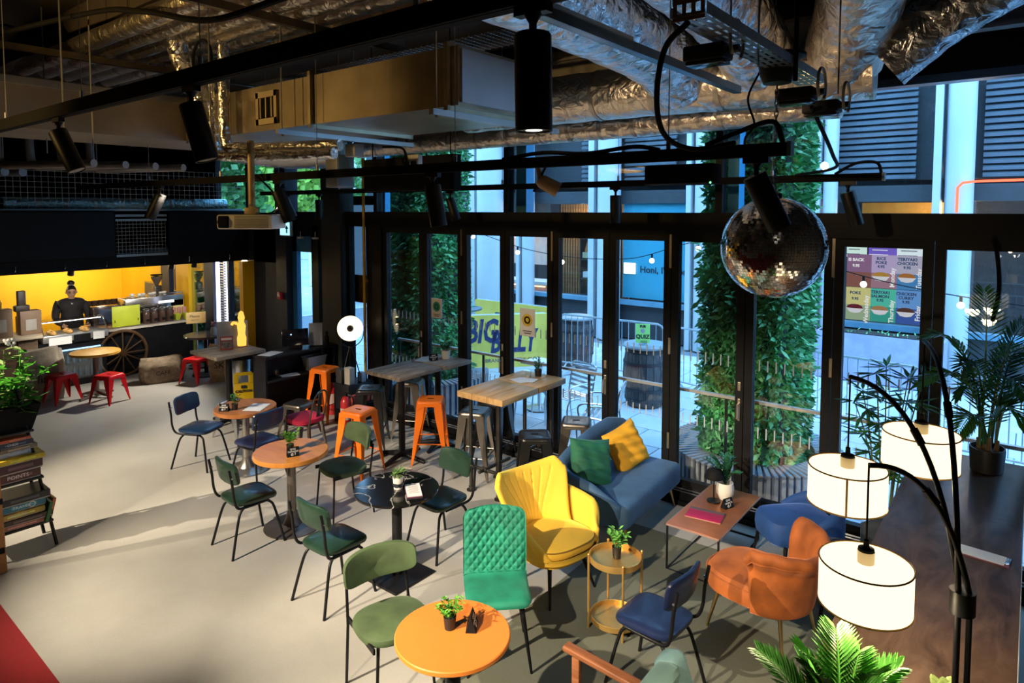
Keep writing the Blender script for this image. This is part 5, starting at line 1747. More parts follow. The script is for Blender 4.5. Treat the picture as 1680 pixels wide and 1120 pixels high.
def leather_chair(label, loc, rz, mat):
    t = thing('cafe_chair', label, 'chair', loc, rz)
    obj('seat', B().pad(.205, .205, .045, 5, .22, .012, 44, lambda p: p + Vector((.0, 0, .435 + .05 * max(0, p.x - .05) * -1)), .012, .92), mat, t)
    obj('backrest', B().pad(.105, .205, .034, 5, .3, .006, 44, bent(.735, -.205)), mat, t)
    for s in (-1, 1):
        y = .185 * s
        obj('back_post', B().tube(path([(.10, y, .428), (-.08, y, .425), (-.185, y * 1.05, .44), (-.225, y * 1.1, .52), (-.24, y * 1.1, .66), (-.265, y * 1.1, .80)]), .0115, 10), BLACK, t)
        obj('leg', B().tube(path([(.235, y * 1.12, 0), (.17, y * .9, .30), (.135, y * .8, .385), (.06, y * .75, .418), (-.02, y * .75, .422)]), .0115, 10), BLACK, t)
        obj('leg', B().tube(path([(-.255, y * 1.12, 0), (-.18, y * .9, .30), (-.14, y * .8, .385), (-.08, y * .75, .418), (-.02, y * .75, .422)]), .0115, 10), BLACK, t)
        obj('bolt', B().cyl((-.247, y * 1.1 - .02 * s, .73), (-.247, y * 1.1 + .016 * s, .73), .008, 8), STEEL, t)
    obj('cross_brace', B().cyl((.05, -.14, .418), (.05, .14, .418), .009, 8).cyl((-.1, -.14, .418), (-.1, .14, .418), .009, 8), BLACK, t)
    return t


c1 = leather_chair('blue leather chair standing alone before the small brown table', (-7.74, 3.80, 0), R(25), L_BLUE)
dup(c1, (-6.80, 3.98, 0), R(186), 'navy leather chair seen from behind at the small brown table', None, {'leather_blue': L_NAVY})
dup(c1, (-5.56, 3.15, 0), R(86), 'dark green leather chair with its back to the red carpet at the glossy orange table', None, {'leather_blue': L_GREEN})
dup(c1, (-4.25, 3.12, 0), R(90), 'dark green leather chair in front of the black marble table', None, {'leather_blue': L_GREEN})
dup(c1, (-4.12, 4.17, 0), R(-93), 'dark green leather chair on the window side of the black marble table', None, {'leather_blue': L_GREEN})
dup(c1, (-1.82, 3.78, 0), R(176), 'navy leather chair beside the gold tray table', None, {'leather_blue': L_NAVY})


def velvet_chair(label, loc, rz):
    t = thing('dining_chair', label, 'chair', loc, rz)
    obj('seat', B().pad(.215, .235, .06, 2.7, .3, .015, 44, lambda p: p + Vector((0, 0, .43)), .02), V_OLIVE, t)
    obj('backrest', B().pad(.10, .255, .045, 4.2, .3, .008, 44, bent(.745, -.215, .38)), V_OLIVE, t)
    for s in (-1, 1):
        obj('leg', B().tube([(.17, .17 * s, .44), (.20, .20 * s, 0)], [.011, .009], 8), BLACK, t)
        obj('leg', B().tube([(-.235, .205 * s, .70), (-.19, .215 * s, .42), (-.23, .215 * s, 0)], .010, 8), BLACK, t)
        obj('side_rail', B().box((0, .208 * s, .445), (.40, .012, .035)), BLACK, t, False)
    obj('back_bracket', B().box((-.225, .185, .70), (.012, .04, .07)).box((-.225, -.185, .70), (.012, .04, .07)), BLACK, t, False)
    return t


v1 = velvet_chair('olive velvet chair with a curved backrest by the orange table nearest the camera', (-3.10, 2.70, 0), R(-16))
dup(v1, (-5.40, 4.08, 0), R(-102), 'olive velvet chair half shaded behind the glossy orange table')


# quilted emerald chair
def chair_path():
    cv = path([(.235, .462), (.21, .475), (.10, .470), (-.06, .455), (-.15, .462), (-.20, .50), (-.225, .58), (-.25, .70), (-.285, .90)], 16)
    return [Vector((p.x, 0, p.y)) if len(p) < 3 else p for p in cv]


def emerald(label, loc, rz):
    t = thing('quilted_chair', label, 'chair', loc, rz)
    pr = path([Vector((.235, 0, .455)), Vector((.20, 0, .475)), Vector((.08, 0, .470)), Vector((-.08, 0, .455)), Vector((-.155, 0, .465)), Vector((-.195, 0, .50)), Vector((-.222, 0, .60)), Vector((-.25, 0, .72)),
               Vector((-.295, 0, .92))], 14)
    d = [0]
    for i in range(1, len(pr)):
        d.append(d[-1] + (pr[i] - pr[i - 1]).length)
    Lt = d[-1]

    def at(v):
        s = v * Lt
        for i in range(1, len(pr)):
            if d[i] >= s - 1e-9:
                k = (s - d[i - 1]) / max(1e-9, d[i] - d[i - 1])
                return pr[i - 1].lerp(pr[i], k), (pr[i] - pr[i - 1]).normalized()
        return pr[-1], (pr[-1] - pr[-2]).normalized()

    def outline(v):
        w = .225
        e = min(v, 1 - v) * Lt
        rr = .07
        if e < rr:
            w -= rr - math.sqrt(max(0, rr * rr - (rr - e) ** 2))
        if v < .45:
            w *= .96 + .04 * v / .45
        return max(w, .02)

    def front(u, v, quilt=True):
        p, tg = at(v)
        nr = Vector((0, 1, 0)).cross(tg)
        w = outline(v)
        s = (u - .5) * 2
        y = s * w
        edge = 1 - abs(s) ** 8
        ev = min(v, 1 - v) * Lt
        edge *= min(1, ev / .03) ** .5
        h = .022 * edge
        if v > .47 and quilt:
            a = y / .062
            b_ = (v * Lt) / .078
            m1 = .5 - abs((a + b_) % 1 - .5)
            m2 = .5 - abs((a - b_) % 1 - .5)
            h += .016 * (min(m1, m2) * 2) ** .6 * edge * 1.35 - .010
        else:
            h += .006 * edge
        x_wrap = .05 * s * s if v > .5 else .0
        return p + nr * h + Vector((x_wrap * min(1, (v - .5) * 5) if v > .5 else 0, y, 0))

    def rear(u, v):
        p, tg = at(v)
        nr = Vector((0, 1, 0)).cross(tg)
        w = outline(v)
        s = (u - .5) * 2
        edge = 1 - abs(s) ** 8
        ev = min(v, 1 - v) * Lt
        edge *= min(1, ev / .03) ** .5
        return p - nr * .026 * edge + Vector(((.05 * s * s) * min(1, (v - .5) * 5) if v > .5 else 0, s * w, 0))
    obj('seat_shell', B().grid(lambda u, v: front(u, v), 73, 141), V_EMER, t, True, 80)
    obj('shell_back', B().grid(lambda u, v: rear(1 - u, v), 25, 61), V_EMER, t, True, 80)
    obj('seat_seam', B().tube([front(u / 12, .475, False) for u in range(13)], .004, 6), V_EMER, t)
    for sx, sy in ((.16, 1), (.16, -1), (-.14, 1), (-.14, -1)):
        obj('leg', B().tube([(sx, .15 * sy, .45), (sx * 1.45, .21 * sy, 0)], [.017, .009], 10), BLACK, t)
    return t


emerald('emerald green velvet chair with a diamond quilted back', (-2.80, 3.38, 0), R(-46))


def slab(fn, nu, nv, th):
    """A padded shell: fn(u, v) is the front face, th its thickness (number or function)."""
    P = [[Vector(fn(i / (nu - 1), j / (nv - 1))) for i in range(nu)] for j in range(nv)]
    b = B()
    vs, back = [], []
    for j in range(nv):
        for i in range(nu):
            a = P[j][min(i + 1, nu - 1)] - P[j][max(i - 1, 0)]
            c = P[min(j + 1, nv - 1)][i] - P[max(j - 1, 0)][i]
            nr = a.cross(c)
            nr = nr.normalized() if nr.length > 1e-9 else Vector((0, 0, 1))
            u, v = i / (nu - 1), j / (nv - 1)
            t_ = th(u, v) if callable(th) else th
            e = (1 - abs(2 * u - 1) ** 6) * (1 - abs(2 * v - 1) ** 6)
            e = .25 + .75 * max(0, e) ** .4
            vs.append(P[j][i] + nr * t_ * .5 * e)
            back.append(P[j][i] - nr * t_ * .5 * e)
    n = nu * nv
    fs = []
    for j in range(nv - 1):
        for i in range(nu - 1):
            q = (j * nu + i, j * nu + i + 1, (j + 1) * nu + i + 1, (j + 1) * nu + i)
            fs.append(q)
            fs.append(tuple(n + k for k in reversed(q)))
    ring = [i for i in range(nu)] + [j * nu + nu - 1 for j in range(1, nv)] + [(nv - 1) * nu + i for i in range(nu - 2, -1, -1)] + [j * nu for j in range(nv - 2, 0, -1)]
    for k in range(len(ring)):
        a, c = ring[k], ring[(k + 1) % len(ring)]
        fs.append((c, a, n + a, n + c))
    return b.add(vs + back, fs)


def smooth(a, b, x):
    t = max(0, min(1, (x - a) / (b - a)))
    return t * t * (3 - 2 * t)


def yellow_chair(label, loc, rz):
    t = thing('armchair', label, 'armchair', loc, rz)

    def back(u, v):
        s = (u - .5) * 2
        w = .27 + .115 * smooth(0, .9, v) - .03 * smooth(.85, 1, v)
        z = .44 + v * (.43 + .07 * s * s * smooth(.35, 1, v) - .07 * smooth(.80, 1, abs(s)) ** 2 * smooth(.7, 1, v))
        x = -.20 - .16 * v + .20 * s * s * (1 - .35 * v)
        g = 0
        for k in (-3, -2, -1, 0, 1, 2, 3):
            g += math.exp(-((s - k * (.10 + .16 * v)) / .02) ** 2)
        return Vector((x - .010 * g * smooth(.02, .2, v) * (1 - smooth(.8, .95, v)), s * w, z))
    obj('backrest', slab(back, 81, 30, .065), V_YEL, t, True, 75)
    obj('seat', B().pad(.31, .315, .09, 3.0, .3, .03, 48, lambda p: p + Vector((.045, 0, .37 + .03 * p.x)), .03, .86), V_YEL, t)

    for s_ in (-1, 1):
        def arm(u, v, s_=s_):
            # u runs from the back to the rounded front, v from the seat up
            x = -.16 + .46 * u
            zt = .665 - .03 * u - .17 * smooth(.62, 1, u) ** 1.5
            zb = .36 + .03 * u
            y = (.305 + .10 * v * (1 - .3 * u) + .02 * math.sin(u * PI)) * s_
            return Vector((x - .03 * v, y - .06 * s_ * smooth(.7, 1, u), zb + (zt - zb) * v))
        obj('armrest', slab(arm if s_ < 0 else (lambda u, v: arm(1 - u, v)), 26, 14, .075), V_YEL, t, True, 75)
    def under(u, v):
        a = 2 * PI * u
        r_ = [.18, .27, .33, .345][min(3, int(v * 3.01))] if v < 1 else .345
        return Vector((.045 + r_ * .96 * math.copysign(abs(math.cos(a)) ** .7, math.cos(a)), r_ * math.copysign(abs(math.sin(a)) ** .7, math.sin(a)), .26 + .125 * v * v + .02))
    ub = B().grid(under, 40, 9, True)
    ub.f.append(tuple(range(39, -1, -1)))
    obj('seat_bucket', ub, V_YEL, t)
    obj('piping', B().tube([(.045 + .306 * math.copysign(abs(math.cos(a)) ** .67, math.cos(a)), .30 * math.copysign(abs(math.sin(a)) ** .67, math.sin(a)), .435 + .015 * math.cos(a)) for a in [k * 2 * PI / 48 for k in range(48)]], .006, 6, closed=True), M('piping_dark', (.25, .13, .01), .7), t)
    for sx, sy in ((.2, 1), (.2, -1), (-.16, 1), (-.16, -1)):
        obj('leg', B().tube([(sx, .17 * sy, .30), (sx * 1.35 + .02, .25 * sy, 0)], [.019, .010], 10), BLACK, t)
    return t


yellow_chair('bright yellow velvet armchair with a fan-pleated winged back', (-3.02, 4.30, 0), R(-12))


def cushion(name, label, loc, rot, a, mat, seed):
    rnd = random.Random(seed)
    ph = [rnd.uniform(0, 6) for _ in range(6)]

    def top(sign):
        def f(u, v):
            s, q = (u - .5) * 2, (v - .5) * 2
            e = (1 - s ** 4) * (1 - q ** 4)
            pinch = 1 - .07 * (abs(s) * (1 - q * q) * 0 + (1 - s * s) * abs(q) ** 3)
            pinch2 = 1 - .07 * (1 - q * q) * abs(s) ** 3
            wr = .012 * math.sin(6 * s + 9 * q + ph[0]) * math.sin(5 * q - 3 * s + ph[1]) + .008 * math.sin(15 * q + 4 * s + ph[2])
            return Vector((s * a * pinch2, q * a * pinch, sign * (.085 * max(0, e) ** .55 + wr * max(0, e) ** .5)))
        return f
    b = B().grid(top(1), 26, 26).grid(lambda u, v: top(-1)(1 - u, v), 26, 26)
    o = obj(name, b, mat, None, True, 80)
    o.location = loc
    o.rotation_euler = rot
    return tag(o, label, 'cushion')


def sofa(label, loc, rz):
    t = thing('sofa', label, 'sofa', loc, rz)
    obj('seat', B().rbox((.03, 0, .335), (.70, 1.30, .23), .055, 4), V_BLUE, t)
    pl = [Vector((.30, -.61, 0)), Vector((.05, -.645, 0)), Vector((-.20, -.63, 0)), Vector((-.32, -.52, 0)), Vector((-.35, -.30, 0)), Vector((-.355, .1, 0)), Vector((-.34, .42, 0)), Vector((-.27, .63, 0)), Vector((-.16, .69, 0))]
    cv = path(pl, 8)
    ht = [.44, .60, .66, .70, .74, .80, .83, .78, .60]

    def back(u, v):
        k = u * (len(cv) - 1)
        i = min(int(k), len(cv) - 2)
        p = cv[i].lerp(cv[i + 1], k - i)
        m = u * (len(ht) - 1)
        j = min(int(m), len(ht) - 2)
        h = ht[j] + (ht[j + 1] - ht[j]) * (m - j)
        c = Vector((.05, 0, 0)) - p
        c.normalize()
        return p - c * (.05 * v) + Vector((0, 0, .22 + (h - .22) * v))
    obj('backrest', slab(back, 70, 14, .115), V_BLUE, t, True, 75)
    for (x, y) in ((.28, -.5), (.28, .55), (-.24, -.5), (-.24, .55)):
        obj('leg', B().tube([(x, y, .23), (x * 1.18, y * 1.06, 0)], [.02, .010], 10), GOLDL, t)
    return t


sofa('small blue velvet sofa with a curved back against the glass', (-3.12, 5.68, 0), R(3))
cushion('cushion', 'green velvet cushion leaning in the corner of the blue sofa', (-3.25, 5.33, .64), (R(68), R(10), R(62)), .225, VELVET('velvet_bottle', (.006, .095, .05), .3), 3)
cushion('cushion', 'mustard cotton cushion leaning on the back of the blue sofa', (-3.20, 5.93, .63), (R(66), R(-14), R(76)), .225, M('cotton_mustard', (.75, .36, .012), .8, var=.15, vs=5, bump=.3, bs=160), 5)


def cocktail(label, loc, rz):
    t = thing('cocktail_chair', label, 'armchair', loc, rz)
    obj('seat', B().pad(.35, .30, .17, 2.8, .25, .035, 44, lambda p: p + Vector((.06, 0, .285)), .02, .9), V_ORNG, t)
    obj('seat_welt', B().tube([(.06 + .352 * math.copysign(abs(math.cos(a)) ** .71, math.cos(a)), .292 * math.copysign(abs(math.sin(a)) ** .71, math.sin(a)), .425) for a in [k * 2 * PI / 48 for k in range(48)]], .005, 6, closed=True), V_ORNG, t)

    def back(u, v):
        th = R(-90 + 180 * u)
        s = (u - .5) * 2
        top_ = .735 + .04 * smooth(.15, .7, abs(s)) - .07 * smooth(.9, 1, abs(s))
        r_ = .265 + .055 * v + .055 * smooth(.7, 1, v)
        z = .28 + (top_ - .28) * v
        pleat = .005 * math.cos(th * 15) * smooth(.55, .8, v)
        return Vector((-.02 - (r_ + pleat) * math.cos(th), -(r_ + pleat) * math.sin(th), z))
    obj('backrest', slab(back, 110, 26, lambda u, v: .065 + .03 * smooth(.7, .95, v)), V_ORNG, t, True, 75)
    wp = []
    for k in range(1, 40):
        q = back(k / 40, .84)
        n_ = Vector((q.x + .02, q.y, 0)).normalized()
        wp.append(q + n_ * .048)
    obj('back_welt', B().tube(wp, .005, 6), V_ORNG, t)
    for (x, y) in ((.26, .2), (.26, -.2), (-.2, .2), (-.2, -.2)):
        obj('leg', B().tube([(x, y, .30), (x * 1.25, y * 1.25, .0)], [.017, .009], 10), GOLDL, t)
    return t


cocktail('rust orange velvet tub chair with slim gold legs', (-1.42, 4.75, 0), R(170))


# navy bucket chair and blue lounge piece by the dark table
def bucket(label, loc, rz, mat, w=.36, h=.78):
    t = thing('lounge_chair', label, 'armchair', loc, rz)
    obj('seat', B().pad(.30, w * .9, .2, 4, .25, .03, 40, lambda p: p + Vector((.04, 0, .25)), .02), mat, t)

    def back(u, v):
        th = R(-100 + 200 * u)
        s = (u - .5) * 2
        return Vector((-.03 - .31 * math.cos(th), -w * math.sin(th), .22 + (h - .22 - .16 * s * s) * v))
    obj('backrest', slab(back, 50, 12, .08), mat, t, True, 75)
    for (x, y) in ((.24, .22), (.24, -.22), (-.2, .22), (-.2, -.22)):
        obj('leg', B().tube([(x, y, .27), (x * 1.15, y * 1.15, 0)], [.018, .01], 10), BLACK, t)
    return t


bucket('dark navy bucket chair tucked under the long dark table by the lamp', (-.92, 5.42, 0), R(190), VELVET('velvet_midnight', (.012, .02, .035), .2), .30, .74)
bucket('royal blue lounge chair behind the rust tub chair', (-1.50, 5.88, 0), R(225), VELVET('velvet_royal', (.008, .05, .20), .2), .25, .60)

# wooden armchair at the bottom edge
TEAK = WOOD('teak', (.16, .055, .022), (.30, .115, .05), .4, 3, (1, 10, 10))
SAGE = VELVET('linen_sage', (.13, .23, .22), .12, 8)
t = thing('wooden_armchair', 'teak framed armchair with sage cushions and a folded blue throw', 'armchair', (-1.62, 2.66, 0), R(180))
for s in (-1, 1):
    y = -.31 * s
    obj('armrest', B().rbox((.02, y, .61), (.66, .065, .035), .012, 3, mat=Matrix.Rotation(R(-3), 4, 'Y')), TEAK, t)
    obj('leg', B().rbox((.27, y, .30), (.05, .04, .60), .008), TEAK, t)
    obj('leg', B().rbox((-.28, y, .32), (.05, .04, .64), .008, mat=Matrix.Rotation(R(8), 4, 'Y')), TEAK, t)
    obj('side_rail', B().rbox((0, y, .30), (.56, .03, .05), .006), TEAK, t)
obj('seat', B().pad(.29, .27, .13, 5, .25, .03, 40, lambda p: p + Vector((.05, 0, .32)), .0), SAGE, t)
obj('backrest', B().pad(.24, .27, .13, 4.5, .3, .03, 40, bent(.66, -.20, 3, .3)), SAGE, t)
tag(obj('folded_throw', B().rbox((-1.30, 2.95, .72), (.13, .16, .30), .045, 3, mat=Matrix.Rotation(R(-20), 4, 'Y')), M('throw_blue', (.18, .33, .36), .9, var=.12, vs=10, bump=.5, bs=200)), 'folded pale blue throw over the teak armchair back', 'throw')

# ---------------------------------------------------------------- metal stools
def metal_stool(label, loc, rz, mat, h=.76, top=.155, spread=.215, group=None):
    t = thing('metal_stool', label, 'stool', loc, rz, group)
    sb = B()
    prof = [(0, h - .004), (top * .62, h - .004), (top * .80, h), (top * .93, h - .002), (top, h - .012), (top * 1.02, h - .035), (top * 1.04, h - .055)]
    vs, fs = [], []
    n = 40
    for r_, z in prof:
        for k in range(n):
            a = 2 * PI * k / n
            c, s = math.cos(a), math.sin(a)
            e = 2 / 7
            vs.append((r_ * math.copysign(abs(c) ** e, c), r_ * math.copysign(abs(s) ** e, s), z))
    for i in range(len(prof) - 1):
        for k in range(n):
            fs.append((i * n + k, i * n + (k + 1) % n, (i + 1) * n + (k + 1) % n, (i + 1) * n + k))
    sb.add(vs, fs)
    obj('seat', sb, mat, t, True, 50)
    obj('handle_slot', B().rbox((0, 0, h - .003), (.075, .022, .006), .003, 2), MATT, t)
    for sx in (-1, 1):
        for sy in (-1, 1):
            b = B()
            secs = []
            m = 8
            for i in range(m + 1):
                f = i / m
                z = (h - .03) * (1 - f)
                c = top * .98 + (spread - top * .98) * (f ** 1.1)
                w = (.080 + .012 * math.sin(PI * min(1, f * 2))) * (1 - f) ** .8 + .016
                th = .006
                ring = [(c, c - w), (c, c), (c - w, c), (c - w, c - th), (c - th * 1.6, c - th * 1.6), (c - th, c - w)]
                secs.append([(x * sx, y * sy, z) for x, y in ring])
            vs = [p for s_ in secs for p in s_]
            fs = []
            for i in range(m):
                for k in range(6):
                    q = (i * 6 + k, i * 6 + (k + 1) % 6, (i + 1) * 6 + (k + 1) % 6, (i + 1) * 6 + k)
                    fs.append(q if sx * sy > 0 else tuple(reversed(q)))
            fs.append(tuple(range(m * 6, m * 6 + 6)))
            fs.append(tuple(range(5, -1, -1)))
            b.add(vs, fs)
            obj('leg', b, mat, t, True, 30)
    if h > .6:
        zb = .25
        c = top * .98 + (spread - top * .98) * ((1 - zb / h) ** 1.1) - .012
        for a, b_ in (((c, c), (c, -c)), ((c, -c), (-c, -c)), ((-c, -c), (-c, c)), ((-c, c), (c, c))):
            obj('footrest', B().cyl((a[0], a[1], zb), (b_[0], b_[1], zb), .008, 8), mat, t)
    # arched skirt between the legs
    for k in range(4):
        sk = B()
        pts = []
        for i in range(9):
            f = -1 + i / 4
            y = f * top * .96
            zt, zb_ = h - .03, h - .062 - .05 * abs(f) ** 4
            pts.append((y, zt, zb_))
        vs = []
        for y, zt, zb_ in pts:
            vs += [(top * 1.02, y, zt), (top * 1.035, y, zb_), (top * 1.02, y, zb_), (top * 1.005, y, zt)]
        fs = []
        for i in range(8):
            for q in range(4):
                fs.append((i * 4 + q, i * 4 + (q + 1) % 4, i * 4 + 4 + (q + 1) % 4, i * 4 + 4 + q))
        sk.add(vs, fs)
        o = obj('skirt', sk, mat, t)
        o.rotation_euler.z = k * PI / 2
    return t


ORNG = M('orange_enamel', (.84, .17, .008), .40, 0, var=.10, vs=4, coat=.12, spec=.3)
REDE = M('red_enamel', (.68, .008, .016), .36, 0, var=.12, vs=4, coat=.15, spec=.3)
BLKE = M('black_enamel', (.008, .008, .009), .34, 0, var=.2, coat=.2, spec=.4)
GUNM = M('gunmetal', (.16, .14, .12), .32, .9, var=.2, vs=5)
CHRM = M('raw_steel', (.55, .56, .58), .22, 1.0, var=.1)
s1 = metal_stool('bright orange tall metal stool with a lamp glow on its seat, by the olive chair', (-6.05, 4.80, 0), R(12), ORNG)
dup(s1, (-5.70, 5.62, 0), R(38), 'orange tall metal stool standing before the weathered bar table')
dup(s1, (-8.06, 5.80, 0), R(14), 'orange tall metal stool furthest off, by the fire extinguisher')
dup(s1, (-6.68, 5.50, 0), R(40), 'black tall metal stool at the end of the weathered bar table', None, {'orange_enamel': BLKE})
dup(s1, (-6.55, 6.08, 0), R(30), 'brown metal tall stool half hidden under the weathered bar table', None, {'orange_enamel': GUNM})
dup(s1, (-4.98, 5.62, 0), R(24), 'gunmetal tall stool at the near end of the butcher-block table', None, {'orange_enamel': GUNM})
dup(s1, (-5.05, 6.05, 0), R(10), 'dark tall stool beyond the gunmetal one under the butcher-block table', None, {'orange_enamel': BLKE})
dup(s1, (-3.95, 5.38, 0), R(42), 'glossy black tall stool before the butcher-block table', None, {'orange_enamel': BLKE})
dup(s1, (-3.86, 6.02, 0), R(28), 'bronze tall stool peeking out behind the blue sofa', None, {'orange_enamel': GUNM})
r1 = metal_stool('low red metal stool on the shelf side of the yellow round table', (-12.05, 3.72, 0), R(8), REDE, .45, .16, .205)
dup(r1, (-11.46, 4.18, 0), R(24), 'low red metal stool by the leg of the yellow round table')
dup(r1, (-11.55, 5.62, 0), R(22), 'low red metal stool by the hessian sacks')
dup(r1, (-8.45, 4.62, 0), R(20), 'low raw steel stool behind the small brown table', None, {'red_enamel': CHRM})
dup(r1, (-7.75, 5.15, 0), R(15), 'low gunmetal stool standing before the till desk', None, {'red_enamel': GUNM})

# metal chair with pink cushion
t = thing('metal_chair', 'dark metal chair with a hooped back and a pink seat pad', 'chair', (-7.0, 4.72, 0), R(205))
obj('seat', B().pad(.18, .18, .02, 6, .1, 0, 40, lambda p: p + Vector((0, 0, .43))), GUNM, t)
for sx, sy in ((1, 1), (1, -1), (-1, 1), (-1, -1)):
    obj('leg', B().tube([(.15 * sx, .15 * sy, .43), (.20 * sx, .20 * sy, 0)], [.028, .014], 6), GUNM, t)
obj('back_hoop', B().tube(path([(-.16, -.17, .43), (-.21, -.17, .66), (-.235, -.12, .80), (-.24, 0, .84), (-.235, .12, .80), (-.21, .17, .66), (-.16, .17, .43)]), .011, 8), GUNM, t)
obj('back_splat', B().rbox((-.205, 0, .62), (.006, .09, .40), .003, mat=Matrix.Rotation(R(-8), 4, 'Y')), GUNM, t)
cu = tag(obj('seat_pad', B().pad(.20, .20, .07, 4, .3, .02, 36, lambda p: p + Vector((-6.99, 4.72, .452)), .0), M('pink_cotton', (.60, .02, .075), .8, var=.15, bump=.3, bs=100)), 'pink seat pad lying on the dark metal chair', 'cushion')
# ================================================================ TABLES AND WHAT STANDS ON THEM
OAKO = WOOD('table_orange_wood', (.52, .17, .03), (.72, .30, .065), .32, 1.6, (1, 6, 1), .05)
OAKB = WOOD('table_brown_wood', (.22, .075, .022), (.38, .15, .05), .35, 1.8, (1, 6, 1), .05)
COPT = M('table_copper_paint', (.66, .20, .035), .42, 0, var=.06, vs=2, spec=.25)
YELT = WOOD('table_amber_wood', (.55, .27, .03), (.72, .40, .06), .35, 1.6, (1, 6, 1), .05)


def marble():
    m = bpy.data.materials.new('black_marble')
    b = _bsdf(m)
    nt = m.node_tree
    N, L = nt.nodes, nt.links
    b.inputs['Roughness'].default_value = .12
    tc = N.new('ShaderNodeTexCoord')
    n = N.new('ShaderNodeTexNoise')
    n.inputs['Scale'].default_value = 1.7
    n.inputs['Detail'].default_value = 6
    n.inputs['Distortion'].default_value = 1.4
    L.new(tc.outputs['Object'], n.inputs['Vector'])
    s = N.new('ShaderNodeMath')
    s.operation = 'SUBTRACT'
    s.inputs[1].default_value = .5
    L.new(n.outputs['Fac'], s.inputs[0])
    a = N.new('ShaderNodeMath')
    a.operation = 'ABSOLUTE'
    L.new(s.outputs[0], a.inputs[0])
    r = N.new('ShaderNodeValToRGB')
    r.color_ramp.elements[0].position = 0
    r.color_ramp.elements[0].color = (.42, .41, .40, 1)
    r.color_ramp.elements[1].position = .009
    r.color_ramp.elements[1].color = (.008, .008, .009, 1)
    L.new(a.outputs[0], r.inputs['Fac'])
    L.new(r.outputs[0], b.inputs['Base Color'])
    return m


def round_table(label, loc, r, top_mat, base='round', thick=.035, h=.75, colm=None):
    t = thing('round_table', label, 'table', loc)
    obj('tabletop', B().lathe([(0, h - thick), (r - .006, h - thick), (r, h - thick + .006), (r, h - .005), (r - .005, h), (0, h)], 64), top_mat, t, True, 30)
    cm = colm or BLACK
    obj('column', B().cyl((0, 0, .03), (0, 0, h - thick), .042, 20), cm, t)
    obj('top_plate', B().lathe([(.13, h - thick - .012), (.13, h - thick), (0, h - thick)], 20), cm, t)
    if base == 'round':
        obj('table_base', B().lathe([(.26, 0), (.265, .012), (.20, .022), (.09, .035), (.06, .09), (.045, .16)], 40), cm, t)
    elif base == 'square':
        obj('table_base', B().rbox((0, 0, .012), (.44, .44, .024), .008), cm, t)
    else:
        for k in range(4):
            o = obj('foot', B().tube(path([(.03, 0, .09), (.14, 0, .055), (.28, 0, .025), (.31, 0, .012)]), [.03, .03, .03, .03, .03, .03, .028, .026, .024, .022, .02, .02, .02, .02, .02, .02, .02, .02, .02][:19], 8), cm, t)
            o.rotation_euler.z = k * PI / 2 + .4
    return t


GREYC = M('column_grey', (.20, .17, .15), .35, .8, var=.15)
round_table('small brown round table with a paper sheet, by the navy chairs', (-7.19, 4.06, 0), .345, OAKB, 'round', .045, .75, M('column_steel', (.35, .33, .31), .3, .9))
round_table('glossy orange round wooden table with a tent card', (-5.52, 3.57, 0), .345, OAKO, 'round', .045, .75, GREYC)
round_table('black marble round table with a clipboard menu', (-4.08, 3.62, 0), .35, marble(), 'square', .025)
round_table('flat orange round table nearest the camera', (-2.41, 2.53, 0), .315, COPT, 'round', .03, .75)
round_table('amber round table by the bar between the red stools', (-11.95, 4.17, 0), .36, YELT, 'feet', .04, .75, GREYC)

# weathered bar tables
GREYW = WOOD('weathered_wood', (.11, .09, .075), (.32, .265, .22), .6, 3, (9, 1.2, 6), .5)
BUTCH = WOOD('butcher_block', (.50, .28, .11), (.70, .46, .22), .38, 2, (8, 1, 6), .06)


def plank_top(t, x0, x1, y0, y1, z, th, n, mat, along='y'):
    w = (x1 - x0) / n
    for k in range(n):
        obj('plank', B().rbox((x0 + w * (k + .5), (y0 + y1) / 2, z - th / 2), (w - .002, y1 - y0, th + .002 * (k % 2)), .004, 2), mat, t)


t = thing('bar_table', 'weathered grey bar table with a white end leg, farther from the glass', 'table', (0, 0, 0))
plank_top(t, -6.34, -5.72, 5.14, 5.84, 1.10, .045, 4, GREYW)
obj('pedestal', B().cyl((-6.0, 5.42, .03), (-6.0, 5.42, 1.055), .04, 18).lathe([(.10, 1.04), (.10, 1.055), (0, 1.055)], 16, (-6.0, 5.42, 0)), BLACK, t)
for k in range(4):
    a = k * PI / 2 + .15
    obj('foot', B().tube([(-6.0, 5.42, .07), (-6.0 + .18 * math.cos(a), 5.42 + .18 * math.sin(a), .045), (-6.0 + .34 * math.cos(a), 5.42 + .34 * math.sin(a), .018)], [.035, .03, .022], 10), BLACK, t)
t = thing('bar_table', 'weathered grey bar table with the white plant pot by the glass', 'table', (0, 0, 0))
plank_top(t, -6.30, -5.68, 5.86, 6.34, 1.105, .045, 4, GREYW)
obj('pedestal', B().cyl((-5.95, 6.0, .03), (-5.95, 6.0, 1.06), .04, 18), BLACK, t)
for k in range(4):
    a = k * PI / 2 + .3
    obj('foot', B().tube([(-5.95, 6.0, .07), (-5.95 + .15 * math.cos(a), 6.0 + .15 * math.sin(a), .045), (-5.95 + .28 * math.cos(a), 6.0 + .28 * math.sin(a), .018)], [.035, .03, .022], 10), BLACK, t)
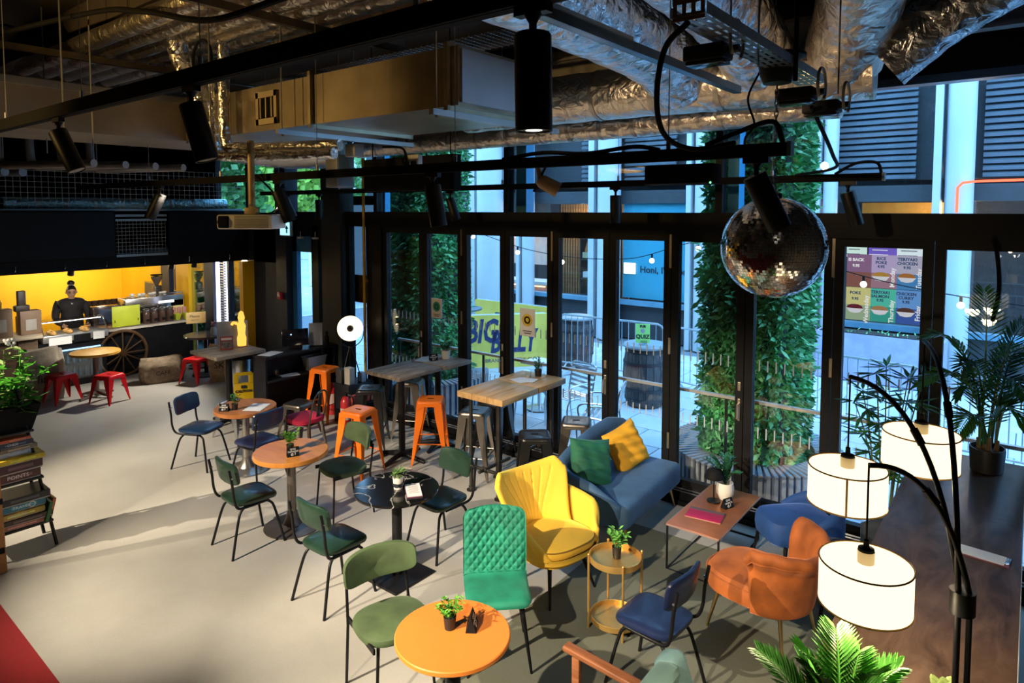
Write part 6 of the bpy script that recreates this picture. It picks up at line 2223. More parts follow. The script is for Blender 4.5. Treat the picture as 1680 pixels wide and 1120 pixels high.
# butcher-block tables on pipe legs
PIPE = M('pipe_iron', (.06, .055, .05), .4, .8, var=.2)
for q, (y0, y1, lab) in enumerate(((5.17, 5.80, 'butcher-block bar table on black pipe legs, lit by the spotlights'), (5.81, 6.34, 'butcher-block bar table with papers and a small plant by the glass'))):
    t = thing('bar_table', lab, 'table', (0, 0, 0))
    plank_top(t, -4.84, -4.21, y0, y1, 1.10, .065, 3, BUTCH)
    for x in (-4.72, -4.33):
        for y in ((y0 + .09, y1 - .09) if q == 0 else (y1 - .12,)):
            obj('leg', B().cyl((x, y, .02), (x, y, 1.035), .021, 12).lathe([(.05, 0), (.05, .012), (.028, .016), (.028, .05)], 16, (x, y, 0)).lathe([(.03, .24), (.03, .31)], 12, (x, y, 0)), PIPE, t)
    yy = y0 + .09 if q == 0 else y1 - .12
    obj('pipe_rail', B().cyl((-4.72, yy, .275), (-4.33, yy, .275), .019, 12).lathe([(.03, -.035), (.03, .035)], 12, (-4.525, yy, .275), Matrix.Rotation(R(90), 4, 'Y')), PIPE, t)
    obj('pipe_rail', B().cyl((-4.525, y0, .275), (-4.525, y1 - .12, .275), .019, 12), PIPE, t)
# grey bar table near the bar
t = thing('bar_table', 'weathered grey bar table beside the till desk', 'table', (0, 0, 0))
plank_top(t, -9.32, -8.58, 4.45, 5.18, 1.06, .045, 4, GREYW)
obj('pedestal', B().cyl((-8.95, 4.82, .03), (-8.95, 4.82, 1.015), .045, 18), BLACK, t)
for k in range(4):
    a = k * PI / 2 + .2
    obj('foot', B().tube([(-8.95, 4.82, .07), (-8.95 + .2 * math.cos(a), 4.82 + .2 * math.sin(a), .04), (-8.95 + .34 * math.cos(a), 4.82 + .34 * math.sin(a), .018)], [.035, .03, .022], 10), BLACK, t)
t = thing('menu_stand', 'grey upright menu board on the bar table by the till', 'sign', (-9.12, 4.98, 1.06), R(-30))
obj('board', B().rbox((0, 0, .19), (.012, .42, .37), .003), M('board_grey', (.30, .31, .34), .5), t)
obj('board_foot', B().rbox((0, 0, .006), (.09, .2, .012), .003), M('board_grey', (.30, .31, .34), .5), t)
t = thing('photo_card', 'small red and black picture card in front of the grey menu board', 'card', (-8.96, 4.80, 1.06), R(-30))
obj('card', B().rbox((0, 0, .1), (.008, .17, .2), .002), M('card_dark_red', (.25, .04, .04), .5), t)
obj('printed_photo', B().box((.006, 0, .075), (.002, .14, .10)), M('card_photo', (.12, .10, .10), .5, var=.9, vs=30), t, False)
obj('printed_band', B().box((.006, 0, .16), (.002, .14, .03)), M('card_band', (.6, .5, .48), .5), t, False)

# coffee table
COPP = M('copper_sheet', (.44, .145, .055), .40, .5, var=.28, vs=3.5, bump=.04, bs=18)
t = thing('coffee_table', 'low coffee table with a copper top and thin black frame', 'table', (-2.13, 5.60, 0))
obj('tabletop', B().rbox((0, 0, .40), (.46, 1.02, .014), .003), COPP, t)
obj('top_edge', B().span(-.235, .235, -.515, -.508, .391, .404).span(-.235, .235, .508, .515, .391, .404).span(.228, .235, -.515, .515, .391, .404).span(-.235, -.228, -.515, .515, .391, .404), M('edge_rose', (.55, .38, .34), .35, .6), t, False)
for sx in (-1, 1):
    for sy in (-1, 1):
        obj('leg', B().box((sx * .222, sy * .5, .195), (.014, .014, .39)), BLACK, t, False)
    obj('floor_rail', B().box((sx * .222, 0, .007), (.014, 1.0, .014)), BLACK, t, False)
for sy in (-1, 1):
    obj('floor_rail', B().box((0, sy * .5, .007), (.444, .014, .014)), BLACK, t, False)
t = thing('menu_folder', 'magenta menu folder with a grey strip lying on the copper table', 'menu', (-2.15, 5.42, .408), R(8))
obj('folder', B().rbox((0, 0, .006), (.30, .2, .012), .003), M('folder_magenta', (.36, .004, .055), .5), t)
obj('folder_strip', B().box((0, .075, .013), (.3, .04, .003)), M('strip_grey', (.10, .06, .07), .5), t, False)
obj('folder_edge', B().box((0, -.1, .004), (.3, .004, .006)).box((.15, 0, .004), (.004, .2, .006)), M('edge_tan', (.4, .25, .2), .6), t, False)


def tent_card(loc, rz, label, lines=('QUIZ', 'TONIGHT', '@ 7'), mat=None):
    t = thing('tent_card', label, 'sign', loc, rz)
    obj('card', B().add([(.03, -.055, 0), (.03, .055, 0), (0, .055, .085), (0, -.055, .085), (-.03, -.055, 0), (-.03, .055, 0)], [(0, 1, 2, 3), (3, 2, 5, 4), (0, 3, 4), (1, 5, 2), (0, 4, 5, 1)]), mat or MATT, t, False)
    for k, tx in enumerate(lines):
        z = .066 - k * .022
        text('lettering', tx, .022 if k < 2 else .026, WHITEINK, t, (.03 * (1 - z / .085) + .002, 0, z), (R(70.5), 0, PI / 2), extrude=.0003)
    return t


POTB = M('pot_black', (.014, .013, .013), .5)
POTW = M('pot_white', (.72, .68, .62), .4, var=.06)
GRN = M('herb_green', (.10, .34, .03), .5, var=.45, vs=12)
GRND = M('herb_dark', (.03, .15, .04), .45, var=.45, vs=12)
BAM = M('box_leaf', (.05, .22, .05), .45, var=.5, vs=12)


def herb(loc, label, seed, pot=POTB, green=GRN, hh=.10, rr=.055, n=90, lw=.016, ll=.045, pr=.036, ph=.07, name='potted_herb'):
    rnd = random.Random(seed)
    t = thing(name, label, 'plant', loc, rnd.uniform(0, 6))
    obj('pot', B().lathe([(0, 0), (pr * .8, 0), (pr, ph), (pr * .9, ph), (pr * .86, ph * .85), (0, ph * .85)], 24), pot, t)
    b = B()
    st = B()
    ns = 12
    tips = []
    for k in range(ns):
        a = 2 * PI * k / ns + rnd.uniform(-.3, .3)
        q = rr * rnd.uniform(.15, 1)
        top_ = Vector((q * math.cos(a), q * math.sin(a), ph + hh * rnd.uniform(.55, 1) - .3 * q))
        st.tube([(q * .2 * math.cos(a), q * .2 * math.sin(a), ph * .8), top_], .0016, 4)
        tips.append(((q * .2 * math.cos(a), q * .2 * math.sin(a), ph * .9), top_))
    for k in range(n):
        b0, t0 = tips[k % ns]
        f = rnd.uniform(.25, 1)
        p = Vector(b0).lerp(t0, f)
        a = rnd.uniform(0, 2 * PI)
        d = Vector((math.cos(a), math.sin(a), rnd.uniform(-.1, .9))).normalized()
        b.leaf(p, p + d * ll * rnd.uniform(.6, 1.1), lw)
    o = obj('stems', st, M('stem_green', (.10, .2, .04), .6), t)
    o['kind'] = 'stuff'
    o = obj('foliage', b, green, t, False)
    o['kind'] = 'stuff'
    return t


herb((-7.17, 3.92, .75), 'small green potted herb on the small brown table', 1, green=GRND, hh=.13, rr=.09)
tent_card((-7.22, 3.82, .75), R(-55), 'black tent card on the small brown table')
t = thing('paper_sheet', 'white printed menu sheet lying on the small brown table', 'paper', (-7.05, 4.12, .752), R(35))
obj('sheet', B().box((0, 0, .001), (.21, .29, .002)), M('sheet_pale', (.66, .68, .72), .6), t, False)
herb((-5.50, 3.55, .75), 'bright green potted herb on the glossy orange table', 2, hh=.15, rr=.10, n=130, ll=.05, lw=.02)
tent_card((-5.38, 3.50, .75), R(-25), 'black tent card on the glossy orange table')
herb((-2.45, 2.55, .75), 'bright green potted herb on the flat orange table nearest the camera', 3, hh=.12, rr=.085, n=150, ll=.034, lw=.014)
tent_card((-2.36, 2.63, .75), R(36), 'black tent card on the flat orange table nearest the camera')
herb((-2.31, 4.16, .515), 'green potted herb on the gold tray table', 4, hh=.14, rr=.075, n=110, ll=.05, lw=.026, pr=.035, ph=.085, green=M('herb_mid', (.12, .36, .06), .45, var=.4, vs=12))
herb((-4.52, 6.22, 1.10), 'small green plant in a black pot on the butcher-block table by the glass', 5, hh=.15, rr=.07, n=120, ll=.04, lw=.016, pr=.045, ph=.08, green=BAM)
herb((-6.0, 6.2, 1.105), 'dark green plant in a white ribbed pot on the weathered table by the glass', 6, POTW, GRND, .13, .09, 130, .022, .06, .06, .11)
tent_card((-6.05, 6.02, 1.105), R(-30), 'black tent card beside the white pot on the weathered table')
t = thing('glass_tumbler', 'small clear glass tumbler on the butcher-block table', 'glass', (-4.56, 6.08, 1.10))
obj('tumbler', B().lathe([(0, 0), (.03, 0), (.036, .075), (.033, .075), (.027, .008), (0, .008)], 20), CLEAR, t)
obj('candle', B().lathe([(0, .008), (.026, .008), (.028, .035), (0, .035)], 16), M('candle_cream', (.6, .5, .36), .6), t)
for k, (x, y, a, lab) in enumerate(((-4.50, 5.98, 12, 'topmost white paper of the two on the butcher-block table'), (-4.56, 5.93, -14, 'white paper under the other one on the butcher-block table'))):
    tag(obj('paper_sheet', B().rbox((0, 0, 0), (.21, .17, .002), .0006, 1), PAPER, None, False, loc=(x, y, 1.104 + .0026 * (1 - k)), rz=R(a)), lab, 'paper')
t = thing('paper_sheet', 'grey folded paper lying on the weathered table by the glass', 'paper', (-6.16, 5.98, 1.108), R(20))
obj('sheet', B().box((0, 0, .001), (.2, .28, .003)), M('paper_grey', (.38, .36, .33), .7), t, False)
# clipboard and faceted pot on the marble
t = thing('clipboard_menu', 'white clipboard menu lying on the black marble table', 'menu', (-3.92, 3.66, .75), R(52))
obj('clipboard', B().rbox((0, 0, .004), (.13, .26, .008), .003), M('clip_purple', (.18, .06, .12), .5), t)
obj('sheet', B().box((0, 0, .0095), (.12, .25, .002)), PAPER, t, False)
for k in range(9):
    obj('print_line', B().box((0, .085 - k * .018, .011), (.07 + .01 * (k % 3), .005, .0006)), M('print_grey', (.25, .25, .27), .8), t, False)
obj('heading', B().box((0, .108, .011), (.05, .014, .0006)), INK, t, False)
t = herb((-4.06, 3.62, .75), 'small spiky plant in a faceted white and black pot on the marble table', 7, POTW, M('spiky_green', (.14, .26, .08), .5, var=.35, vs=12), .07, .06, 70, .014, .075, .045, .10)
ft = B()
ring0 = [(.032 * math.cos(a), .032 * math.sin(a), 0) for a in [k * PI / 3 for k in range(6)]]
ring1 = [(.058 * math.cos(a), .058 * math.sin(a), .055) for a in [k * PI / 3 + PI / 6 for k in range(6)]]
ft.add(ring0 + ring1, [(k, (k + 1) % 6, 6 + k) for k in range(6)] + [((k + 1) % 6, 6 + (k + 1) % 6, 6 + k) for k in range(6)])
obj('pot_facets', ft, M('facet_slate', (.03, .04, .055), .5), t, False)
# coffee table plant, lamp
t = thing('potted_zz_plant', 'glossy dark plant in a round white pot on the copper table', 'plant', (-2.14, 5.86, .408))
obj('pot', B().lathe([(0, 0), (.05, 0), (.075, .05), (.08, .10), (.07, .155), (.062, .155), (.07, .10), (0, .09)], 28), POTW, t)
rnd = random.Random(9)
ZZ = M('zz_leaf', (.02, .10, .045), .22, var=.5, vs=10)
for k in range(13):
    a = 2 * PI * k / 13 + rnd.uniform(-.2, .2)
    q = rnd.uniform(.06, .21)
    tip = Vector((q * math.cos(a), q * math.sin(a), .155 + rnd.uniform(.14, .32) - .5 * q))
    mid = Vector((q * .3 * math.cos(a), q * .3 * math.sin(a), .155 + .55 * (tip.z - .155) + .05))
    cv = arc((0, 0, .11), mid, tip, 9)
    s = B().tube(cv, .0035, 5)
    for i in range(2, 10):
        d = (cv[i] - cv[i - 1]).normalized()
        sd = d.cross(Vector((0, 0, 1)))
        sd = sd.normalized() if sd.length > 1e-4 else Vector((1, 0, 0))
        for g in (-1, 1):
            s.leaf(cv[i], cv[i] + (sd * g * .8 + d * .6 + Vector((0, 0, .2))) * .055, .026)
    obj('stem_with_leaves', s, ZZ, t, False)
t = thing('table_lamp', 'small black mushroom lamp on the copper table', 'lamp', (-2.20, 5.74, .408))
obj('lamp_base', B().lathe([(0, 0), (.06, 0), (.06, .012), (.012, .02)], 24), BLACK, t)
obj('lamp_stem', B().cyl((0, 0, .015), (0, 0, .24), .007, 10), BLACK, t)
obj('lamp_shade', B().lathe([(.085, .22), (.085, .235), (.06, .29), (.02, .31), (0, .31)], 28), MATT, t)
tent_card((-2.06, 5.70, .408), R(-22), 'black tent card with white lettering on the copper table', ('QUIZ', 'LAUNCH', '@ 7'))

# gold tray table
GOLD = M('brushed_gold', (.70, .44, .14), .38, .8, var=.10, vs=6)
t = thing('tray_table', 'round gold tray table with two tiers', 'table', (-2.31, 4.14, 0))
obj('upper_tray', B().lathe([(0, .50), (.185, .50), (.19, .505), (.19, .545), (.185, .548), (.182, .545), (.182, .512), (0, .512)], 48), GOLD, t)
obj('lower_tray', B().lathe([(0, .06), (.175, .06), (.18, .065), (.18, .10), (.175, .103), (.172, .10), (.172, .072), (0, .072)], 48), GOLD, t)
for k in range(4):
    a = PI / 4 + k * PI / 2
    x, y = .198 * math.cos(a), .198 * math.sin(a)
    obj('leg', B().cyl((x, y, 0), (x, y, .555), .009, 10).sphere((x, y, .558), .011, 8, 6), GOLD, t)
# rug
def rugm():
    m = bpy.data.materials.new('woven_rug')
    b = _bsdf(m)
    nt = m.node_tree
    N, L = nt.nodes, nt.links
    b.inputs['Roughness'].default_value = .95
    tc = N.new('ShaderNodeTexCoord')
    mp = N.new('ShaderNodeMapping')
    mp.inputs['Scale'].default_value = (55, 55, 55)
    L.new(tc.outputs['Object'], mp.inputs[0])
    v = N.new('ShaderNodeTexBrick')
    v.inputs['Scale'].default_value = 1
    v.inputs['Mortar Size'].default_value = .09
    v.inputs['Color1'].default_value = (.27, .275, .19, 1)
    v.inputs['Color2'].default_value = (.22, .235, .165, 1)
    v.inputs['Mortar'].default_value = (.12, .125, .095, 1)
    L.new(mp.outputs[0], v.inputs['Vector'])
    L.new(v.outputs['Color'], b.inputs['Base Color'])
    bp = N.new('ShaderNodeBump')
    bp.inputs['Strength'].default_value = .6
    bp.inputs['Distance'].default_value = .006
    bp.invert = True
    L.new(v.outputs['Fac'], bp.inputs['Height'])
    L.new(bp.outputs[0], b.inputs['Normal'])
    return m


tag(obj('rug', B().rbox((0, 0, .005), (2.0, 3.65, .01), .004, 1), rugm(), None, False, loc=(-1.95, 3.85, 0), rz=R(1)), 'grey green woven rug under the lounge chairs', 'rug')

# ---------------------------------------------------------------- long dark table with lamp and palms
DARKT = WOOD('dark_table_wood', (.045, .025, .018), (.15, .095, .07), .32, 2.2, (3.2, 1, 6), .25, 14)
t = thing('long_table', 'long dark stained high table along the side, under the palm', 'table', (0, 0, 0))
obj('tabletop', B().rbox((-.34, 4.55, 1.075), (.70, 3.5, .05), .006), DARKT, t)
obj('top_edge', B().span(.0105, .014, 2.8, 6.3, 1.052, 1.098), M('edge_pale_grey', (.55, .57, .6), .4), t, False)
for y in (3.0, 4.6, 6.1):
    for x in (-.6, -.08):
        obj('leg', B().box((x, y, .525), (.06, .06, 1.05)), BLACK, t, False)
obj('apron', B().box((-.34, 4.55, 1.02), (.6, 3.3, .06)), BLACK, t, False)
t = thing('clipboard_menu', 'white clipboard with a metal clip on the long dark table', 'menu', (-.17, 4.49, 1.10), R(-6))
obj('clipboard', B().rbox((0, 0, .004), (.27, .12, .008), .003), M('clip_purple', (.18, .06, .12), .5), t)
obj('sheet', B().box((-.01, 0, .0095), (.24, .115, .002)), PAPER, t, False)
obj('clip', B().rbox((.122, 0, .012), (.02, .08, .01), .003), STEEL, t)


def frond(cv, ll, lw, n, droop=.25, spread=.9, seed=0, twist=0.0):
    rnd = random.Random(seed)
    b = B().tube(cv, [.0095 - .008 * i / (len(cv) - 1) for i in range(len(cv))], 6)
    m = len(cv) - 1
    for i in range(n):
        f = .18 + .82 * i / (n - 1)
        k = f * m
        j = min(int(k), m - 1)
        p = cv[j].lerp(cv[j + 1], k - j)
        d = (cv[j + 1] - cv[j]).normalized()
        sd = d.cross(Vector((0, 0, 1)))
        sd = sd.normalized() if sd.length > 1e-3 else Vector((1, 0, 0))
        L_ = ll * (math.sin(PI * (.12 + .80 * f)) * .8 + .25) * rnd.uniform(.92, 1.05)
        for g in (-1, 1):
            dr = (sd * g * spread + d * (.55 + .5 * f) + Vector((0, 0, .12 - droop * rnd.uniform(.6, 1.2)))).normalized()
            b.leaf(p, p + dr * L_, lw, fold=.35)
    return b


PALM = M('palm_leaf', (.055, .20, .03), .35, var=.4, vs=5)
PALMD = M('palm_leaf_dark', (.02, .095, .03), .35, var=.4, vs=5)
PSTEM = M('palm_stem', (.20, .12, .06), .7, var=.3, vs=20)
t = thing('potted_palm', 'tall palm in a black oval pot on the long dark table', 'plant', (-.22, 6.02, 1.10))
obj('pot', B().lathe([(0, 0), (.095, 0), (.11, .01), (.12, .16), (.118, .18), (.108, .18), (.105, .14), (0, .14)], 32, sx=.95, sy=1.15), POTB, t)
for k, (x, y, h) in enumerate(((-.05, .0, .12), (.01, -.03, .14), (.05, .03, .11), (-.02, .05, .10))):
    obj('trunk', B().tube(path([(x, y, .12), (x * 1.1, y * 1.1, .12 + h * .5), (x * 1.2, y * 1.2, .12 + h)]), [.022, .021, .02, .019, .018, .017, .016, .015, .014, .013, .012, .012, .011][:13], 8), PSTEM, t)
# fronds: (sideways, depth, height of the tip, height of the bend, leaflet length)
spec = [(-.56, -.05, .66, .98, .17), (-.46, .05, 1.00, 1.16, .17), (-.10, -.04, 1.36, 1.15, .18), (.30, .0, 1.12, 1.15, .18), (-.30, -.10, .30, .62, .19), (.32, -.06, .52, .74, .17),
        (.24, .08, .82, 1.0, .18), (.02, -.30, .66, .95, .18), (-.20, .06, .55, .85, .18), (.12, -.18, .40, .70, .17), (-.34, -.16, .78, 1.08, .16), (.36, .06, .86, 1.12, .17)]
RT, FWD = Vector((.785, .62, 0)), Vector((-.62, .785, 0))
for k, (sx, dp, zt, zm, ll) in enumerate(spec):
    base = RT * (.05 * (1 if sx > 0 else -1) * (k % 3) * .6) + Vector((0, 0, .20))
    tip = RT * sx + FWD * dp + Vector((0, 0, zt))
    mid = RT * sx * .30 + FWD * dp * .3 + Vector((0, 0, zm))
    obj('frond', frond(arc(base, mid, tip, 18), ll, .021, 26, .30, .85, k), PALM if k in (0, 1, 4, 9, 2) else PALMD, t, False)
# bamboo-like plant between table and glass
t = thing('bamboo_palm', 'slender bamboo palm standing on the floor between the glass and the long table', 'plant', (-.90, 6.14, 0))
obj('pot', B().lathe([(0, 0), (.13, 0), (.16, .28), (.15, .28), (.14, .24), (0, .24)], 28), POTB, t)
rnd = random.Random(12)
for k in range(7):
    a = 2 * PI * k / 7
    top_ = Vector((.28 * math.cos(a) * rnd.uniform(.6, 1.2), .14 * math.sin(a), rnd.uniform(1.25, 1.95)))
    cv = arc((.05 * math.cos(a), .05 * math.sin(a), .24), (.08 * math.cos(a), .08 * math.sin(a), 1.0), top_, 14)
    obj('cane', B().tube(cv, [.009 - .005 * i / 14 for i in range(15)], 6), M('cane_green', (.10, .13, .05), .5), t)
    for q in range(5):
        i = 6 + q * 2
        p = cv[min(i, 14)]
        fl = B()
        for m_ in range(9):
            an = rnd.uniform(0, 2 * PI)
            d = Vector((math.cos(an), math.sin(an) * .6, rnd.uniform(-.5, .4))).normalized()
            fl.leaf(p, p + d * rnd.uniform(.11, .22), .03, fold=.3)
        obj('leaf_spray', fl, PALMD if (k + q) % 3 else PALM, t, False)
# palm and succulent close to the camera
t = thing('potted_palm', 'feathery palm close to the camera at the foot of the lamp', 'plant', (-.46, 2.42, 0))
obj('pot', B().lathe([(0, .75), (.12, .75), (.15, 1.0), (.14, 1.0), (.13, .96), (0, .96)], 28), POTB, t)
obj('plant_stand', B().lathe([(.16, 0), (.16, .02), (.05, .05), (.04, .72), (.13, .74), (.13, .75)], 24), BLACK, t)
rnd = random.Random(21)
for k in range(13):
    a = 2 * PI * k / 13 + rnd.uniform(-.2, .2)
    q = rnd.uniform(.12, .34)
    zt = 1.62 - q * .9 + rnd.uniform(-.08, .06)
    cv = arc((.02 * math.cos(a), .02 * math.sin(a), .97), (q * .25 * math.cos(a), q * .25 * math.sin(a), zt - .08), (q * math.cos(a), q * math.sin(a), zt), 14)
    obj('frond', frond(cv, .13, .016, 26, .12, .85, 30 + k), PALM, t, False)
t = thing('potted_succulent', 'pale green rosette succulent in a tan bowl at the end of the long table', 'plant', (-.19, 2.93, 1.10))
obj('pot', B().lathe([(0, 0), (.07, 0), (.095, .08), (.09, .085), (.08, .07), (0, .07)], 28), M('pot_tan', (.45, .32, .15), .5, var=.3, vs=30), t)
SUC = M('succulent_leaf', (.30, .42, .14), .35, var=.25, vs=8)
rnd = random.Random(5)
for k in range(26):
    a = k * 2.39996
    f = k / 26
    d = Vector((math.cos(a), math.sin(a), .25 + 1.6 * (1 - f)))
    d.normalize()
    b = B()
    L_ = .05 + .055 * f
    sd = d.cross(Vector((0, 0, 1))).normalized()
    nr = sd.cross(d)
    p0 = Vector((0, 0, .08))
    for i_, (ff, w, th) in enumerate(((0, .008, .006), (.4, .020, .009), (.75, .024, .008), (.93, .012, .004), (1, .001, .001))):
        c = p0 + d * (L_ * ff) + nr * (.012 * ff * ff)
        b.v += [tuple(c + sd * w), tuple(c + nr * th), tuple(c - sd * w), tuple(c - nr * th)]
    for i_ in range(4):
        for q in range(4):
            b.f.append((i_ * 4 + q, i_ * 4 + (q + 1) % 4, i_ * 4 + 4 + (q + 1) % 4, i_ * 4 + 4 + q))
    obj('leaf', b, SUC, t)
# arc floor lamp
def shade_mat():
    m = bpy.data.materials.new('lit_shade')
    m.use_nodes = True
    nt = m.node_tree
    nt.nodes.clear()
    o = nt.nodes.new('ShaderNodeOutputMaterial')
    e = nt.nodes.new('ShaderNodeEmission')
    e.inputs['Color'].default_value = (1, .80, .52, 1)
    e.inputs['Strength'].default_value = 1.75
    nt.links.new(e.outputs[0], o.inputs[0])
    return m


SHADE = shade_mat()
TRIM = M('shade_trim', (.55, .30, .05), .6)
t = thing('arc_floor_lamp', 'black arc floor lamp with three glowing drum shades', 'lamp', (-.15, 2.70, 0))
O = Vector((-.15, 2.70, 0))
obj('lamp_base', B().lathe([(0, 0), (.17, 0), (.17, .02), (.03, .04)], 32), BLACK, t)
arms = [((-.42, 2.52, 2.17), (-.37, 2.48, 1.75), .148), ((-.57, 2.95, 2.37), (-.56, 2.92, 1.92), .148), ((-.36, 3.35, 2.48), (-.34, 3.33, 2.0), .150)]
for k, (top_, sh, r_) in enumerate(arms):
    tp = Vector(top_) - O
    s_ = Vector(sh) - O
    s_.x, s_.y = tp.x, tp.y
    off = Vector((.022 * math.cos(k * 2.1), .022 * math.sin(k * 2.1), 0))
    knee = off + Vector((0, 0, 1.72))
    ctrl = Vector((tp.x * .25, tp.y * .25, tp.z + .02))
    cv = [off + Vector((0, 0, .03)), off + Vector((0, 0, .9)), off + Vector((0, 0, 1.6))] + arc(knee, ctrl, tp, 16)
    obj('arm', B().tube(cv, .0095, 10), BLACK, t)
    m_ = cv[3 + 8]
    dd = (cv[3 + 9] - cv[3 + 7]).normalized()
    obj('arm_joint', B().cyl(m_ - dd * .03, m_ + dd * .03, .014, 10), BLACK, t)
    hz = s_.z + .12
    c_ = Vector((tp.x, tp.y, 0))
    obj('cord', B().cyl(tp, c_ + Vector((0, 0, hz + .03)), .0035, 6), MATT, t)
    sd = obj('shade', B().lathe([(r_, -.075), (r_, .075)], 48, c_ + Vector((0, 0, s_.z))), SHADE, t)
    sd.data.polygons.foreach_set('use_smooth', [True] * len(sd.data.polygons))
    sd.data.update()
    obj('shade_diffuser', B().lathe([(.028, -.012), (r_ - .004, -.004)], 48, c_ + Vector((0, 0, s_.z))), SHADE, sd)
    if k == 1:
        obj('shade_seam', B().box((r_ + .001, 0, 0), (.002, .008, .15), mat=Matrix()), TRIM, sd, False, loc=c_ + Vector((0, 0, s_.z)), rz=R(-79))
    for zz in (-.076, .076):
        obj('shade_trim', B().tube([c_ + Vector((r_ * math.cos(a), r_ * math.sin(a), s_.z + zz)) for a in [q * 2 * PI / 48 for q in range(48)]], .0032, 5, closed=True), TRIM, sd)
    obj('lamp_holder', B().lathe([(.026, .01), (.028, .118), (.02, .12)], 18, c_ + Vector((0, 0, s_.z))), M('holder_brass', (.5, .42, .25), .35, .8), t)
    obj('holder_ring', B().tube([c_ + Vector((.040 * math.cos(a), .040 * math.sin(a), s_.z + .062)) for a in [q * PI / 10 for q in range(20)]], .003, 5, closed=True), BLACK, t)
    obj('holder_cap', B().lathe([(.026, .119), (.026, .126), (.010, .13), (.009, .155), (.004, .158)], 14, c_ + Vector((0, 0, s_.z))), MATT, t)
    bulb('floor_lamp_light', O + c_ + Vector((0, 0, s_.z - .10)), 24, (1, .78, .48), .08)
obj('pole_collar', B().lathe([(.04, 1.66), (.04, 1.74)], 18), BLACK, t)
# ================================================================ LADDER SHELF, TILL DESK AND ODDMENTS
t = thing('ladder_shelf', 'black ladder shelf stacked with board games by the timber post', 'shelf', (0, 0, 0))
for (x0, y0, x1, y1) in ((-6.92, 2.04, -6.95, 1.80), (-7.25, 2.04, -7.22, 1.80)):
    obj('upright', B().cyl((x0, y0, 0), (x1, y1, 1.48), .014, 10), BLACK, t)
for (x0, y0, x1, y1) in ((-6.92, 1.50, -6.95, 1.62), (-7.25, 1.50, -7.22, 1.62)):
    obj('upright', B().cyl((x0, y0, 0), (x1, y1, 1.48), .014, 10), BLACK, t)
SHB = M('shelf_black', (.02, .018, .017), .6)
for z, y0, y1 in ((.24, 1.50, 2.02), (.66, 1.54, 1.96), (1.10, 1.58, 1.90)):
    obj('shelf_board', B().rbox((-7.08, (y0 + y1) / 2, z), (.36, y1 - y0, .02), .004), SHB, t)
tp = thing('timber_post', 'orange timber post with black brackets beside the ladder shelf', 'post', (-6.72, 1.52, 0))
obj('post', B().rbox((0, 0, 1.1), (.06, .13, 2.2), .006, mat=Matrix.Rotation(R(1.5), 4, 'X')), WOOD('post_ply', (.34, .15, .05), (.46, .22, .08), .7), tp)
for z in (.2, .62, 1.06, 1.5):
    obj('bracket', B().rbox((.033, .03, z), (.012, .10, .05), .004), MATT, tp)
# planter box with leaves on top
t = thing('planter_box', 'black planter box with bright leafy plants on the ladder shelf', 'plant', (-7.06, 1.76, 1.112))
bx = B().add([(-.16, -.20, .22), (.17, -.20, .22), (.17, .20, .22), (-.16, .20, .22), (-.12, -.14, 0), (.12, -.14, 0), (.12, .14, 0), (-.12, .14, 0)], [(4, 7, 6, 5), (0, 1, 5, 4), (1, 2, 6, 5), (2, 3, 7, 6), (3, 0, 4, 7)])
obj('planter', bx, MATT, t, False)
obj('soil', B().box((0, 0, .20), (.30, .36, .02)), M('soil', (.03, .025, .02), .9), t, False)
rnd = random.Random(31)
LFB = M('leaf_bright', (.07, .32, .025), .35, var=.45, vs=6)
LFV = M('leaf_pale', (.34, .46, .18), .4, var=.4, vs=9)
for k in range(34):
    a = rnd.uniform(0, 2 * PI)
    q = rnd.uniform(.03, .26)
    p0 = Vector((rnd.uniform(-.1, .1), rnd.uniform(-.12, .12), .2))
    tip = p0 + Vector((q * math.cos(a) * .8, q * math.sin(a), rnd.uniform(.05, .58) if q < .2 else rnd.uniform(-.05, .3)))
    cv = arc(p0, p0.lerp(tip, .5) + Vector((0, 0, .10)), tip, 6)
    s = B().tube(cv, .003, 4)
    for i in range(2, 7):
        for g in range(2):
            an = rnd.uniform(0, 2 * PI)
            d = Vector((math.cos(an), math.sin(an), rnd.uniform(-.4, .5))).normalized()
            s.leaf(cv[i], cv[i] + d * rnd.uniform(.07, .13), .055)
    obj('leafy_stem', s, LFV if k % 5 == 0 else LFB, t, False)
b = B()
for (x, y, z) in ((.08, .02, .78), (.1, -.12, .70), (.05, -.16, .74)):
    for q in range(14):
        b.sphere((x + rnd.uniform(-.04, .04), y + rnd.uniform(-.04, .04), z + rnd.uniform(-.03, .03)), .014, 6, 4)
k = obj('white_blossom', b, M('blossom_white', (.8, .8, .78), .6), t)
k['kind'] = 'stuff'
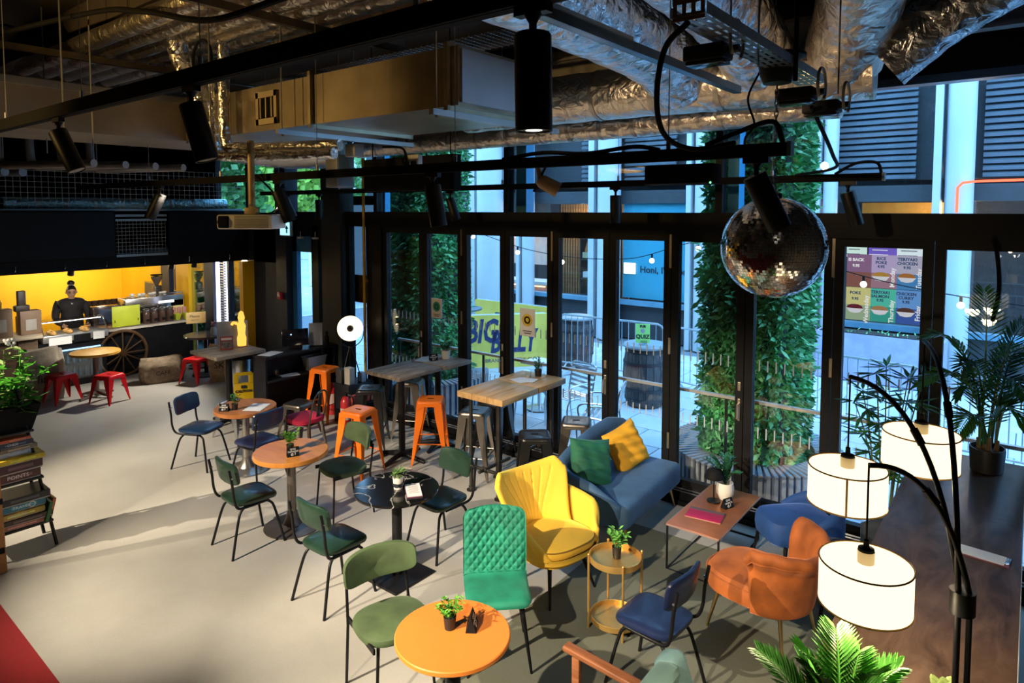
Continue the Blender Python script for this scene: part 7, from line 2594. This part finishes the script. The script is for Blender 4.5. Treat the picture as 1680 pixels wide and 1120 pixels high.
# board games
games = [  # shelf z, thickness, y0, y1, x-shift, colour, label, words
    (.251, .045, 1.56, 1.98, .0, (.42, .16, .12), 'grey and red board game at the foot of the low stack', None),
    (.297, .05, 1.60, 2.02, .02, (.06, .035, .03), 'dark brown board game second in the low stack', None),
    (.348, .055, 1.56, 1.96, .01, (.55, .36, .06), 'yellow board game in the low stack', 'PICTURE'),
    (.404, .07, 1.60, 1.97, .0, (.03, .20, .28), 'teal board game with a white ring in the low stack', 'TRAVEL'),
    (.475, .07, 1.58, 2.00, .03, (.02, .02, .028), 'black board game on top of the low stack', None),
    (.671, .085, 1.60, 1.94, .0, (.10, .03, .03), 'maroon board game with white letters in the middle stack', 'POINTS'),
    (.757, .085, 1.58, 1.95, .02, (.07, .022, .025), 'dark red board game in the middle stack', None),
    (.843, .05, 1.60, 1.97, .035, (.70, .50, .02), 'bright yellow board game in the middle stack', None),
    (.894, .045, 1.62, 1.90, -.02, (.45, .55, .68), 'pale blue board game on the yellow one', None),
    (.940, .04, 1.60, 1.92, .0, (.22, .17, .12), 'brown edged board game near the top of the middle stack', None),
    (.981, .05, 1.60, 1.90, .0, (.03, .045, .09), 'navy board game with grey letters under the planter shelf', 'CHESS'),
    (1.032, .03, 1.64, 1.88, .01, (.62, .12, .06), 'orange red board game on top of the middle stack', None),
]
for z, h, y0, y1, xs, c, lab, word in games:
    t = thing('board_game', lab, 'board game', (-7.06 + xs, (y0 + y1) / 2, z), R(random.uniform(-3, 3)))
    cm_ = M('game_' + lab[:16].replace(' ', '_'), c, .45, var=.3, vs=12)
    obj('box_lid', B().rbox((0, 0, h * .56), (.30, y1 - y0, h * .84), .003, 1), cm_, t)
    obj('box_bottom', B().rbox((0, 0, h * .09), (.29, y1 - y0 - .01, h * .16), .002, 1), M('game_tray', (.5, .48, .44), .6), t)
    obj('printed_band', B().box((.151, .02, h * .55), (.002, (y1 - y0) * .5, h * .3)), M('band_' + lab[:16].replace(' ', '_'), tuple(min(.8, q * 2.2 + .06) for q in c), .5), t, False)
    if word:
        text('lettering', word, h * .55, WHITEINK, t, (.153, 0, h * .55), (PI / 2, 0, PI / 2), extrude=.0004)
    if 'white ring' in lab:
        obj('printed_ring', B().tube([(.153, .08 + .022 * math.cos(a), h * .55 + .022 * math.sin(a)) for a in [q * PI / 10 for q in range(20)]], .004, 5, closed=True), WHITEINK, t)
for (y0, x, z, lab, c) in ((2.0, -7.0, .251, 'green board game standing on edge at the end of the low shelf', (.03, .16, .05)), (2.05, -7.08, .251, 'orange booklet standing beside the green game', (.6, .18, .05))):
    o = obj('board_game', B().rbox((0, 0, .085), (.26, .03, .17), .004, 1, mat=Matrix.Rotation(R(-14), 4, 'X')), M('g_' + lab[:8].replace(' ', '_'), c, .5), None, True, loc=(x, y0 - .02, z))
    tag(o, lab, 'board game')

# till desk
t = thing('till_desk', 'black till desk with an open shelf by the pillar', 'desk', (-8.50, 5.60, 0), R(0))
DESK = M('desk_black', (.010, .010, .013), .5, var=.3, spec=.25)
obj('desk_top', B().rbox((0, .02, .98), (.34, 1.20, .04), .006), DESK, t)
obj('side_panel', B().box((-.14, 0, .48), (.04, 1.10, .96)), DESK, t, False)
obj('side_panel', B().box((0, -.565, .48), (.32, .03, .96)), DESK, t, False)
obj('side_panel', B().box((0, .585, .48), (.32, .03, .96)), DESK, t, False)
obj('shelf', B().rbox((.03, 0, .64), (.30, 1.1, .03), .004), DESK, t)
obj('shelf', B().rbox((.02, 0, .12), (.30, 1.1, .04), .004), DESK, t)
t = thing('till_screen', 'black touch screen till on the till desk', 'screen', (-8.52, 5.62, 1.0), R(-28))
obj('screen', B().rbox((0, 0, .17), (.03, .38, .25), .008, mat=Matrix.Rotation(R(-18), 4, 'Y')), M('till_glass', (.008, .008, .012), .12), t)
obj('screen_foot', B().rbox((-.04, 0, .03), (.16, .2, .06), .012), BLACK, t)
obj('screen_light', B().sphere((.03, -.06, .22), .008, 8, 6), EM('till_blue', (.5, .7, 1), 4), t)
t = thing('menu_stand', 'pale tilted menu stand beside the till screen', 'sign', (-8.50, 5.96, 1.0), R(-40))
obj('board', B().rbox((0, 0, .17), (.012, .2, .34), .003, mat=Matrix.Rotation(R(-16), 4, 'Y')), M('menu_grey', (.42, .43, .46), .5), t)
obj('board_foot', B().rbox((0, 0, .008), (.1, .16, .016), .004), DESK, t)
tag(obj('spray_bottle', B().lathe([(0, 0), (.035, 0), (.035, .12), (.014, .15), (.02, .17), (.02, .2), (0, .2)], 16), MATT, None, True, loc=(-8.42, 6.10, 1.0)), 'small black bottle beside the menu stand on the till desk', 'bottle')
tag(obj('paper_sheet', B().box((0, 0, .002), (.21, .3, .003)), M('paper_bluish', (.55, .58, .64), .6), None, False, loc=(-8.50, 5.2, 1.0), rz=R(20)), 'printed sheet lying on the near end of the till desk', 'paper')
t = thing('plastic_box', 'clear plastic tub on the till desk shelf', 'tub', (-8.46, 5.9, .655))
obj('tub', B().add([(-.09, -.16, .2), (.09, -.16, .2), (.09, .16, .2), (-.09, .16, .2), (-.07, -.13, 0), (.07, -.13, 0), (.07, .13, 0), (-.07, .13, 0)], [(4, 7, 6, 5), (0, 1, 5, 4), (1, 2, 6, 5), (2, 3, 7, 6), (3, 0, 4, 7)]), M('tub_frosted', (.32, .34, .36), .35), t, False)
obj('tub_rim', B().tube([(-.092, -.162, .2), (.092, -.162, .2), (.092, .162, .2), (-.092, .162, .2)], .008, 6, closed=True), M('tub_frosted', (.32, .34, .36), .35), t)
tag(obj('glass_tumbler', B().lathe([(0, 0), (.035, 0), (.042, .11), (.038, .11), (.03, .01), (0, .01)], 18), CLEAR, None, True, loc=(-8.44, 5.25, .656)), 'empty glass on the till desk shelf', 'glass')
tag(obj('paper_sheet', B().box((0, 0, .002), (.16, .26, .003)), M('paper_blue_print', (.45, .5, .62), .6), None, False, loc=(-8.42, 5.45, .656), rz=R(-15)), 'blue and white leaflet on the till desk shelf', 'paper')
# floodlight style lamp by the narrow window
t = thing('tripod_lamp', 'glowing round reflector lamp on a black tripod by the narrow window', 'lamp', (-7.72, 6.0, .86))
for k in range(3):
    a = k * 2 * PI / 3 + .5
    obj('leg', B().cyl((.02 * math.cos(a), .02 * math.sin(a), .20), (.17 * math.cos(a), .17 * math.sin(a), -.28), .008, 8), BLACK, t)
obj('yoke', B().tube(path([(-.14, -.15, .5), (-.10, -.12, .3), (0, 0, .20), (.10, .12, .3), (.14, .15, .5)]), .007, 7), BLACK, t)
aim = Vector((7.72, -6.0, 1.0)).normalized()
T = aim.to_track_quat('Z', 'Y').to_matrix().to_4x4()
dish = [(.02, -.07), (.09, -.055), (.15, -.02), (.185, .02)]
obj('dish', B().lathe(dish, 36, (0, 0, .48), T), MATT, t)
obj('reflector', B().lathe([(r_ - .003, z + .004) for r_, z in reversed(dish)], 36, (0, 0, .48), T), EM('reflector_glow', (1, .80, .50), 2.4), t)
obj('bulb_cap', B().sphere(tuple(Vector((0, 0, .48)) + T @ Vector((0, 0, .035))), .05, 16, 10), M('bulb_cap_dark', (.04, .03, .025), .4), t)
bulb('reflector_light', (-7.72 - aim.x * .01, 6.0 - aim.y * .01, 1.34), 10, (1, .75, .42), .08)
t = thing('side_cabinet', 'black side cabinet carrying the tripod lamp', 'cabinet', (-7.70, 6.04, 0))
obj('cabinet_body', B().rbox((0, 0, .28), (.34, .46, .56), .008), DESK, t)
obj('door', B().rbox((.175, 0, .28), (.012, .40, .5), .004), DESK, t)
for k, (x, y, w, h, c, lab) in enumerate(((-7.62, 5.9, .12, .24, (.5, .46, .40), 'tall cream box beside the tripod lamp'), (-7.78, 5.88, .13, .2, (.04, .04, .045), 'black speaker box under the tripod lamp'), (-7.80, 6.02, .10, .16, (.05, .05, .055), 'dark cash box next to the speaker box'),
                                           (-7.60, 6.1, .1, .14, (.3, .35, .42), 'pale blue carton behind the cream box'))):
    o = obj('carton', B().rbox((0, 0, h / 2), (w, w * .8, h), .006), M('carton_%d' % k, c, .55), None, True, loc=(x, y, .561))
    tag(o, lab, 'box')
for k in range(4):
    o = obj('spice_packet', B().rbox((0, 0, .07), (.05, .09, .14), .008), M('packet_red_%d' % (k % 2), ((.45, .06, .04), (.30, .22, .14))[k % 2], .5), None, True, loc=(-7.47, 5.86 + k * .11, .30))
    tag(o, 'small red and tan packet on the ledge under the tripod lamp', 'packet', 'packets under the tripod lamp')
tag(obj('ledge_shelf', B().rbox((-7.47, 6.02, .285), (.10, .5, .02), .004), DESK), 'narrow black ledge under the tripod lamp', 'shelf')
# fire extinguishers, sign, bin, call point, exit sign
def extinguisher(x, y, label):
    t = thing('fire_extinguisher', label, 'extinguisher', (x, y, 0))
    obj('cylinder', B().lathe([(0, 0), (.07, 0), (.075, .02), (.075, .40), (.05, .46), (.02, .48)], 24), M('extinguisher_red', (.45, .02, .025), .3, coat=.4), t)
    obj('valve', B().lathe([(.022, .47), (.022, .52), (0, .52)], 12).box((.03, 0, .535), (.1, .02, .015)), BLACK, t)
    obj('hose', B().tube(path([(.02, .02, .5), (.09, .05, .45), (.1, .06, .25), (.085, .05, .12)]), .012, 8), BLACK, t)
    obj('paper_label', B().lathe([(.0762, .16), (.0762, .32)], 24), M('label_cream', (.55, .40, .36), .6), t)
    return t


extinguisher(-8.16, 6.0, 'red fire extinguisher standing under the till shelf')
extinguisher(-7.40, 5.66, 'red fire extinguisher in the shade under the tripod lamp')
t = thing('wet_floor_sign', 'yellow folding wet floor sign reading CAUTION behind the brown table', 'sign', (-9.28, 5.22, 0), R(-30))
YP = M('plastic_yellow', (.80, .52, .01), .4, var=.06)
for s in (1, -1):
    T = Matrix.Rotation(R(11 * s), 4, 'Y')
    b = B()
    rot = Matrix.Rotation(R(-11 * s), 4, 'Y')
    b.rbox((.06 * s, 0, .24), (.016, .28, .42), .006, mat=rot).rbox((.012 * s, -.105, .52), (.016, .07, .14), .006, mat=rot).rbox((.012 * s, .105, .52), (.016, .07, .14), .006, mat=rot).rbox((.005 * s, 0, .585), (.018, .24, .05), .006, mat=rot)
    obj('panel', b, YP, t)
text('lettering', 'CAUTION', .052, INK, t, (.062, 0, .335), (R(79), 0, PI / 2), bold=.002)
tr = B()
tri = [Vector((.108, -.07, .09)), Vector((.108, .07, .09)), Vector((.082, 0, .22))]
tr.tube(tri, .008, 6, closed=True)
obj('warning_triangle', tr, M('triangle_red', (.55, .05, .02), .5), t)
obj('falling_figure', B().tube([(.103, -.02, .115), (.096, .005, .15), (.09, .015, .175)], .006, 6).sphere((.087, .02, .188), .009, 8, 6), INK, t)
obj('printed_badge', B().rbox((.055, 0, .40), (.006, .07, .045), .003, mat=Matrix.Rotation(R(-11), 4, 'Y')), INK, t)
t = thing('steel_bin', 'brushed steel bin with a dark lid behind the grey bar table', 'bin', (-10.3, 5.76, 0))
obj('bin_body', B().lathe([(0, 0), (.2, 0), (.205, .01), (.205, .58), (.2, .6)], 36), STEEL, t)
obj('lid', B().lathe([(.21, .59), (.21, .64), (.17, .68), (0, .69)], 36), MATT, t)
t = thing('fire_call_point', 'small red fire alarm call point on the navy pillar', 'alarm', (-9.87, 6.24, 1.62))
obj('call_point_box', B().rbox((0, 0, 0), (.11, .05, .12), .01), M('alarm_red', (.5, .02, .04), .4), t)
obj('call_point_plate', B().rbox((0, -.027, 0), (.06, .006, .045), .002), M('alarm_white', (.7, .7, .72), .4), t)
t = thing('exit_sign', 'lit green and blue exit sign above the street door', 'sign', (-9.62, 6.22, 2.74))
obj('sign_case', B().rbox((0, 0, 0), (.30, .05, .24), .01), M('sign_case', (.3, .4, .45), .4), t)
obj('sign_face', B().box((0, -.027, 0), (.27, .004, .21)), EM('exit_glow', (.35, .75, 1.0), 1.6), t, False)
obj('exit_arrow', B().prism([(-.05, 0), (0, .06), (.05, 0), (.018, 0), (.018, -.07), (-.018, -.07), (-.018, 0)], 0, .003, lambda p: Vector((p.x + .06, -.031 - p.z, p.y))), M('exit_green', (.0, .25, .12), .5), t, False)
for k, (x, lab) in enumerate(((-9.35, 'small white door closer lamp over the street door'), (-8.95, 'second small white lamp over the street door'))):
    o = obj('downlight', B().rbox((x, 6.3, 2.60), (.10, .06, .03), .008).cyl((x, 6.3, 2.61), (x, 6.3, 2.7), .006, 6), M('downlight_white', (.7, .72, .72), .4))
    tag(o, lab, 'lamp')
# floor scraps
t = thing('coaster', 'round cream scrap of paper on the floor by the orange stool', 'paper', (-5.72, 5.25, 0), R(20))
obj('scrap', B().rbox((0, 0, .002), (.11, .035, .003), .001, 1), M('scrap_cream', (.75, .66, .5), .7), t)
tag(obj('dome_camera', B().lathe([(0, -.09), (.05, -.06), (.06, -.01), (.06, .02), (0, .02)], 20), MATT, None, True, loc=(.02, 6.28, 3.12)), 'black dome camera at the edge of the glazing', 'camera')
